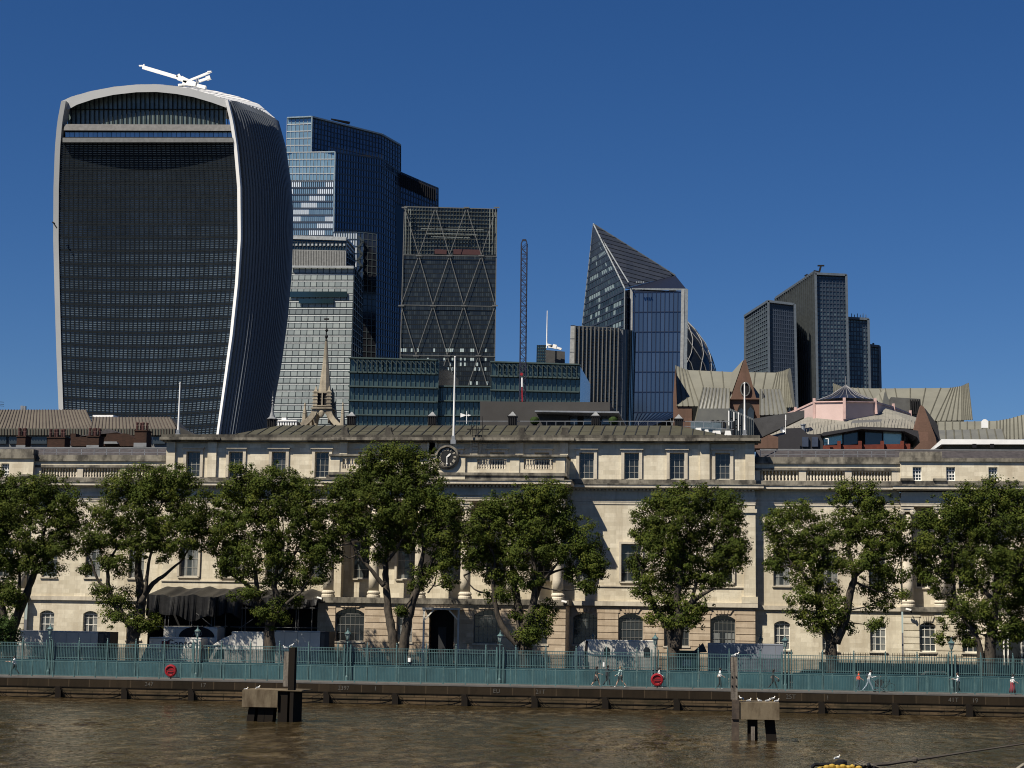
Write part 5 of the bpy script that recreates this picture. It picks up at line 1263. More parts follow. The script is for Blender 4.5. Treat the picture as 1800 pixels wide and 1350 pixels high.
# chimneys
def chimney(x0_, x1_, yt, yb, pots, Y, l, side=0):
    a, b = V(x0_, yb, Y), V(x1_, yt, Y); t_ = thing('chimney_stack', l, 'chimney', ((a.x+b.x)/2, Y, a.z), 'chimneys on the left roofs')
    d = 1.6
    mb = MB(); mb.box(a.x, b.x, Y, Y+d, a.z-.6, b.z-.12); mb.box(a.x-.08, b.x+.08, Y-.08, Y+d+.08, b.z-.12, b.z); mb.out('stack', brick, t_)
    for k in range(pots):
        x = a.x+(b.x-a.x)*(k+.5)/pots; mb = MB(); mb.lathe(x, Y+.3+.3*(k % 2), [(.15, b.z), (.17, b.z+.5), (.13, b.z+.55), (.17, b.z+.85), (.10, b.z+.9)], 8); mb.out('chimney_pot', M('soot_red_pot', (.055, .02, .018), .8) if not k else bpy.data.materials['soot_red_pot'], t_)
    mb = MB(); mb.box(a.x-.04, b.x+.04, Y-.05, Y+.01, a.z-.6, a.z-.15); mb.out('lead_skirt', lead, t_)
chimney(29, 45, 766, 780, 3, 186, 'narrow brick chimney at the far left with three pots')
chimney(83, 114, 768, 784, 5, 184, 'wide brick chimney with five dark pots, second from the left')
chimney(153, 174, 766, 780, 4, 186, 'brick chimney with pots left of the brick parapet block')
chimney(236, 258, 756, 776, 4, 188, 'tallest brick chimney beside the left flagpole')
bb = thing('brick_roof_block', 'sooty brick parapets with a small slate gable between the chimneys', 'roof block', V(170, 782, 190))
mb = MB(); pix_prism(mb, [(124, 784), (236, 784), (236, 770), (222, 762), (188, 762), (186, 768), (170, 768), (133, 768), (133, 762), (124, 762)], 190, 196); mb.out('brick_wall', brick, bb)
mb = MB(); pix_prism(mb, [(132, 768), (206, 760), (190, 753.5), (175, 759)], 191, 196); mb.out('slate_gable', slate, bb)
mb = MB(); pix_prism(mb, [(181, 780), (207, 780), (205, 776), (183, 776)], 189.5, 190); mb.out('lead_box', lead, bb); mb = MB(); pix_prism(mb, [(262, 768), (267, 768), (267, 774), (262, 774)], 190, 190.4); mb.out('lead_box', lead, bb)

# -- green-grey mansard roofs with brown gables
mans = M('pale_green_standing_seam', (.155, .153, .125), .7, col2=(.125, .124, .102), ns=.25, st=(1, 1, .3))
mans2 = M('grey_lead_roof', (.12, .122, .11), .5, col2=(.09, .093, .09), ns=.5)
rib_g = M('dark_seam', (.085, .082, .062), .7)  # darker tone than the roof, for its seams
def curved_roof(par, nm, topc, botc, Yt, Yb, n, mat_, ribs=True, sw=.06):
    """standing seam slope between a ridge line and an eaves line given at photo points"""
    T, B = dens(topc, 8), dens(botc, 8); L = min(len(T), len(B))
    def at_(t, arr): k = t*(len(arr)-1); i = min(int(k), len(arr)-2); f_ = k-i; return (arr[i][0]+(arr[i+1][0]-arr[i][0])*f_, arr[i][1]+(arr[i+1][1]-arr[i][1])*f_)
    mb = MB(); f = MB(); prev = None
    for i in range(n+1):
        t_ = i/n; a, b = V(*at_(t_, B), Yb), V(*at_(t_, T), Yt)
        if prev: mb.face([prev[0], a, b, prev[1]]); mb.face([prev[1], b, b+Vector((0, 8, -7)), prev[1]+Vector((0, 8, -7))])
        if ribs: f.bar(a+Vector((0, -.03, .04)), b+Vector((0, -.03, .04)), sw, .16)
        prev = (a, b)
    o = mb.out(nm, mat_, par)
    if ribs: f.out('roof_seams', rib_g, o)
    return o
m1 = thing('mansard_building', 'building with curved pale green seamed roof and tall brown gable', 'building', base(1290, 745, 262))
curved_roof(m1, 'main_roof', [(1188, 643), (1208, 650.5), (1290, 654), (1365, 655), (1378, 652), (1388, 648)], [(1190, 714), (1230, 714), (1290, 716), (1350, 717), (1380, 717), (1394, 716)], 268, 258, 20, mans)
mb = MB(); pix_prism(mb, [(1184, 760), (1216, 760), (1216, 714), (1190, 714), (1187, 646), (1183, 700)], 258.2, 266); mb.out('brown_wall', brown_st, m1)
mb = MB(); pix_prism(mb, [(1394, 718), (1398, 716), (1390, 648), (1387, 648)], 258.2, 266); mb.out('roof_verge', mans2, m1)
mb = MB(); pix_prism(mb, [(1283, 755), (1336, 755), (1336, 704), (1329, 699), (1311, 632), (1308, 632), (1285, 699), (1279, 706), (1283, 712)], 253, 262)
g1 = mb.out('brown_gable', brown_st, m1)
curved_roof(m1, 'gable_roof', [(1286, 655), (1307, 632)], [(1281, 703), (1283, 700)], 255, 254, 3, mans, ribs=False)
mb = MB(); pix_prism(mb, [(1310+7*math.cos(a*math.pi/8), 684+11*math.sin(a*math.pi/8)) for a in range(16)], 252.9, 253.1); o = mb.out('round_window', dark_in, g1)
mb = MB()
for a in range(16):
    p_, q_ = a*math.pi/8, (a+1)*math.pi/8; mb.bar(V(1310+8*math.cos(p_), 684+12*math.sin(p_), 252.8), V(1310+8*math.cos(q_), 684+12*math.sin(q_), 252.8), .25, .16)
mb.out('window_ring', mans2, o)
mb = MB(); pix_prism(mb, [(1296, 745), (1326, 745), (1326, 722), (1323, 713), (1317, 708), (1311, 707), (1305, 708), (1299, 713), (1296, 722)], 252.85, 253.1); mb.out('arched_opening', dark_in, g1)
mb = MB(); pix_prism(mb, [(1284, 702), (1337, 702), (1337, 699.5), (1284, 699.5)], 252.6, 253.1); mb.out('stone_ledge', brown_st, g1)
mb = MB(); mb.prism([(V(a, b, 252.6).x, V(a, b, 252.6).z) for a, b in ((1298, 745), (1308, 745), (1308, 722), (1303, 717), (1298, 722))], 252.5, 252.7); mb.prism([(V(a, b, 252.6).x, V(a, b, 252.6).z) for a, b in ((1314, 745), (1325, 745), (1325, 722), (1319, 715), (1314, 722))], 252.5, 252.7); mb.out('twin_windows', M('blue_black_window', (.03, .04, .05), .1), g1)
curved_roof(m1, 'left_mansard', [(1236, 681), (1282, 683)], [(1220, 748), (1282, 720)], 254, 251, 8, mans2)
mb = MB(); pix_prism(mb, [(1217, 760), (1285, 760), (1282, 718), (1228, 718)], 250.5, 256); mb.out('mansard_lower_slope', mans2, m1)
for px in (1253, 1262, 1271):
    mb = MB(); pix_prism(mb, [(px-3.5, 750), (px+3.5, 750), (px+3.5, 741), (px+2, 738.5), (px-2, 738.5), (px-3.5, 741)], 250.3, 250.6); mb.out('arched_window', dark_in, m1)
curved_roof(m1, 'right_mansard', [(1336, 684), (1372, 684)], [(1336, 730), (1384, 728)], 254, 250, 6, mans2)
mb = MB(); pix_prism(mb, [(1339, 728), (1352, 726), (1340, 686)], 252.5, 253.5); mb.out('dormer_cheek', M('dark_cheek', (.05, .05, .05), .6), m1)
m2 = thing('mansard_building', 'pale green seamed roof rising behind the pink drum at the right', 'building', base(1590, 745, 275))
curved_roof(m2, 'main_roof', [(1465, 674), (1482, 681), (1530, 683), (1670, 682), (1690, 679), (1702, 673.5)], [(1468, 742), (1500, 742), (1560, 742), (1640, 740), (1690, 739), (1709, 738)], 282, 270, 26, mans)
curved_roof(m2, 'gabled_dormer', [(1535, 702), (1556, 683)], [(1545, 712), (1562, 711)], 268, 267, 2, mans)
mb = MB(); pix_prism(mb, [(1551, 712), (1567, 712), (1556, 688)], 266, 268); mb.out('dormer_gable', mans2, m2)
mb = MB(); pix_prism(mb, [(1566, 735), (1622, 735), (1617, 701), (1566, 698)], 263, 268); d_ = mb.out('box_dormer', M('lead_dark', (.09, .09, .085), .6), m2)
mb = MB()
for k in range(5): pix_prism(mb, [(1601+k*4, 728), (1603.6+k*4, 728), (1602+k*4, 702), (1599.5+k*4, 702)], 262.5, 262.9)
mb.out('dormer_louvres', dark_in, d_)
m3 = thing('mansard_building', 'right-most pale green seamed roof behind the white parapet', 'building', base(1740, 760, 262))
curved_roof(m3, 'main_roof', [(1648, 741), (1700, 741), (1752, 740), (1775, 736), (1802, 728)], [(1648, 772), (1700, 772), (1752, 772), (1775, 772), (1806, 772)], 266, 258, 16, mans)
curved_roof(m3, 'front_roof', [(1648, 756), (1762, 754)], [(1648, 776), (1768, 776)], 254, 251, 8, mans2)
mb = MB(); pix_prism(mb, [(1726, 752), (1737, 752), (1737, 740), (1733, 737), (1729, 737), (1726, 740)], 256, 257); mb.out('white_vent', whitem, m3)
mb = MB(); pix_prism(mb, [(1647, 800), (1900, 800), (1900, 772.5), (1647, 772.5)], 251, 262); mb.out('wall', mans2, m3)

# -- pink drum with dark glass cone
pk = thing('pink_drum_building', 'pink walled drum with dark glazed cone roof', 'building', base(1487, 745, 240))
pinkm = M('pink_render', (.50, .375, .35), .8, col2=(.45, .335, .31), ns=.4)
dcx = V(1487, 720, 240).x; NP = 8
px_pts = [(1385, 727), (1398, 722), (1431, 707), (1484, 706), (1538, 707), (1570, 716), (1600, 728)]
bt_pts = [(1385, 740), (1398, 734), (1431, 737), (1484, 737), (1540, 728), (1572, 735), (1600, 745)]
Yk = [250, 243, 235, 231, 235, 243, 250]
mb = MB(); f = MB()
for k in range(6):
    a, b, c_, d = V(*bt_pts[k], Yk[k]), V(*bt_pts[k+1], Yk[k+1]), V(*px_pts[k+1], Yk[k+1]), V(*px_pts[k], Yk[k])
    mb.face([a+Vector((0, 0, -4)), b+Vector((0, 0, -4)), c_, d]); f.bar(b+Vector((0, -.1, 0)), c_+Vector((0, -.1, .5)), .3, .35); f.bar(d+Vector((0, -.1, 0)), c_+Vector((0, -.1, 0)), .25, .15)
mb.out('pink_walls', pinkm, pk); f.out('wall_ribs', M('pale_pink_rib', (.55, .38, .35), .7), pk)
ap = V(1487, 675, 243); mb = MB(); f = MB(); ring = []
for k in range(24):
    a = 2*math.pi*k/24; ring.append(Vector((dcx+4.3*math.cos(a), 240+4.3*math.sin(a), PZ(706.5, 240, 1487))))
for k in range(24):
    p_, q_ = ring[k], ring[(k+1) % 24]; tp = Vector((dcx, 240, PZ(677, 240, 1487)))
    m_ = p_*.5+tp*.5+Vector((0, 0, -.35)); m2_ = q_*.5+tp*.5+Vector((0, 0, -.35)); mb.face([p_, q_, m2_, m_]); mb.face([m_, m2_, tp])
    f.tube([p_, m_+Vector((0, 0, .05)), tp], .05, 4, cap=False)
f.tube([tp, tp+Vector((0, 0, 1.2))], .05, 5)
c_ = mb.out('cone_roof', M('dark_slate_glass', (.016, .018, .028), .25, spec=.6), pk); f.out('roof_ribs', M('rib_grey', (.16, .16, .17), .5), c_)
shing = M('grey_shingle_roof', (.20, .19, .165), .8, col2=(.155, .15, .13), ns=.8)
def tri_roof(par, nm, pts, mat_, ribn=0):
    mb = MB(); q = [V(a, b, Y) for a, b, Y in pts]; mb.face(q); mb.face([p+Vector((0, 3, -3)) for p in reversed(q)])
    return mb.out(nm, mat_, par)
o = tri_roof(pk, 'lower_roof', [(1325, 772, 232), (1420, 733, 236), (1484, 738, 231.5), (1545, 727, 236), (1557, 718, 238), (1612, 734, 236), (1625, 755, 228), (1575, 752, 226), (1520, 750, 224), (1444, 762, 224), (1400, 768, 226), (1400, 790, 226), (1325, 790, 226)], shing)
f = MB()
for k in range(46):
    x_ = 1345+k*6.; yt_ = lerp_tab([(1325, 771), (1420, 735), (1484, 739), (1545, 729), (1557, 720), (1612, 736)], x_); yb_ = lerp_tab([(1325, 788), (1399, 788), (1401, 768), (1444, 761), (1520, 749), (1575, 751), (1625, 753)], x_)
    if yb_-yt_ > 2: f.bar(V(x_, yb_, 226.5), V(x_+2, yt_, 232.5), .05, .03)
f.out('roof_ribs', M('shingle_rib', (.15, .145, .125), .8), o)
mb = MB(); mb.hexa([V(1495, 744, 226), V(1549, 741, 226), V(1549, 741, 228), V(1495, 744, 228), V(1499, 739, 227), V(1551, 737, 227), V(1551, 737, 228), V(1499, 739, 228)]); mb.out('roof_vent_slot', M('vent_grey', (.10, .10, .10), .6), pk)
bg2 = thing('brown_gable_wall', 'triangular brown granite gable between the pink drum and the white parapet', 'gable wall', base(1625, 785, 222))
mb = MB(); pix_prism(mb, [(1605, 790), (1648, 790), (1645, 770), (1624, 715), (1619, 712), (1607, 755)], 222, 224); mb.out('granite_gable', brown_st, bg2)
mb = MB(); mb.prism([(V(a, b, 223).x, V(a, b, 223).z) for a, b in ((1648, 772), (1655, 774), (1650, 745), (1628, 716), (1624, 715), (1646, 772))], 224.1, 232); mb.out('roof_slope', M('dark_slope', (.02, .02, .025), .6), bg2)
# grey angled parapet wall
gw = thing('grey_rendered_wall', 'slanting dark grey roof wall below the brown gable', 'wall', base(1370, 740, 228))
mb = MB(); pix_prism(mb, [(1325, 775), (1414, 733), (1414, 721), (1325, 736)], 228, 230); mb.out('wall_face', M('mid_grey_render', (.055, .055, .058), .8), gw)
mb = MB(); pix_prism(mb, [(1281, 768), (1325, 772), (1325, 736), (1281, 717)], 226, 228); wl_ = mb.out('ribbed_screen', M('blue_grey_cladding', (.14, .155, .165), .6), gw)
f = MB()
for k in range(12): f.bar(V(1282+k*3.8, 768, 225.8), V(1282+k*3.8, 718+k*1.6, 225.8), .1, .09, side=(0, 1, 0))
f.out('screen_ribs', gb_mull, wl_)
ph = thing('phone_mast', 'white antenna panels with black brackets before the slatted grey screen', 'antenna', V(1290, 760, 200))
for a, b, c_ in ((1281, 722, 748), (1298, 725, 757), (1290, 724, 740)):
    mb = MB(); mb.bar(V(a, c_, 200), V(a, b, 200), .14, .12, side=(0, 1, 0)); mb.out('antenna_panel', whitem, ph)
mb = MB(); mb.tube([V(1290, 768, 200.3), V(1291, 723, 200.3)], .08, 6)
for a, b in (((1278, 756), (1302, 752)), ((1276, 762), (1290, 752)), ((1284, 735), (1296, 738)), ((1290, 748), (1304, 748)), ((1278, 764), (1284, 756))): mb.bar(V(*a, 200.3), V(*b, 200.3), .1)
mb.out('brackets', blackm, ph)
rk = thing('rooflight_group', 'white rooflight boxes and glass balustrade at the right end of the green roof', 'rooflights', V(1240, 765, 190))
for a, b, c_, d in ((1222, 1233, 752, 762), (1252, 1267, 757, 767), (1274, 1285, 757, 767), (1238, 1246, 755, 766)):
    mb = MB(); pix_prism(mb, [(a-1, d), (b+1, d), (b-1, c_), (a+1, c_)], 190, 191.5); mb.out('rooflight', whitem, rk)
mb = MB(); pix_prism(mb, [(1214, 760), (1268, 760), (1268, 743), (1214, 741)], 193, 193.3); mb.out('glass_screen', M('grey_glass_screen', (.10, .13, .15), .2, spec=.6), rk)
mb = MB(); mb.bar(V(1202, 749, 192), V(1290, 755, 192), .05); mb.bar(V(1212, 741, 192.5), V(1250, 742, 192.5), .08); mb.out('handrail', chrome, rk)

# -- glazed rooftop pavilion, right of centre
gp = thing('glazed_rooftop_pavilion', 'black rooftop pavilion with wide slanting glass front and red brick parapet', 'building', base(1510, 790, 205))
clad = M('black_zinc_cladding', (.025, .024, .028), .6, col2=(.02, .019, .022), ns=1)
mb = MB(); pix_prism(mb, [(1368, 800), (1447, 800), (1447, 764), (1420, 763), (1408, 752), (1382, 753), (1382, 763), (1368, 766)], 205, 215); mb.out('zinc_block', clad, gp)
for a in (1410, 1427):
    mb = MB(); pix_prism(mb, [(a, 785), (a+11, 785), (a+11, 768), (a, 768)], 204.7, 205.1); mb.out('window', M('blue_black_window2', (.05, .06, .09), .1), gp)
mb = MB(); pix_prism(mb, [(1443, 764), (1447, 760), (1514, 749.5), (1590, 754), (1614, 757), (1617, 778), (1612, 768), (1590, 758), (1514, 754), (1447, 766)], 203.5, 214); mb.out('roof_edge', clad, gp)
mb = MB(); mb.prism([(V(a, b, 205.5).x, V(a, b, 205.5).z) for a, b in ((1447, 790), (1590, 790), (1590, 757), (1514, 753), (1447, 765))], 206.4, 214); mb.out('interior', M('dim_interior', (.02, .022, .025), .7), gp)
pg_ = cellmat('pavilion_glass', [(.05, .07, .08), (.28, .42, .40)], rough=.1, metal=.3, thr=[0, .5])
for a, b, ya, yb, c_ in ((1448, 1481, 764, 760, .9), (1483, 1508, 759, 756, .1), (1521, 1551, 755, 757, .1), (1553, 1585, 757, 760, .9)):
    mb = MB(); mb.face([V(a, 783, 205.2), V(b, 780, 205.2), V(b, yb, 205.2), V(a, ya, 205.2)], 0, c_); w_ = mb.out('glass_panel', pg_, gp)
    mb = MB(); mb.bar(V(b+.7, 782, 205), V(b+.7, yb-2, 205), .1, .12, side=(0, 1, 0)); mb.out('glazing_bar', blackm, w_)
mb = MB(); mb.face([V(1591, 786, 205.5), V(1608, 786, 212), V(1608, 762, 212), V(1591, 760, 205.5)]); mb.out('side_glass', M('blue_side_glass', (.10, .13, .22), .15, metal=.4), gp)
mb = MB(); pix_prism(mb, [(1447, 800), (1600, 800), (1600, 780), (1447, 783)], 203.6, 204.2)
for a in (1475, 1512, 1551, 1586): pix_prism(mb, [(a-3, 800), (a+3, 800), (a+3, 775), (a-3, 775)], 203.2, 203.58)
mb.out('brick_parapet', redbrick, gp)
mb = MB(); mb.bar(V(1456, 781, 203), V(1456, 771, 203), .08, .1, side=(0, 1, 0)); mb.bar(V(1451, 771, 203), V(1456.5, 771, 203), .08, .1, side=(0, 1, 0)); mb.out('white_pipe', whitem, gp)
mb = MB(); mb.lathe(V(1413, 760, 205).x, 207, [(.22, PZ(764, 205, 1413)), (.22, PZ(745, 205, 1413)), (.30, PZ(744, 205, 1413)), (.30, PZ(742, 205, 1413))], 8); mb.out('flue', chrome, gp)
ds = thing('satellite_dish', 'white satellite dish with slim aerial mast on the black pavilion', 'satellite dish', V(1377, 760, 203))
mb = MB(); q = V(1376, 755, 203)
for k in range(16):
    a, b = 2*math.pi*k/16, 2*math.pi*(k+1)/16; mb.face([(q.x, 203.1, q.z), (q.x+.28*math.cos(a), 202.95, q.z+.36*math.sin(a)), (q.x+.28*math.cos(b), 202.95, q.z+.36*math.sin(b))]); mb.face([(q.x, 203.15, q.z), (q.x+.28*math.cos(b), 203., q.z+.36*math.sin(b)), (q.x+.28*math.cos(a), 203., q.z+.36*math.sin(a))])
mb.out('dish', chrome, ds)
mb = MB(); mb.tube([V(1381, 762, 203), V(1381, 731, 203)], .04, 5); mb.bar(V(1381, 739, 203), V(1381, 729, 203), .1, .12); mb.out('aerial', whitem, ds)
bgl = thing('brown_granite_block', 'low brown granite roof blocks right of the green roof end', 'roof block', V(1345, 782, 196))
mb = MB(); pix_prism(mb, [(1326, 788), (1368, 788), (1368, 768), (1352, 764), (1340, 770), (1327, 772)], 196, 200); mb.out('granite_blocks', brown_st, bgl)
wpp = thing('white_parapet_roof', 'long flat white topped parapet with ochre wall at the right edge', 'roof', base(1720, 790, 200))
mb = MB(); pix_prism(mb, [(1655, 781), (1900, 781), (1900, 773), (1655, 772)], 199.5, 212); pix_prism(mb, [(1643, 789), (1655, 781), (1655, 778), (1643, 784)], 199.5, 204); mb.out('white_coping', whitem, wpp)
mb = MB(); pix_prism(mb, [(1658, 795), (1900, 795), (1900, 781.2), (1658, 781.2)], 200, 212); mb.out('ochre_wall', M('ochre_wall', (.12, .095, .05), .8), wpp)
for a in (1713, 1744):
    mb = MB(); pix_prism(mb, [(a-3.5, 787), (a+3.5, 787), (a+3.5, 780), (a-3.5, 780)], 199.2, 199.4); mb.out('vent', blackm, wpp)
# ------------------------------------------------------------------ plane trees
def tree(label, Y, base_px, limbs, blobs, dens_=1.0, seed=1, name='plane_tree', leafm=None, group='plane trees along the yard', lsz=.148, spread=.8):
    blobs = [(a, b, c*1.1, d*1.1) for a, b, c, d in blobs]; r = random.Random(seed); bx = PX(base_px, Y, 1165)
    t_ = thing(name, label, 'tree', (bx, Y, QZ-.05), group)
    mb = MB(); nodes_ = []
    for li, (pts, ra, rb) in enumerate(limbs):
        q = []
        for i, (a, b) in enumerate(pts):
            dy = 0 if i == 0 else (math.sin(li*2.3+1)*.35*i)
            p_ = V(a, b, Y+dy)
            if b >= 1160: p_ = Vector((p_.x, Y, 1.4))
            q.append(p_)
        # smooth
        qq = []
        for i in range(len(q)-1):
            p0 = q[max(i-1, 0)]; p1 = q[i]; p2 = q[i+1]; p3 = q[min(i+2, len(q)-1)]
            for k in range(5):
                u = k/5; qq.append(.5*((2*p1)+(p2-p0)*u+(2*p0-5*p1+4*p2-p3)*u*u+(3*p1-p0-3*p2+p3)*u**3)+Vector((r.uniform(-1, 1), r.uniform(-1, 1), 0))*.04)
        qq.append(q[-1]); n = len(qq)
        rad = [ra+(rb-ra)*i/(n-1) for i in range(n)]
        if pts[0][1] >= 1160: rad = [x*(1.35 if i == 0 else 1.12 if i == 1 else 1)*(1+.08*math.sin(i*2.1)) for i, x in enumerate(rad)]
        mb.tube(qq, rad, 9); nodes_ += qq[n//2:]
    E_ = []
    for (cx, cy, rx, ry) in blobs:
        c = V(cx, cy, Y); sc_ = Y/3100.; E_.append((Vector((c.x, Y+r.uniform(-.8, .8), c.z)), rx*sc_, ry*sc_))
    tw = MB()
    for c, a, b in E_:
        nn = min(nodes_, key=lambda p: (p-c).length+max(0, p.z-c.z)*2)
        m_ = (nn+c)/2+Vector((r.uniform(-.5, .5), r.uniform(-.5, .5), -.3)); L = (c-nn).length
        mb.tube([nn, m_, c], [.10, .07, .035], 6)
        for k in range(5):
            d = Vector((r.uniform(-1, 1), r.uniform(-1, 1), r.uniform(-.3, 1))).normalized(); e = c+Vector((d.x*a*.8, d.y*a*.7, d.z*b*.8))
            mb.tube([c, (c+e)/2+Vector((r.uniform(-.3, .3), 0, .2)), e], [.045, .03, .015], 4)
    mb.out('trunk', bark, t_, smooth=True)
    g = MB()
    for c, a, b in E_:
        dpt = (a+b)/2*.95
        ncl = int(max(8, (a*b)*17*dens_))
        for k in range(ncl):
            d = Vector((r.gauss(0, 1), r.gauss(0, 1), r.gauss(0, 1))).normalized(); s_ = r.random()**.38 if k % 5 else r.uniform(1.0, 1.2)
            cc = c+Vector((d.x*a*s_, d.y*dpt*s_, d.z*b*s_)); cr = r.uniform(.2, .70) if k % 5 else r.uniform(.12, .3)
            nl = int(88*(cr/.45)**1.5); tone = r.uniform(.0, .5)
            for q in range(nl):
                e = Vector((r.gauss(0, 1), r.gauss(0, 1), r.gauss(0, 1))).normalized(); p_ = cc+Vector((e.x*cr, e.y*cr, e.z*cr*spread))*r.uniform(.45, 1.3)
                nrm = (e*.75+d*.45+Vector((r.uniform(-.45, .45), r.uniform(-.45, .45), r.uniform(.0, .7)))).normalized()
                u_ = nrm.orthogonal().normalized(); u_ = Matrix.Rotation(r.uniform(0, 6.28), 3, nrm) @ u_; v_ = nrm.cross(u_)
                L = lsz*r.uniform(.55, 1.3)
                g.face([p_-u_*L*.5, p_-v_*L*.48+u_*L*.05+nrm*L*.1, p_+u_*L*.62, p_+v_*L*.48+u_*L*.05+nrm*L*.1], 0, min(1, tone+r.random()*.55))
    g.out('crown', leafm or leaf, t_)
    return t_
T = 158.2
tree('leftmost plane tree, cut by the left edge, leaning limb over the pale lorry', T, 18,
     [([(20, 1175), (18, 1120), (28, 1090), (45, 1050), (62, 1005), (95, 975), (125, 958)], .62, .12), ([(14, 1175), (8, 1090), (-5, 1030), (-10, 960)], .5, .15), ([(62, 1005), (70, 960), (90, 900)], .2, .08), ([(28, 1090), (35, 1020), (30, 960)], .2, .08)],
     [(20, 880, 60, 42), (70, 860, 45, 28), (110, 885, 38, 38), (120, 925, 32, 35), (60, 930, 60, 45), (-10, 940, 50, 60), (10, 985, 40, 30), (95, 965, 42, 22), (60, 990, 35, 18), (88, 1000, 24, 12), (-15, 860, 50, 35), (30, 1050, 22, 28), (10, 1030, 25, 20)], 1., 11)
tree('plane tree with forked trunk between the pale lorry and the lettered vans', T, 235,
     [([(235, 1175), (233, 1128), (245, 1085), (248, 1045), (243, 1000), (245, 960), (240, 920)], .72, .14), ([(238, 1110), (215, 1080), (195, 1048), (190, 1005), (205, 960)], .4, .08), ([(190, 1035), (172, 1020), (160, 985), (148, 965)], .17, .05), ([(247, 1060), (265, 1030), (290, 1010), (320, 985)], .32, .08), ([(255, 1045), (262, 990), (270, 950)], .2, .08)],
     [(190, 905, 38, 35), (215, 865, 35, 32), (255, 850, 45, 36), (300, 850, 48, 34), (335, 890, 38, 42), (270, 900, 55, 45), (225, 940, 45, 38), (175, 945, 28, 26), (160, 965, 22, 14), (310, 940, 48, 40), (270, 960, 40, 26), (345, 930, 28, 34), (205, 990, 30, 22), (148, 1000, 14, 10), (185, 1035, 24, 14), (215, 1055, 26, 20), (200, 1085, 22, 14), (250, 1095, 30, 20), (190, 1060, 16, 10)], .92, 12)
tree('plane tree in front of the black tarpaulin scaffold', T, 470,
     [([(475, 1175), (474, 1120), (472, 1085), (452, 1050), (430, 1025), (405, 1010)], .60, .07), ([(475, 1100), (488, 1060), (482, 1030), (488, 995), (490, 950)], .40, .1), ([(452, 1055), (450, 1010), (442, 975)], .28, .08), ([(482, 1025), (505, 995), (530, 955)], .2, .06), ([(478, 1095), (500, 1065), (530, 1040)], .3, .08)],
     [(395, 880, 36, 30), (430, 850, 38, 30), (480, 850, 48, 32), (525, 865, 36, 34), (550, 905, 34, 40), (500, 905, 52, 44), (440, 905, 50, 44), (395, 930, 40, 32), (375, 960, 22, 16), (410, 975, 36, 32), (460, 970, 42, 36), (520, 965, 48, 36), (560, 965, 26, 32), (385, 1000, 22, 16), (430, 1010, 20, 14), (490, 1020, 36, 18), (540, 1015, 36, 20), (450, 1045, 40, 12), (480, 1080, 28, 22), (575, 990, 18, 14), (510, 1050, 30, 14)], .95, 13)
tree('tallest plane tree with two bare leaning trunks below the clock', T, 700,
     [([(700, 1175), (692, 1130), (686, 1095), (680, 1050), (678, 1000), (682, 960), (690, 910), (688, 850)], .50, .10), ([(702, 1175), (712, 1120), (722, 1070), (735, 1030), (738, 1000), (745, 960), (742, 920)], .52, .09), ([(675, 1030), (655, 1005), (630, 975), (612, 945)], .24, .06), ([(677, 1000), (668, 975), (655, 955)], .16, .06), ([(682, 985), (700, 960), (718, 930)], .18, .06), ([(738, 1010), (755, 995), (770, 960)], .2, .06), ([(752, 1042), (764, 1025), (768, 1000)], .08, .04)],
     [(690, 800, 38, 28), (650, 820, 32, 30), (730, 815, 34, 32), (680, 845, 56, 34), (740, 855, 38, 36), (620, 850, 30, 26), (595, 880, 34, 32), (640, 890, 48, 36), (700, 895, 48, 40), (760, 890, 40, 36), (790, 905, 28, 34), (590, 925, 34, 28), (640, 935, 46, 26), (710, 945, 46, 28), (770, 940, 38, 34), (575, 955, 20, 18), (600, 975, 16, 14), (780, 985, 30, 24), (740, 1010, 26, 18), (655, 975, 20, 10), (785, 1025, 18, 12), (730, 1030, 10, 8), (707, 1072, 8, 8)], 1.0, 14)
tree('plane tree with leafy shoots round its trunk in front of the portico right columns', T, 922,
     [([(925, 1175), (922, 1130), (916, 1095), (908, 1050), (900, 1000), (902, 950)], .68, .12), ([(912, 1135), (885, 1105), (872, 1070), (866, 1020), (870, 980), (852, 950)], .32, .07), ([(925, 1100), (938, 1060), (940, 1010), (935, 960)], .45, .12), ([(935, 1070), (950, 1030), (965, 1010), (990, 1000)], .28, .07), ([(948, 1035), (960, 1015), (985, 985), (1010, 965)], .18, .05), ([(862, 1042), (842, 1040), (828, 1030), (815, 1012)], .10, .04)],
     [(880, 890, 36, 26), (925, 875, 40, 28), (965, 875, 34, 28), (850, 920, 36, 34), (900, 925, 48, 36), (950, 920, 46, 40), (985, 910, 26, 30), (1015, 945, 34, 34), (1045, 985, 24, 32), (830, 950, 24, 32), (870, 965, 42, 26), (830, 990, 28, 18), (930, 970, 50, 30), (990, 965, 38, 30), (1025, 1005, 32, 26), (1035, 1035, 16, 10), (880, 1010, 34, 18), (875, 1045, 30, 12), (920, 1020, 34, 16), (945, 1095, 24, 28), (960, 1070, 18, 16), (930, 1120, 20, 14), (905, 1080, 14, 12)], 1.0, 15)
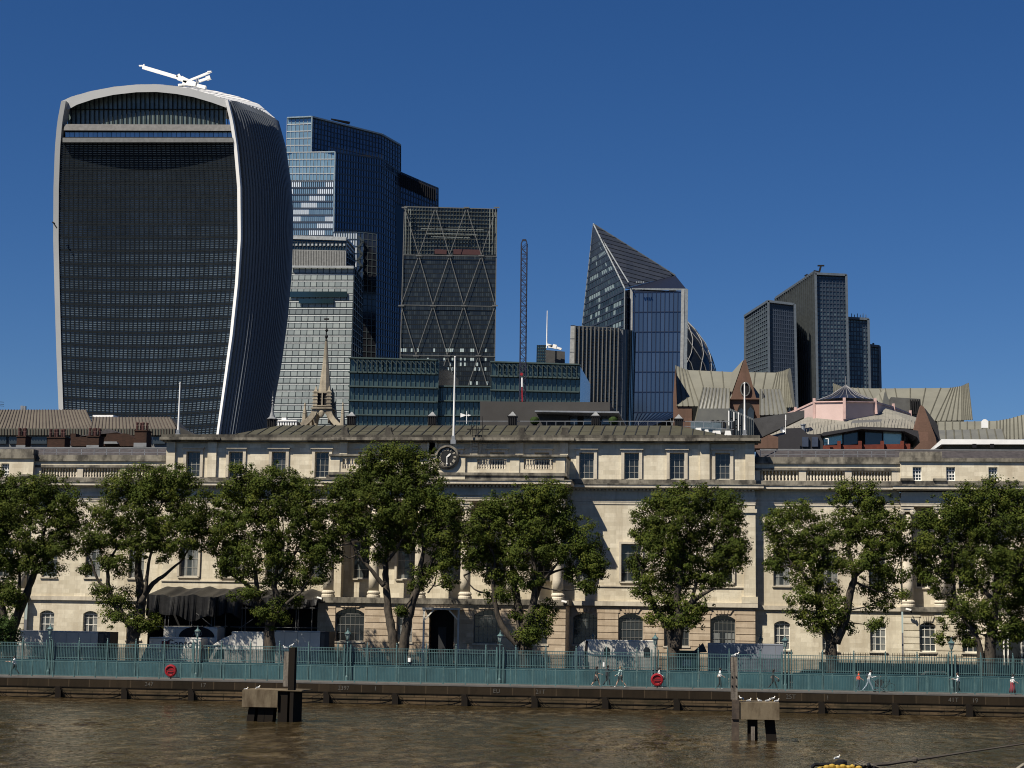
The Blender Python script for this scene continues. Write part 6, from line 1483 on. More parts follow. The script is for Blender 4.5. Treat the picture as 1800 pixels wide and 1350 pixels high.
tree('dense oval plane tree standing alone right of the portico shadow', T, 1185,
     [([(1185, 1175), (1183, 1130), (1170, 1095), (1152, 1070), (1140, 1040), (1132, 1010)], .62, .10), ([(1188, 1140), (1195, 1095), (1190, 1050), (1195, 1010), (1190, 960)], .50, .1), ([(1195, 1090), (1215, 1060), (1235, 1045), (1255, 1035)], .35, .08), ([(1215, 1060), (1225, 1025), (1240, 1005)], .2, .06), ([(1132, 1030), (1125, 990)], .15, .06)],
     [(1165, 885, 36, 26), (1205, 875, 42, 26), (1250, 880, 36, 28), (1285, 895, 24, 26), (1145, 915, 32, 34), (1190, 920, 46, 38), (1245, 925, 46, 40), (1290, 935, 22, 34), (1130, 950, 24, 24), (1160, 970, 42, 34), (1215, 975, 50, 36), (1275, 980, 36, 34), (1300, 965, 16, 28), (1125, 990, 20, 16), (1140, 1015, 30, 20), (1185, 1025, 34, 24), (1235, 1020, 30, 16), (1135, 1045, 24, 14), (1175, 1060, 34, 20), (1225, 1070, 24, 26), (1200, 1095, 34, 14), (1265, 1025, 16, 10), (1150, 1085, 14, 10)], 1.0, 16)
tree('tall two lobed plane tree between the two dark lorries and the right columns', T, 1460,
     [([(1462, 1175), (1460, 1130), (1445, 1095), (1438, 1060), (1435, 1020), (1425, 1000)], .58, .10), ([(1468, 1130), (1485, 1090), (1495, 1040), (1502, 1010), (1492, 970), (1490, 940)], .48, .10), ([(1425, 1030), (1412, 1008), (1395, 995), (1385, 980)], .2, .06), ([(1500, 1015), (1520, 1000), (1545, 985)], .18, .05), ([(1438, 1050), (1445, 1000), (1450, 960)], .18, .06)],
     [(1395, 900, 34, 24), (1375, 930, 28, 28), (1415, 935, 40, 36), (1375, 970, 30, 32), (1415, 980, 44, 30), (1445, 960, 32, 40), (1360, 990, 16, 16), (1490, 870, 34, 22), (1530, 872, 32, 22), (1505, 905, 48, 30), (1550, 905, 34, 30), (1580, 925, 22, 24), (1500, 945, 44, 30), (1555, 955, 42, 30), (1590, 960, 16, 20), (1470, 985, 28, 20), (1530, 990, 40, 22), (1575, 1005, 26, 18), (1420, 1020, 34, 16), (1545, 1030, 28, 20), (1545, 1062, 26, 14), (1410, 1050, 30, 20), (1455, 1040, 24, 22), (1400, 1085, 24, 14), (1440, 1090, 24, 20), (1540, 1100, 14, 18), (1490, 1105, 12, 10), (1470, 1070, 26, 22), (1585, 1045, 16, 12)], .85, 17)
tree('wide plane tree at the right with twin trunk over the right pavilion', T, 1738,
     [([(1742, 1178), (1740, 1140), (1745, 1100), (1750, 1060), (1752, 1000), (1745, 940)], .60, .14), ([(1730, 1178), (1722, 1140), (1710, 1110), (1690, 1080), (1675, 1040)], .36, .08), ([(1690, 1085), (1678, 1040), (1675, 1000)], .14, .06), ([(1750, 1060), (1720, 1030), (1690, 1010)], .25, .07), ([(1750, 1040), (1780, 1010), (1800, 980)], .25, .08)],
     [(1700, 880, 34, 24), (1745, 870, 44, 28), (1790, 880, 30, 30), (1655, 905, 30, 28), (1690, 920, 46, 36), (1750, 920, 52, 40), (1800, 930, 34, 40), (1630, 950, 26, 34), (1670, 965, 46, 36), (1730, 975, 54, 38), (1790, 985, 40, 34), (1615, 985, 20, 22), (1645, 1010, 30, 20), (1700, 1015, 42, 22), (1620, 915, 16, 16), (1760, 1030, 44, 26), (1700, 1060, 36, 22), (1740, 1085, 36, 26), (1680, 1090, 28, 20), (1705, 1120, 24, 14), (1770, 1110, 30, 26), (1660, 1120, 14, 12), (1640, 1040, 18, 12)], .92, 18)
tree('plane tree cut by the right edge, sunlit lower foliage', T+2.5, 1830,
     [([(1830, 1178), (1828, 1100), (1815, 1040), (1805, 1000)], .5, .1)],
     [(1800, 1010, 26, 32), (1795, 1060, 26, 30), (1800, 1100, 22, 22), (1840, 1000, 50, 60), (1850, 920, 50, 50)], .95, 19)
tree('small bright green shrub tree at the bottom left corner by the fence', 153.6, -2,
     [([(-2, 1178), (0, 1150), (4, 1125)], .14, .06)],
     [(5, 1100, 24, 20), (-5, 1125, 30, 22), (15, 1125, 16, 16), (-20, 1090, 30, 24)], 1.1, 20, name='shrub_tree', leafm=leaf_shrub, group='shrubs in the yard', lsz=.16)

# ------------------------------------------------------------------ vehicles in the yard
vglass = M('vehicle_glass', (.012, .015, .018), .08, spec=.6)
cream2 = M('warm_white_panel', (.62, .60, .54), .4)
def wheels(t_, xs_, Y0, Y1, r=.46):
    for x in xs_:
        for y in (Y0-.02, Y1-.22):
            mb = MB(); b0 = len(mb.v); mb.lathe(0, 0, [(r*.6, 0), (r, .03), (r, .22), (r*.6, .25)], 16)
            for i in range(b0, len(mb.v)):
                a, b, c = mb.v[i]; mb.v[i] = (x+a, y+c, r+b)
            w_ = mb.out('wheel', rubber, t_, local=True)
            mb = MB(); mb.lathe(0, 0, [(r*.55, 0), (r*.5, .03)], 12)
            for i in range(len(mb.v)):
                a, b, c = mb.v[i]; mb.v[i] = (x+a, y-.02+c, r+b)
            mb.out('rim', chrome, w_, local=True)
def lorry(name, label, x0, x1, ytop, Y, m_, cab=0, dark_end=0, W=2.4, cat='lorry', grp=None, ybox=None, windows=()):
    a, b = PX(x0, Y, 1140), PX(x1, Y, 1140); zt_ = PZ(ytop, Y, (x0+x1)/2)-QZ; L = b-a
    t_ = thing(name, label, cat, (a, Y, QZ), grp)
    if dark_end:
        d = PX(x1+dark_end, Y, 1140)-a
        mb = MB(); mb.box(L+.02, d, .05, W-.05, 1.0, zt_-.02); e_ = mb.out('open_end', M('dark_door', (.03, .03, .032), .6), t_, local=True)
        mb = MB(); mb.box(L+.1, L+(d-L)*.5, .0, .04, 1.05, zt_-.2); mb.out('door_leaf', M('brown_grey_door', (.07, .065, .06), .6), e_, local=True)
    bx = 0 if cab >= 0 else 2.2; ex = L if cab <= 0 else L-2.2
    mb = MB(); h0 = .95
    c = .06
    mb.hexa([(bx, c, h0), (ex, c, h0), (ex, W-c, h0), (bx, W-c, h0), (bx, 0, h0+c), (ex, 0, h0+c), (ex, W, h0+c), (bx, W, h0+c)])
    mb.box(bx, ex, 0, W, h0+c+.001, zt_-c); mb.hexa([(bx, 0, zt_-c+.001), (ex, 0, zt_-c+.001), (ex, W, zt_-c+.001), (bx, W, zt_-c+.001), (bx+c, c, zt_), (ex-c, c, zt_), (ex-c, W-c, zt_), (bx+c, W-c, zt_)])
    body = mb.out('body', m_, t_, local=True)
    mb = MB(); mb.box(bx-.01, ex+.01, -.02, .0, zt_-.14, zt_-.06); mb.box(bx-.01, ex+.01, -.02, -.001, h0+.02, h0+.12)
    k = bx+1.2
    while k < ex-.5: mb.box(k-.02, k+.02, -.012, -.001, h0+.13, zt_-.15); k += 1.2
    mb.out('trim_rails', chrome, body, local=True)
    mb = MB(); mb.box(.1, L-.1, .3, W-.3, .55, h0-.02); mb.out('chassis', blackm, t_, local=True)
    if cab:
        s_ = 0 if cab < 0 else L; d = 1 if cab < 0 else -1
        pr = [(s_+d*.1, .5), (s_+d*.05, 1.3), (s_+d*.65, 2.5), (s_+d*2.12, 2.65), (s_+d*2.15, .5)]
        mb = MB(); mb.prism(pr, .1, W-.1); cb = mb.out('cab', m_, t_, local=True)
        mb = MB(); mb.prism([(s_+d*.5, 1.5), (s_+d*.85, 2.3), (s_+d*1.5, 2.35), (s_+d*1.5, 1.5)], .06, .1); mb.out('side_window', vglass, cb, local=True)
        mb = MB(); mb.hexa([(s_+d*.06, .25, 1.45), (s_+d*.10, .25, 1.45), (s_+d*.10, W-.25, 1.45), (s_+d*.06, W-.25, 1.45), (s_+d*.48, .25, 2.35), (s_+d*.52, .25, 2.35), (s_+d*.52, W-.25, 2.35), (s_+d*.48, W-.25, 2.35)]); mb.out('windscreen', vglass, cb, local=True)
    for wx in windows:
        x = PX(wx, Y, 1140)-a; zq = PZ(1146, Y, wx)-QZ
        mb = MB(); mb.prism([(x-.28, zq-.45), (x+.28, zq-.45), (x+.28, zq+.25), (x+.15, zq+.42), (x-.15, zq+.42), (x-.28, zq+.25)], -.03, -.002); mb.out('small_window', vglass, body, local=True)
    wheels(t_, [.9, L-1.3, L-2.4] if L > 5 else [.8, L-.9], .15, W-.15)
    return t_, body
lorry('box_lorry', 'long pale lorry body with a dark right end at the far left', 30, 171, 1109, 162.1, lorryg, dark_end=21)
t_, body = lorry('box_lorry', 'tall white lorry with a black half-round logo panel at its right end', 247, 381, 1102, 164.1, lorryw, cab=-1)
q = P(345, 1120, 164); og = t_.location
mb = MB(); n = 16; pts = [(q.x-og.x+1.75*math.cos(math.pi*i/n), q.z-QZ+1.05*math.sin(math.pi*i/n)*.95-.0) for i in range(n+1)]
mb.prism(pts, -.03, -.015); lp = mb.out('logo_panel', blackm, body, local=True)
ORG[lp.name] = tuple(og)
put_text('lettering', 'AO', .6, (q.x+.1, 164.05, q.z+.3), M('faded_grey_letters', (.14, .14, .14), .5), lp, extrude=.005)
t_, body = lorry('panel_van', 'white van with dark Gapton lettering and a dark red square beside it', 262, 352, 1120.5, 161.1, M('white_van_paint', (.72, .70, .64), .5))
ORG[body.name] = tuple(t_.location)
q = P(318, 1137.5, 161)
put_text('lettering', 'Gapton', 1.0, (q.x+.1, 161.06, q.z+.3), M('dark_blue_lettering', (.012, .014, .02), .6), body, extrude=.008)
mb = MB(); q2 = P(290.5, 1137.5, 161); mb.box(q2.x-.38, q2.x+.38, 161.06, 161.08, q2.z-.15, q2.z+.55); mb.out('red_square', M('dark_red_square', (.14, .012, .02), .5), body)
t_, body = lorry('box_van', 'white box van with sloping cab roof left of the third tree', 366, 462, 1110, 161.4, lorryw, cab=-1)
mb = MB(); og = t_.location; mb.hexa([(.4, .1, 2.7), (2.2, .1, 2.7), (2.2, 2.3, 2.7), (.4, 2.3, 2.7), (1.3, .3, 3.35), (2.2, .2, 3.7), (2.2, 2.2, 3.7), (1.3, 2.1, 3.35)]); mb.out('wind_deflector', lorryg, t_, local=True)
mb = MB(); mb.box(-.05, .02, .1, .5, 1.3, 2.5); mb.out('yellow_door_edge', M('yellow_edge', (.45, .36, .12), .5), t_, local=True)
lorry('box_lorry', 'pale blue grey lorry body behind the dark mooring pile', 478, 562, 1109, 162.2, lorryw, dark_end=16)
t_, body = lorry('horsebox_trailer', 'long grey trailer with two small dark windows and rounded nose', 1030, 1154, 1125, 161.1, lorryg, windows=(1067, 1137))
L0 = PX(1003, 161.1, 1140)-t_.location.x; ht = PZ(1125, 161.1, 1090)-QZ
mb = MB(); pr = [(0, .95), (0, ht-.05), (L0*.35, ht-.35), (L0*.75, ht-1.1), (L0, ht-1.9), (L0, .95)]; mb.prism(pr, .05, 2.35); mb.out('nose', lorryg, t_, local=True)
mb = MB(); mb.prism([(-.02, ht-.1), (-.15, ht-1.2), (-.05, .95), (.25, .95), (.1, ht-1.2), (.2, ht-.1)], -.04, -.02); mb.out('dark_strap', blackm, t_, local=True)
lorry('box_lorry', 'dark blue grey lorry body between the right mooring pile and the two lobed tree', 1244, 1377, 1131, 160.8, M('slate_blue_panel', (.17, .19, .225), .45, col2=(.14, .155, .19), ns=.6))
def car(label, x0, x1, Y, m_, k=1):
    a, b = PX(x0, Y, 1170), PX(x1, Y, 1170); L = b-a; t_ = thing('parked_car', label, 'car', (a, Y, QZ), 'cars parked in the yard')
    pr = [(.02, .35), (0, .75), (.1, .95), (L*.2, 1.02), (L*.33, 1.45), (L*.72, 1.47), (L*.86, 1.08), (L-.05, 1.0), (L, .7), (L-.02, .35)]
    mb = MB(); mb.prism(pr, 0, 1.75); bd_ = mb.out('body', m_, t_, local=True)
    mb = MB(); mb.prism([(L*.25, 1.05), (L*.35, 1.39), (L*.52, 1.41), (L*.52, 1.05)], -.015, -.002); mb.prism([(L*.54, 1.05), (L*.54, 1.41), (L*.70, 1.40), (L*.8, 1.08)], -.015, -.002); mb.out('side_window', vglass, bd_, local=True)
    mb = MB(); mb.box(L-.02, L+.02, .1, .4, .7, .85); mb.out('headlight', whitem, bd_, local=True)
    wheels(t_, [L*.2, L*.8], .02, 1.73, .33)
dk = M('dark_car_paint', (.02, .02, .024), .25); sv = M('silver_car_paint', (.30, .31, .32), .3, metal=.3)
car('dark car behind the fence right of the dark blue lorry', 1385, 1470, 160.4, dk)
car('silver car behind the fence below the third window from the right', 1600, 1685, 160.4, sv)
car('dark car behind the fence at the right edge', 1760, 1845, 160.1, dk)
car('dark car behind the fence left of the dark entrance door', 600, 690, 162.1, dk)
car('silver car behind the fence right of the entrance door', 790, 875, 163.1, sv)
pr_ = thing('folded_parasol', 'folded dark parasol on a green stall between the oval tree and the dark lorry', 'parasol', P(1232, 1168, 162.6))
mb = MB(); a, b = PX(1216, 162.6, 1145)-pr_.location.x, PX(1243, 162.6, 1145)-pr_.location.x; z1_, z0_ = PZ(1130, 162.6, 1230)-pr_.location.z, PZ(1148, 162.6, 1230)-pr_.location.z
mb.face([(a, 0, z0_), (b, 0, z0_+.1), ((a+b)/2+.3, .8, z1_)]); mb.face([(b, 0, z0_+.1), (b-.2, 1.6, z0_+.1), ((a+b)/2+.3, .8, z1_)]); mb.face([(b-.2, 1.6, z0_+.1), (a+.2, 1.6, z0_), ((a+b)/2+.3, .8, z1_)]); mb.face([(a+.2, 1.6, z0_), (a, 0, z0_), ((a+b)/2+.3, .8, z1_)]); mb.out('canopy', M('grey_green_canvas', (.045, .05, .05), .8), pr_, local=True)
mb = MB(); mb.tube([((a+b)/2, .8, -.8), ((a+b)/2, .8, z0_+.8)], .04, 6); mb.out('pole', blackm, pr_, local=True)
st2 = thing('green_stall', 'small dark green stall with white edging behind the oval tree', 'stall', P(1205, 1175, 163.6))
mb = MB(); mb.box(-1.0, 1.1, 0, 2, -1, 1.45); mb.box(-1.1, 1.2, -.1, 2.1, 1.46, 1.6); mb.out('stall_body', M('dark_green_paint', (.012, .05, .035), .5), st2, local=True)
mb = MB(); mb.box(-.3, .5, -.04, -.01, .2, .8); mb.out('white_panel', whitem, st2, local=True)

# ------------------------------------------------------------------ people on the river walk
skin_m = M('skin', (.42, .26, .19), .6); hair_d = M('dark_hair', (.015, .012, .01), .6); hair_b = M('fair_hair', (.20, .14, .08), .6)
CM = {}
def cloth(c):
    if c not in CM: CM[c] = M('cloth', c, .85)
    return CM[c]
def person(label, px, pyf, Y, h=1.74, face=1, stride=.3, top=(.6, .6, .6), legs=(.02, .02, .02), hair=None, skirt=None, shorts=False, sleeves=True, arm=(.2, -.3), bag=None, longhair=False, shoes=(.5, .5, .5), lean=.03, jacket=None, bend=.3):
    """one skinned body; materials follow the bones; face=+1 walks right"""
    q = P(px, pyf, Y); t_ = thing('person', label, 'person', (q.x, Y, QZ)); k = h/1.74; f_ = face
    J = {}
    def j(n, x, y, z, r): J[n] = (Vector((x*f_*k, y*k, z*k)), r*k)
    j('pelvis', 0, 0, .95, .145); j('waist', lean*.4, 0, 1.10, .125); j('chest', lean, 0, 1.30, .15); j('neck0', lean*1.2, 0, 1.45, .075); j('neck', lean*1.5+.01, 0, 1.51, .055); j('head', lean*1.7+.02, 0, 1.60, .088); j('crown', lean*1.8+.015, 0, 1.69, .075)
    for s_, d in ((-1, stride), (1, -stride)):
        y = s_*.09
        j('hip%d' % s_, 0, y, .9, .095); kb = .08 if d > 0 else .1
        j('knee%d' % s_, d*.5+kb*.5, y, .50, .062); j('ank%d' % s_, d-(.08 if d < 0 else 0), y, .10+(.05 if d < 0 else 0), .042); j('toe%d' % s_, d+.14-(.06 if d < 0 else 0), y, .035+(.01 if d < 0 else 0), .035)
    for s_, d in ((-1, arm[0]), (1, arm[1])):
        y = s_*.2
        j('sh%d' % s_, lean, s_*.17, 1.40, .062); j('el%d' % s_, lean+d*.45, s_*.23, 1.13, .043); j('wr%d' % s_, lean+d+bend*.35, s_*.2, .92+bend*.35, .030)
        bx_, by_, bz_ = J['wr%d' % s_][0]
        j('ha%d' % s_, lean+d*1.1+bend*.55, s_*.2, .85+bend*.42, .028)
        for fi in range(4): j('fg%d_%d' % (s_, fi), lean+d*1.15+bend*.62+.012*fi, s_*.2+(fi-1.5)*.019, .77+bend*.45+.008*abs(fi-1.5), .009)
        j('th%d' % s_, lean+d*1.1+bend*.6+.05, s_*.17, .83+bend*.45, .010)
    if not shorts:
        for n in J:
            if n[:3] in ('hip', 'kne', 'ank'): J[n] = (J[n][0], J[n][1]*1.28)
    for n in ('waist', 'chest', 'sh1', 'sh-1', 'el1', 'el-1', 'head', 'crown'): J[n] = (J[n][0], J[n][1]*1.14)
    bones = [('pelvis', 'waist'), ('waist', 'chest'), ('chest', 'neck0'), ('neck0', 'neck'), ('neck', 'head'), ('head', 'crown')]
    for s_ in (-1, 1): bones += [('pelvis', 'hip%d' % s_), ('hip%d' % s_, 'knee%d' % s_), ('knee%d' % s_, 'ank%d' % s_), ('ank%d' % s_, 'toe%d' % s_), ('chest', 'sh%d' % s_), ('sh%d' % s_, 'el%d' % s_), ('el%d' % s_, 'wr%d' % s_), ('wr%d' % s_, 'ha%d' % s_), ('ha%d' % s_, 'th%d' % s_)]+[('ha%d' % s_, 'fg%d_%d' % (s_, i)) for i in range(4)]
    names = list(J); me = bpy.data.meshes.new('skeleton'); me.from_pydata([J[n][0] for n in names], [(names.index(a), names.index(b)) for a, b in bones], [])
    tmp = bpy.data.objects.new('skel_tmp', me); COL.objects.link(tmp)
    tmp.modifiers.new('s', 'SKIN'); me.skin_vertices  # radius per joint
    for i, n in enumerate(names):
        sv_ = me.skin_vertices[0].data[i]; r = J[n][1]; wide = {'chest': 1.15, 'waist': 1.1, 'pelvis': 1.1}.get(n, 1)
        sv_.radius = (r*.95, r*wide); sv_.use_root = (n == 'pelvis')
    ss = tmp.modifiers.new('u', 'SUBSURF'); ss.levels = 1; ss.render_levels = 1
    dg = bpy.context.evaluated_depsgraph_get(); bm_ = bpy.data.meshes.new_from_object(tmp.evaluated_get(dg)); bpy.data.objects.remove(tmp)
    ms = [skin_m, cloth(top), cloth(legs), cloth(shoes)]
    bm_.materials.clear()
    for m_ in ms: bm_.materials.append(m_)
    def seg(a, b, p): 
        d = b-a; u = max(0, min(1, (p-a).dot(d)/max(1e-6, d.dot(d)))); return (p-(a+d*u)).length
    for pl in bm_.polygons:
        c = pl.center; bn = min(bones, key=lambda e: seg(J[e[0]][0], J[e[1]][0], c)-.5*(J[e[0]][1]+J[e[1]][1])); a, b = bn; m_ = 0
        if a in ('pelvis', 'waist', 'chest') and not b.startswith('hip'): m_ = 1
        if a == 'pelvis' and c.z < 1.0*k: m_ = 2
        if b.startswith('hip'): m_ = 2
        if a.startswith('hip') or a.startswith('knee'): m_ = 2 if (not shorts or c.z > .62*k) else 0
        if a.startswith('ank'): m_ = 3
        if a.startswith('sh'): m_ = 1
        if a.startswith('el'): m_ = 1 if sleeves else 0
        if a == 'neck0' : m_ = 0
        pl.material_index = m_; pl.use_smooth = True
    bm_.name = 'body'
    o = bpy.data.objects.new('body', bm_); COL.objects.link(o); o.parent = t_
    hp = J['head'][0]
    mb = MB(); hm_ = hair or hair_d
    mb.sphere((hp.x-.02*f_, hp.y, hp.z+.035), .108*k, 7, sc=(1.0, .92, 1.0))
    if longhair: mb.sphere((hp.x-.07*f_, hp.y, hp.z-.09), .09*k, 6, sc=(.7, 1, 1.7))
    for i in range(len(mb.v)):   # keep the face free
        x, y, z = mb.v[i]
        if (x-hp.x)*f_ > .045: mb.v[i] = (hp.x+.045*f_, y, max(z, hp.z+.05))
    mb.out('hair', hm_, t_, local=True, smooth=True)
    mb = MB(); mb.sphere((hp.x+.098*f_, hp.y, hp.z-.005), .016, 4); mb.out('nose', skin_m, t_, local=True)
    mb = MB(); mb.sphere((hp.x+.078*f_, hp.y-.035, hp.z+.02), .009, 4); mb.sphere((hp.x+.078*f_, hp.y+.035, hp.z+.02), .009, 4); mb.out('eyes', blackm, t_, local=True)
    if skirt:
        mb = MB(); z0_ = skirt[0]*k; mb.lathe(J['pelvis'][0].x, 0, [(.29*k, z0_), (.22*k, (z0_+.95*k)/2), (.145*k, 1.02*k)], 14); mb.out('skirt', cloth(skirt[1]), t_, local=True, smooth=True)
    if jacket:
        mb = MB(); mb.lathe(lean*.5*f_, 0, [(.185*k, .82*k), (.17*k, 1.0*k), (.185*k, 1.3*k), (.15*k, 1.42*k)], 12); mb.out('jacket', cloth(jacket), t_, local=True, smooth=True)
    if bag == 'backpack':
        mb = MB(); cx = J['chest'][0].x-.2*f_; mb.sphere((cx, 0, 1.24*k), .17, 6, sc=(.65, .85, 1.3)); mb.out('backpack', cloth((.02, .03, .05)), t_, local=True, smooth=True)
    if bag == 'handbag':
        w_ = J['ha-1'][0]; mb = MB(); mb.sphere((w_.x, w_.y-.03, w_.z-.16), .15, 5, sc=(1, .4, .8)); mb.tube([(w_.x-.1, w_.y-.03, w_.z-.08), (w_.x, w_.y, w_.z+.02), (w_.x+.1, w_.y-.03, w_.z-.08)], .012, 5); mb.out('handbag', cloth((.012, .012, .014)), t_, local=True)
    return t_
wh_, bk_ = (.75, .75, .75), (.012, .012, .015)
person('person in white top and black trousers striding left at the far left', 25, 1186, 147.6, 1.72, -1, .36, wh_, bk_, shoes=bk_, sleeves=False, bend=.9, arm=(.15, .1))
person('person in black top and black skirt with white shoes, left of the suited man', 1048, 1201, 147.8, 1.70, 1, .34, bk_, (.42, .26, .19), skirt=(.5, bk_), shorts=False, sleeves=False, longhair=True, shoes=wh_, bend=.5)
person('person in dark suit and white shirt looking at his hands', 1067, 1198, 148.6, 1.80, 1, .24, (.02, .02, .028), (.02, .02, .028), shoes=bk_, bend=.95, arm=(.12, .1), jacket=(.018, .018, .026))
person('person with fair hair in pale green jacket and bare legs striding right', 1091, 1201, 147.6, 1.72, -1, -.40, (.40, .52, .50), (.42, .26, .19), hair=hair_b, longhair=True, shoes=wh_, skirt=(.78, bk_), jacket=(.40, .52, .50))
person('person with long dark hair in white top behind the right lifebuoy case', 1158, 1203, 147.8, 1.70, 1, .2, wh_, (.05, .05, .06), longhair=True, shoes=wh_, bag='handbag')
person('person in white tee shirt and black trousers left of the right mooring pile', 1265, 1206, 147.9, 1.74, 1, .10, wh_, bk_, shoes=wh_, sleeves=False)
person('person in black with long hair and a bag right of the right mooring pile', 1359, 1208, 148.0, 1.72, 1, .36, bk_, bk_, longhair=True, bag='handbag', shoes=(.3, .3, .3), sleeves=False)
person('person in orange red top and jeans beside the man with the pushchair', 1509, 1214, 148.4, 1.66, 1, .12, (.75, .10, .05), (.03, .06, .09), hair=hair_b, shoes=wh_, sleeves=False)
person('person in white shirt with dark backpack and jeans pushing a pushchair', 1527, 1214, 147.8, 1.80, 1, .38, wh_, (.25, .32, .38), bag='backpack', shoes=wh_, bend=.9, arm=(.25, .25), lean=.1)
person('person in white top and black trousers beside the right street lamp', 1685, 1217, 147.8, 1.70, -1, .12, wh_, bk_, longhair=True, shoes=wh_, bend=.8, arm=(.1, .1))
person('person in white top and long dark red skirt at the right edge', 1780, 1220, 147.8, 1.68, 1, .15, wh_, (.2, .02, .03), skirt=(.18, (.22, .02, .035)), longhair=True, shoes=wh_, sleeves=False)
pc_ = thing('pushchair', 'dark pushchair in front of the man in a white shirt', 'pushchair', (PX(1545, 147.8, 1210), 147.8, QZ))
mb = MB()
mb.prism([(-.3, .45), (.1, .4), (.35, .75), (.25, 1.0), (-.05, 1.05), (-.3, .9)], -.22, .22); mb.out('seat_shell', cloth(bk_), pc_, local=True)
mb = MB()
for y in (-.24, .24): mb.bar((-.55, y, 1.02), (.1, y, .35), .03); mb.bar((.1, y, .35), (-.35, y, .12), .03); mb.bar((.1, y, .35), (.4, y, .12), .03)
mb.bar((-.55, -.24, 1.02), (-.55, .24, 1.02), .03); mb.out('frame', chrome, pc_, local=True)
for x, y in ((-.35, -.26), (-.35, .26), (.4, -.2), (.4, .2)):
    mb = MB(); mb.lathe(0, 0, [(.11, 0), (.12, .01), (.12, .05), (.11, .06)], 12)
    for i in range(len(mb.v)): a, b, c = mb.v[i]; mb.v[i] = (x+a, y-.03+c, .12+b)
    mb.out('wheel', rubber, pc_, local=True)
bk2 = thing('parked_bicycle', 'dark bicycle leaning inside the river railing right of the pushchair', 'bicycle', (PX(1556, 149.6, 1210), 149.6, QZ))
for x in (-.5, .5):
    mb = MB(); n = 18
    for i in range(n):
        a, b = 2*math.pi*i/n, 2*math.pi*(i+1)/n; mb.bar((x+.33*math.cos(a), 0, .34+.33*math.sin(a)), (x+.33*math.cos(b), 0, .34+.33*math.sin(b)), .035)
    w_ = mb.out('wheel', rubber, bk2, local=True)
mb = MB()
for a, b in (((-.5, 0, .34), (-.15, 0, .85)), ((-.15, 0, .85), (.35, 0, .85)), ((-.15, 0, .85), (0, 0, .3)), ((0, 0, .3), (.35, 0, .85)), ((-.5, 0, .34), (0, 0, .3)), ((.5, 0, .34), (.33, 0, 1.0))): mb.bar(a, b, .035)
mb.out('frame', blackm, bk2, local=True)
mb = MB(); mb.bar((.33, -.25, 1.02), (.33, .25, 1.02), .03); mb.out('handlebar', blackm, bk2, local=True)
mb = MB(); mb.box(-.28, -.05, -.06, .06, .92, .97); mb.out('saddle', blackm, bk2, local=True)

# ------------------------------------------------------------------ mooring structures in the river
YL_, YR_ = 116.0, 107.5
ml = thing('mooring_dolphin', 'concrete mooring block with tall dark timber piles on its right side', 'mooring', (PX(470, YL_, 1270), YL_, 0))
a, b = PX(425, YL_, 1240), PX(487.5, YL_, 1240); zt_, zb_ = PZ(1214, YL_, 456), PZ(1243, YL_, 456)
mb = MB(); mb.box(a, b, YL_, YL_+3.2, zb_, zt_); mb.box(a+.05, b+1.6, YL_+.05, YL_+3.1, zt_+.002, zt_+.06); mb.out('concrete_block', conc, ml)
mb = MB(); mb.box(b, PX(512, YL_, 1240), YL_+.2, YL_+3.0, -2, zt_-.05); mb.out('dark_timber_wall', wood, ml)
for (xa, xb, xc, xd) in ((435, 447, 426, 440), (452, 463, 448, 460), (463, 479, 463, 474)):
    p0, p1, p2, p3 = [PX(v, YL_, 1250) for v in (xa, xb, xc, xd)]
    mb = MB(); mb.hexa([(p2, YL_+.3, -1.5), (p3, YL_+.3, -1.5), (p3, YL_+1.2, -1.5), (p2, YL_+1.2, -1.5), (p0, YL_+.3, zb_), (p1, YL_+.3, zb_), (p1, YL_+1.2, zb_), (p0, YL_+1.2, zb_)]); mb.out('raking_pile', wood, ml)
ztp = PZ(1139, YL_, 505)
mb = MB(); mb.box(PX(495.5, YL_, 1200), PX(504, YL_, 1200), YL_+.3, YL_+.75, PZ(1207, YL_, 500), ztp-.25); mb.out('grey_timber_post', wood_g, ml)
mb = MB(); mb.box(PX(505, YL_, 1200), PX(509, YL_, 1200), YL_+.2, YL_+.7, -2, ztp); mb.box(PX(509.6, YL_, 1200), PX(516, YL_, 1200), YL_+.1, YL_+.7, -2, ztp+.05); mb.out('tall_pile', wood, ml)
mr = thing('mooring_dolphin', 'concrete mooring block with a grey timber post on its left side', 'mooring', (PX(1325, YR_, 1290), YR_, 0))
a, b = PX(1300, YR_, 1250), PX(1370, YR_, 1250); zt_, zb_ = PZ(1235, YR_, 1335), PZ(1265, YR_, 1335)
mb = MB(); mb.box(a, b, YR_, YR_+3.0, zb_, zt_); mb.out('concrete_block', conc, mr)
mb = MB(); mb.box(PX(1286.5, YR_, 1250), a-.02, YR_-.1, YR_+1.2, zb_, zt_+.12); mb.box(PX(1286, YR_, 1250), PX(1299, YR_, 1250), YR_, YR_+1.0, -2, zb_-.01); mb.out('steel_bracket', M('rusty_steel', (.075, .055, .038), .85, col2=(.03, .022, .018), ns=2), mr)
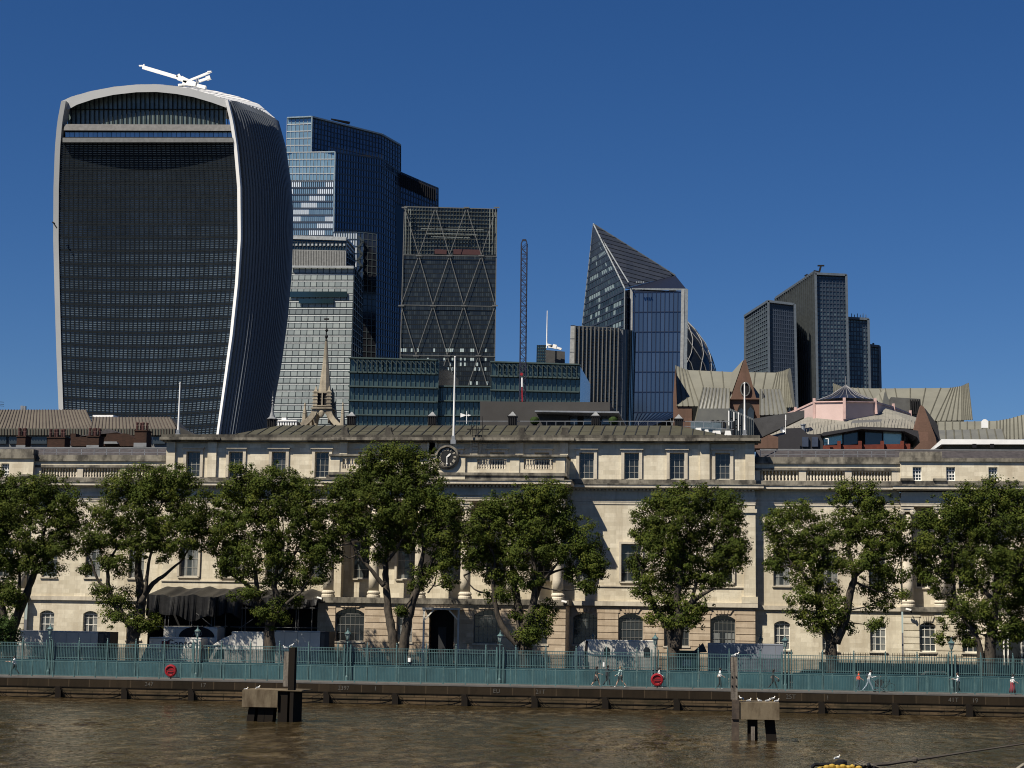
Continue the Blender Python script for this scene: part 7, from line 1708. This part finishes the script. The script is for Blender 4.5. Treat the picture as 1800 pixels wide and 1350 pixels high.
for (xa, xb, xc, xd, nm) in ((1314, 1332, 1314, 1332, 0), (1344, 1362, 1352, 1371, 0), (1320, 1327, 1320, 1327, 1)):
    p0, p1, p2, p3 = [PX(v, YR_, 1270) for v in (xa, xb, xc, xd)]; yy_ = YR_+(.5 if not nm else .25)
    mb = MB(); mb.hexa([(p2, yy_, -1.5), (p3, yy_, -1.5), (p3, yy_+.8, -1.5), (p2, yy_+.8, -1.5), (p0, yy_, zb_ if not nm else zb_-.4), (p1, yy_, zb_ if not nm else zb_-.4), (p1, yy_+.8, zb_ if not nm else zb_-.4), (p0, yy_+.8, zb_ if not nm else zb_-.4)]); mb.out('raking_pile', wood if not nm else wood_g, mr)
mb = MB(); mb.box(PX(1284.5, YR_, 1190), PX(1296.5, YR_, 1190), YR_+.3, YR_+.72, zt_+.13, PZ(1155, YR_, 1290)); po_ = mb.out('grey_timber_post', wood_g, mr)
mb = MB()
for y_ in (1190, 1206): mb.sphere((PX(1287, YR_, 1200), YR_+.28, PZ(y_, YR_, 1290)), .05, 4); mb.sphere((PX(1294, YR_, 1200), YR_+.28, PZ(y_, YR_, 1290)), .05, 4)
mb.out('bolts', blackm, po_)

# ------------------------------------------------------------------ gulls
gw_ = M('gull_white', (.78, .78, .76), .7); gg_ = M('gull_grey_wing', (.30, .32, .34), .7); beak = M('gull_beak', (.6, .4, .06), .5)
def gull(px, py, Y, f_, sit, l):
    q = P(px, py, Y); t_ = thing('gull', l, 'gull', q, 'gulls'); t_.scale = (.72, .72, .72); h = .05 if sit else .13
    mb = MB(); b0 = 0
    prof = [(.01, -.22), (.05, -.15), (.085, -.02), (.09, .06), (.07, .13), (.05, .17)]
    n = 10
    for r, x in prof:
        for k in range(n):
            a = 2*math.pi*k/n; mb.v.append((f_*x, r*math.cos(a)*.8, h+.08+r*math.sin(a)+(x*.35 if not sit else x*.15)))
    for i in range(len(prof)-1):
        for k in range(n): a = i*n+k; b = i*n+(k+1) % n; mb.f.append((a, b, b+n, a+n)); mb.m.append(0); mb.c.append(.5)
    mb.tube([(f_*.13, 0, h+.14), (f_*.17, 0, h+.20), (f_*.18, 0, h+.25)], [.05, .038, .036], 8); mb.sphere((f_*.19, 0, h+.26), .048, 5)
    mb.out('body', gw_, t_, local=True, smooth=True)
    mb = MB()
    for s_ in (-1, 1): mb.sphere((-f_*.04, s_*.065, h+.10), .06, 5, sc=(2.6, .35, .9))
    mb.out('wings', gg_, t_, local=True, smooth=True)
    mb = MB(); mb.bar((f_*.23, 0, h+.255), (f_*.29, 0, h+.245), .018); mb.out('beak', beak, t_, local=True)
    if not sit:
        mb = MB()
        for s_ in (-.03, .03): mb.bar((0, s_, 0), (0, s_, h+.04), .014)
        mb.out('legs', beak, t_, local=True)
for i, (px, py, Y, f_, s_, l) in enumerate(((432, 1214.2, 116.8, 1, 1, 'gull sitting at the left end of the left mooring block'), (453, 1212.8, 117.5, 1, 0, 'gull standing on the left mooring block nearer the piles'), (502, 1141, 116.5, -1, 1, 'gull on the grey post of the left mooring'),
        (512, 1139, 116.4, 1, 0, 'gull on top of the dark pile of the left mooring'), (1290, 1155.2, 108, 1, 1, 'gull lying on the grey timber post of the right mooring'), (1294.5, 1155, 108.1, 1, 0, 'gull standing on the grey timber post of the right mooring'),
        (1303.5, 1232, 109, -1, 0, 'gull standing at the left end of the right mooring block'), (1316, 1234.3, 108.4, 1, 1, 'second gull from the left sitting on the right mooring block'), (1335.5, 1234.5, 108.3, -1, 1, 'gull sitting in the middle of the right mooring block'),
        (1349, 1234.5, 108.4, 1, 1, 'larger gull crouching right of the middle of the right mooring block'), (1358, 1232.5, 109.2, 1, 0, 'tallest gull standing on the right mooring block'), (1365, 1235, 108.3, 1, 1, 'gull sitting at the right end of the right mooring block'))):
    gull(px, py, Y, f_, s_, l)
# ------------------------------------------------------------------ mooring buoy and rope
YB = 87.5
by = thing('mooring_buoy', 'yellow mooring buoy with black tackle at the bottom edge', 'buoy', (PX(1480, YB, 1350), YB, 0))
yel = M('buoy_yellow', (.36, .24, .03), .6, col2=(.25, .16, .02), ns=4)
bx_ = by.location.x
mb = MB(); mb.lathe(bx_, YB, [(1.0, -.7), (1.25, -.4), (1.25, .02), (1.05, .14)], 20); mb.out('float', yel, by)
mb = MB(); 
for k in range(7): mb.sphere((bx_-.75+k*.25, YB-.7+.1*(k % 3), .16+.05*(k % 2)), .14, 5, sc=(1.2, 1, .8))
mb.out('yellow_fenders', yel, by)
mb = MB(); mb.lathe(bx_-.05, YB-.3, [(.3, .1), (.28, .42), (.15, .5)], 10); mb.tube([(bx_-.2, YB-.35, .3), (bx_-1.1, YB-.6, .25), (bx_-1.3, YB-.7, .28), (bx_-1.45, YB-.6, .12)], .09, 6)
for k in range(8): mb.sphere((bx_+.55+.13*k, YB-.5+.12*math.sin(k*2.2), .22+.08*math.sin(k*1.7)), .12, 5)
mb.out('black_tackle', blackm, by)
mb = MB()
for k in range(5): mb.tube([(bx_+.5+.15*k, YB-.7, .3), (bx_+.9+.15*k, YB-.5, .48-.05*k), (bx_+1.5+.1*k, YB-.4, .12)], .03, 5)
mb.out('rope_coil', M('wet_rope', (.16, .14, .11), .9), by)
gull(1471, 1338, 87.4, 1, 0, 'gull standing on the yellow buoy')
rp_ = thing('mooring_rope', 'long dark mooring rope rising from the buoy to the right edge', 'rope', (bx_+1, YB, 0))
mb = MB(); pts = [V(1512, 1346, 87.5), V(1560, 1343, 87.8), V(1608, 1336, 88), V(1700, 1322, 89), V(1810, 1306, 90), V(1950, 1280, 92)]; mb.tube(pts, [.10, .09, .07, .05, .04, .04], 6); mb.sphere(pts[2], .16, 5); mb.out('rope', M('dark_rope', (.05, .043, .036), .9), rp_)
mb = MB(); a = V(1788, 1352, 86.5); mb.tube([a, V(1800, 1344, 86.6), V(1830, 1330, 87)], .09, 6); mb.out('second_rope', M('pale_rope', (.22, .20, .16), .9), rp_)
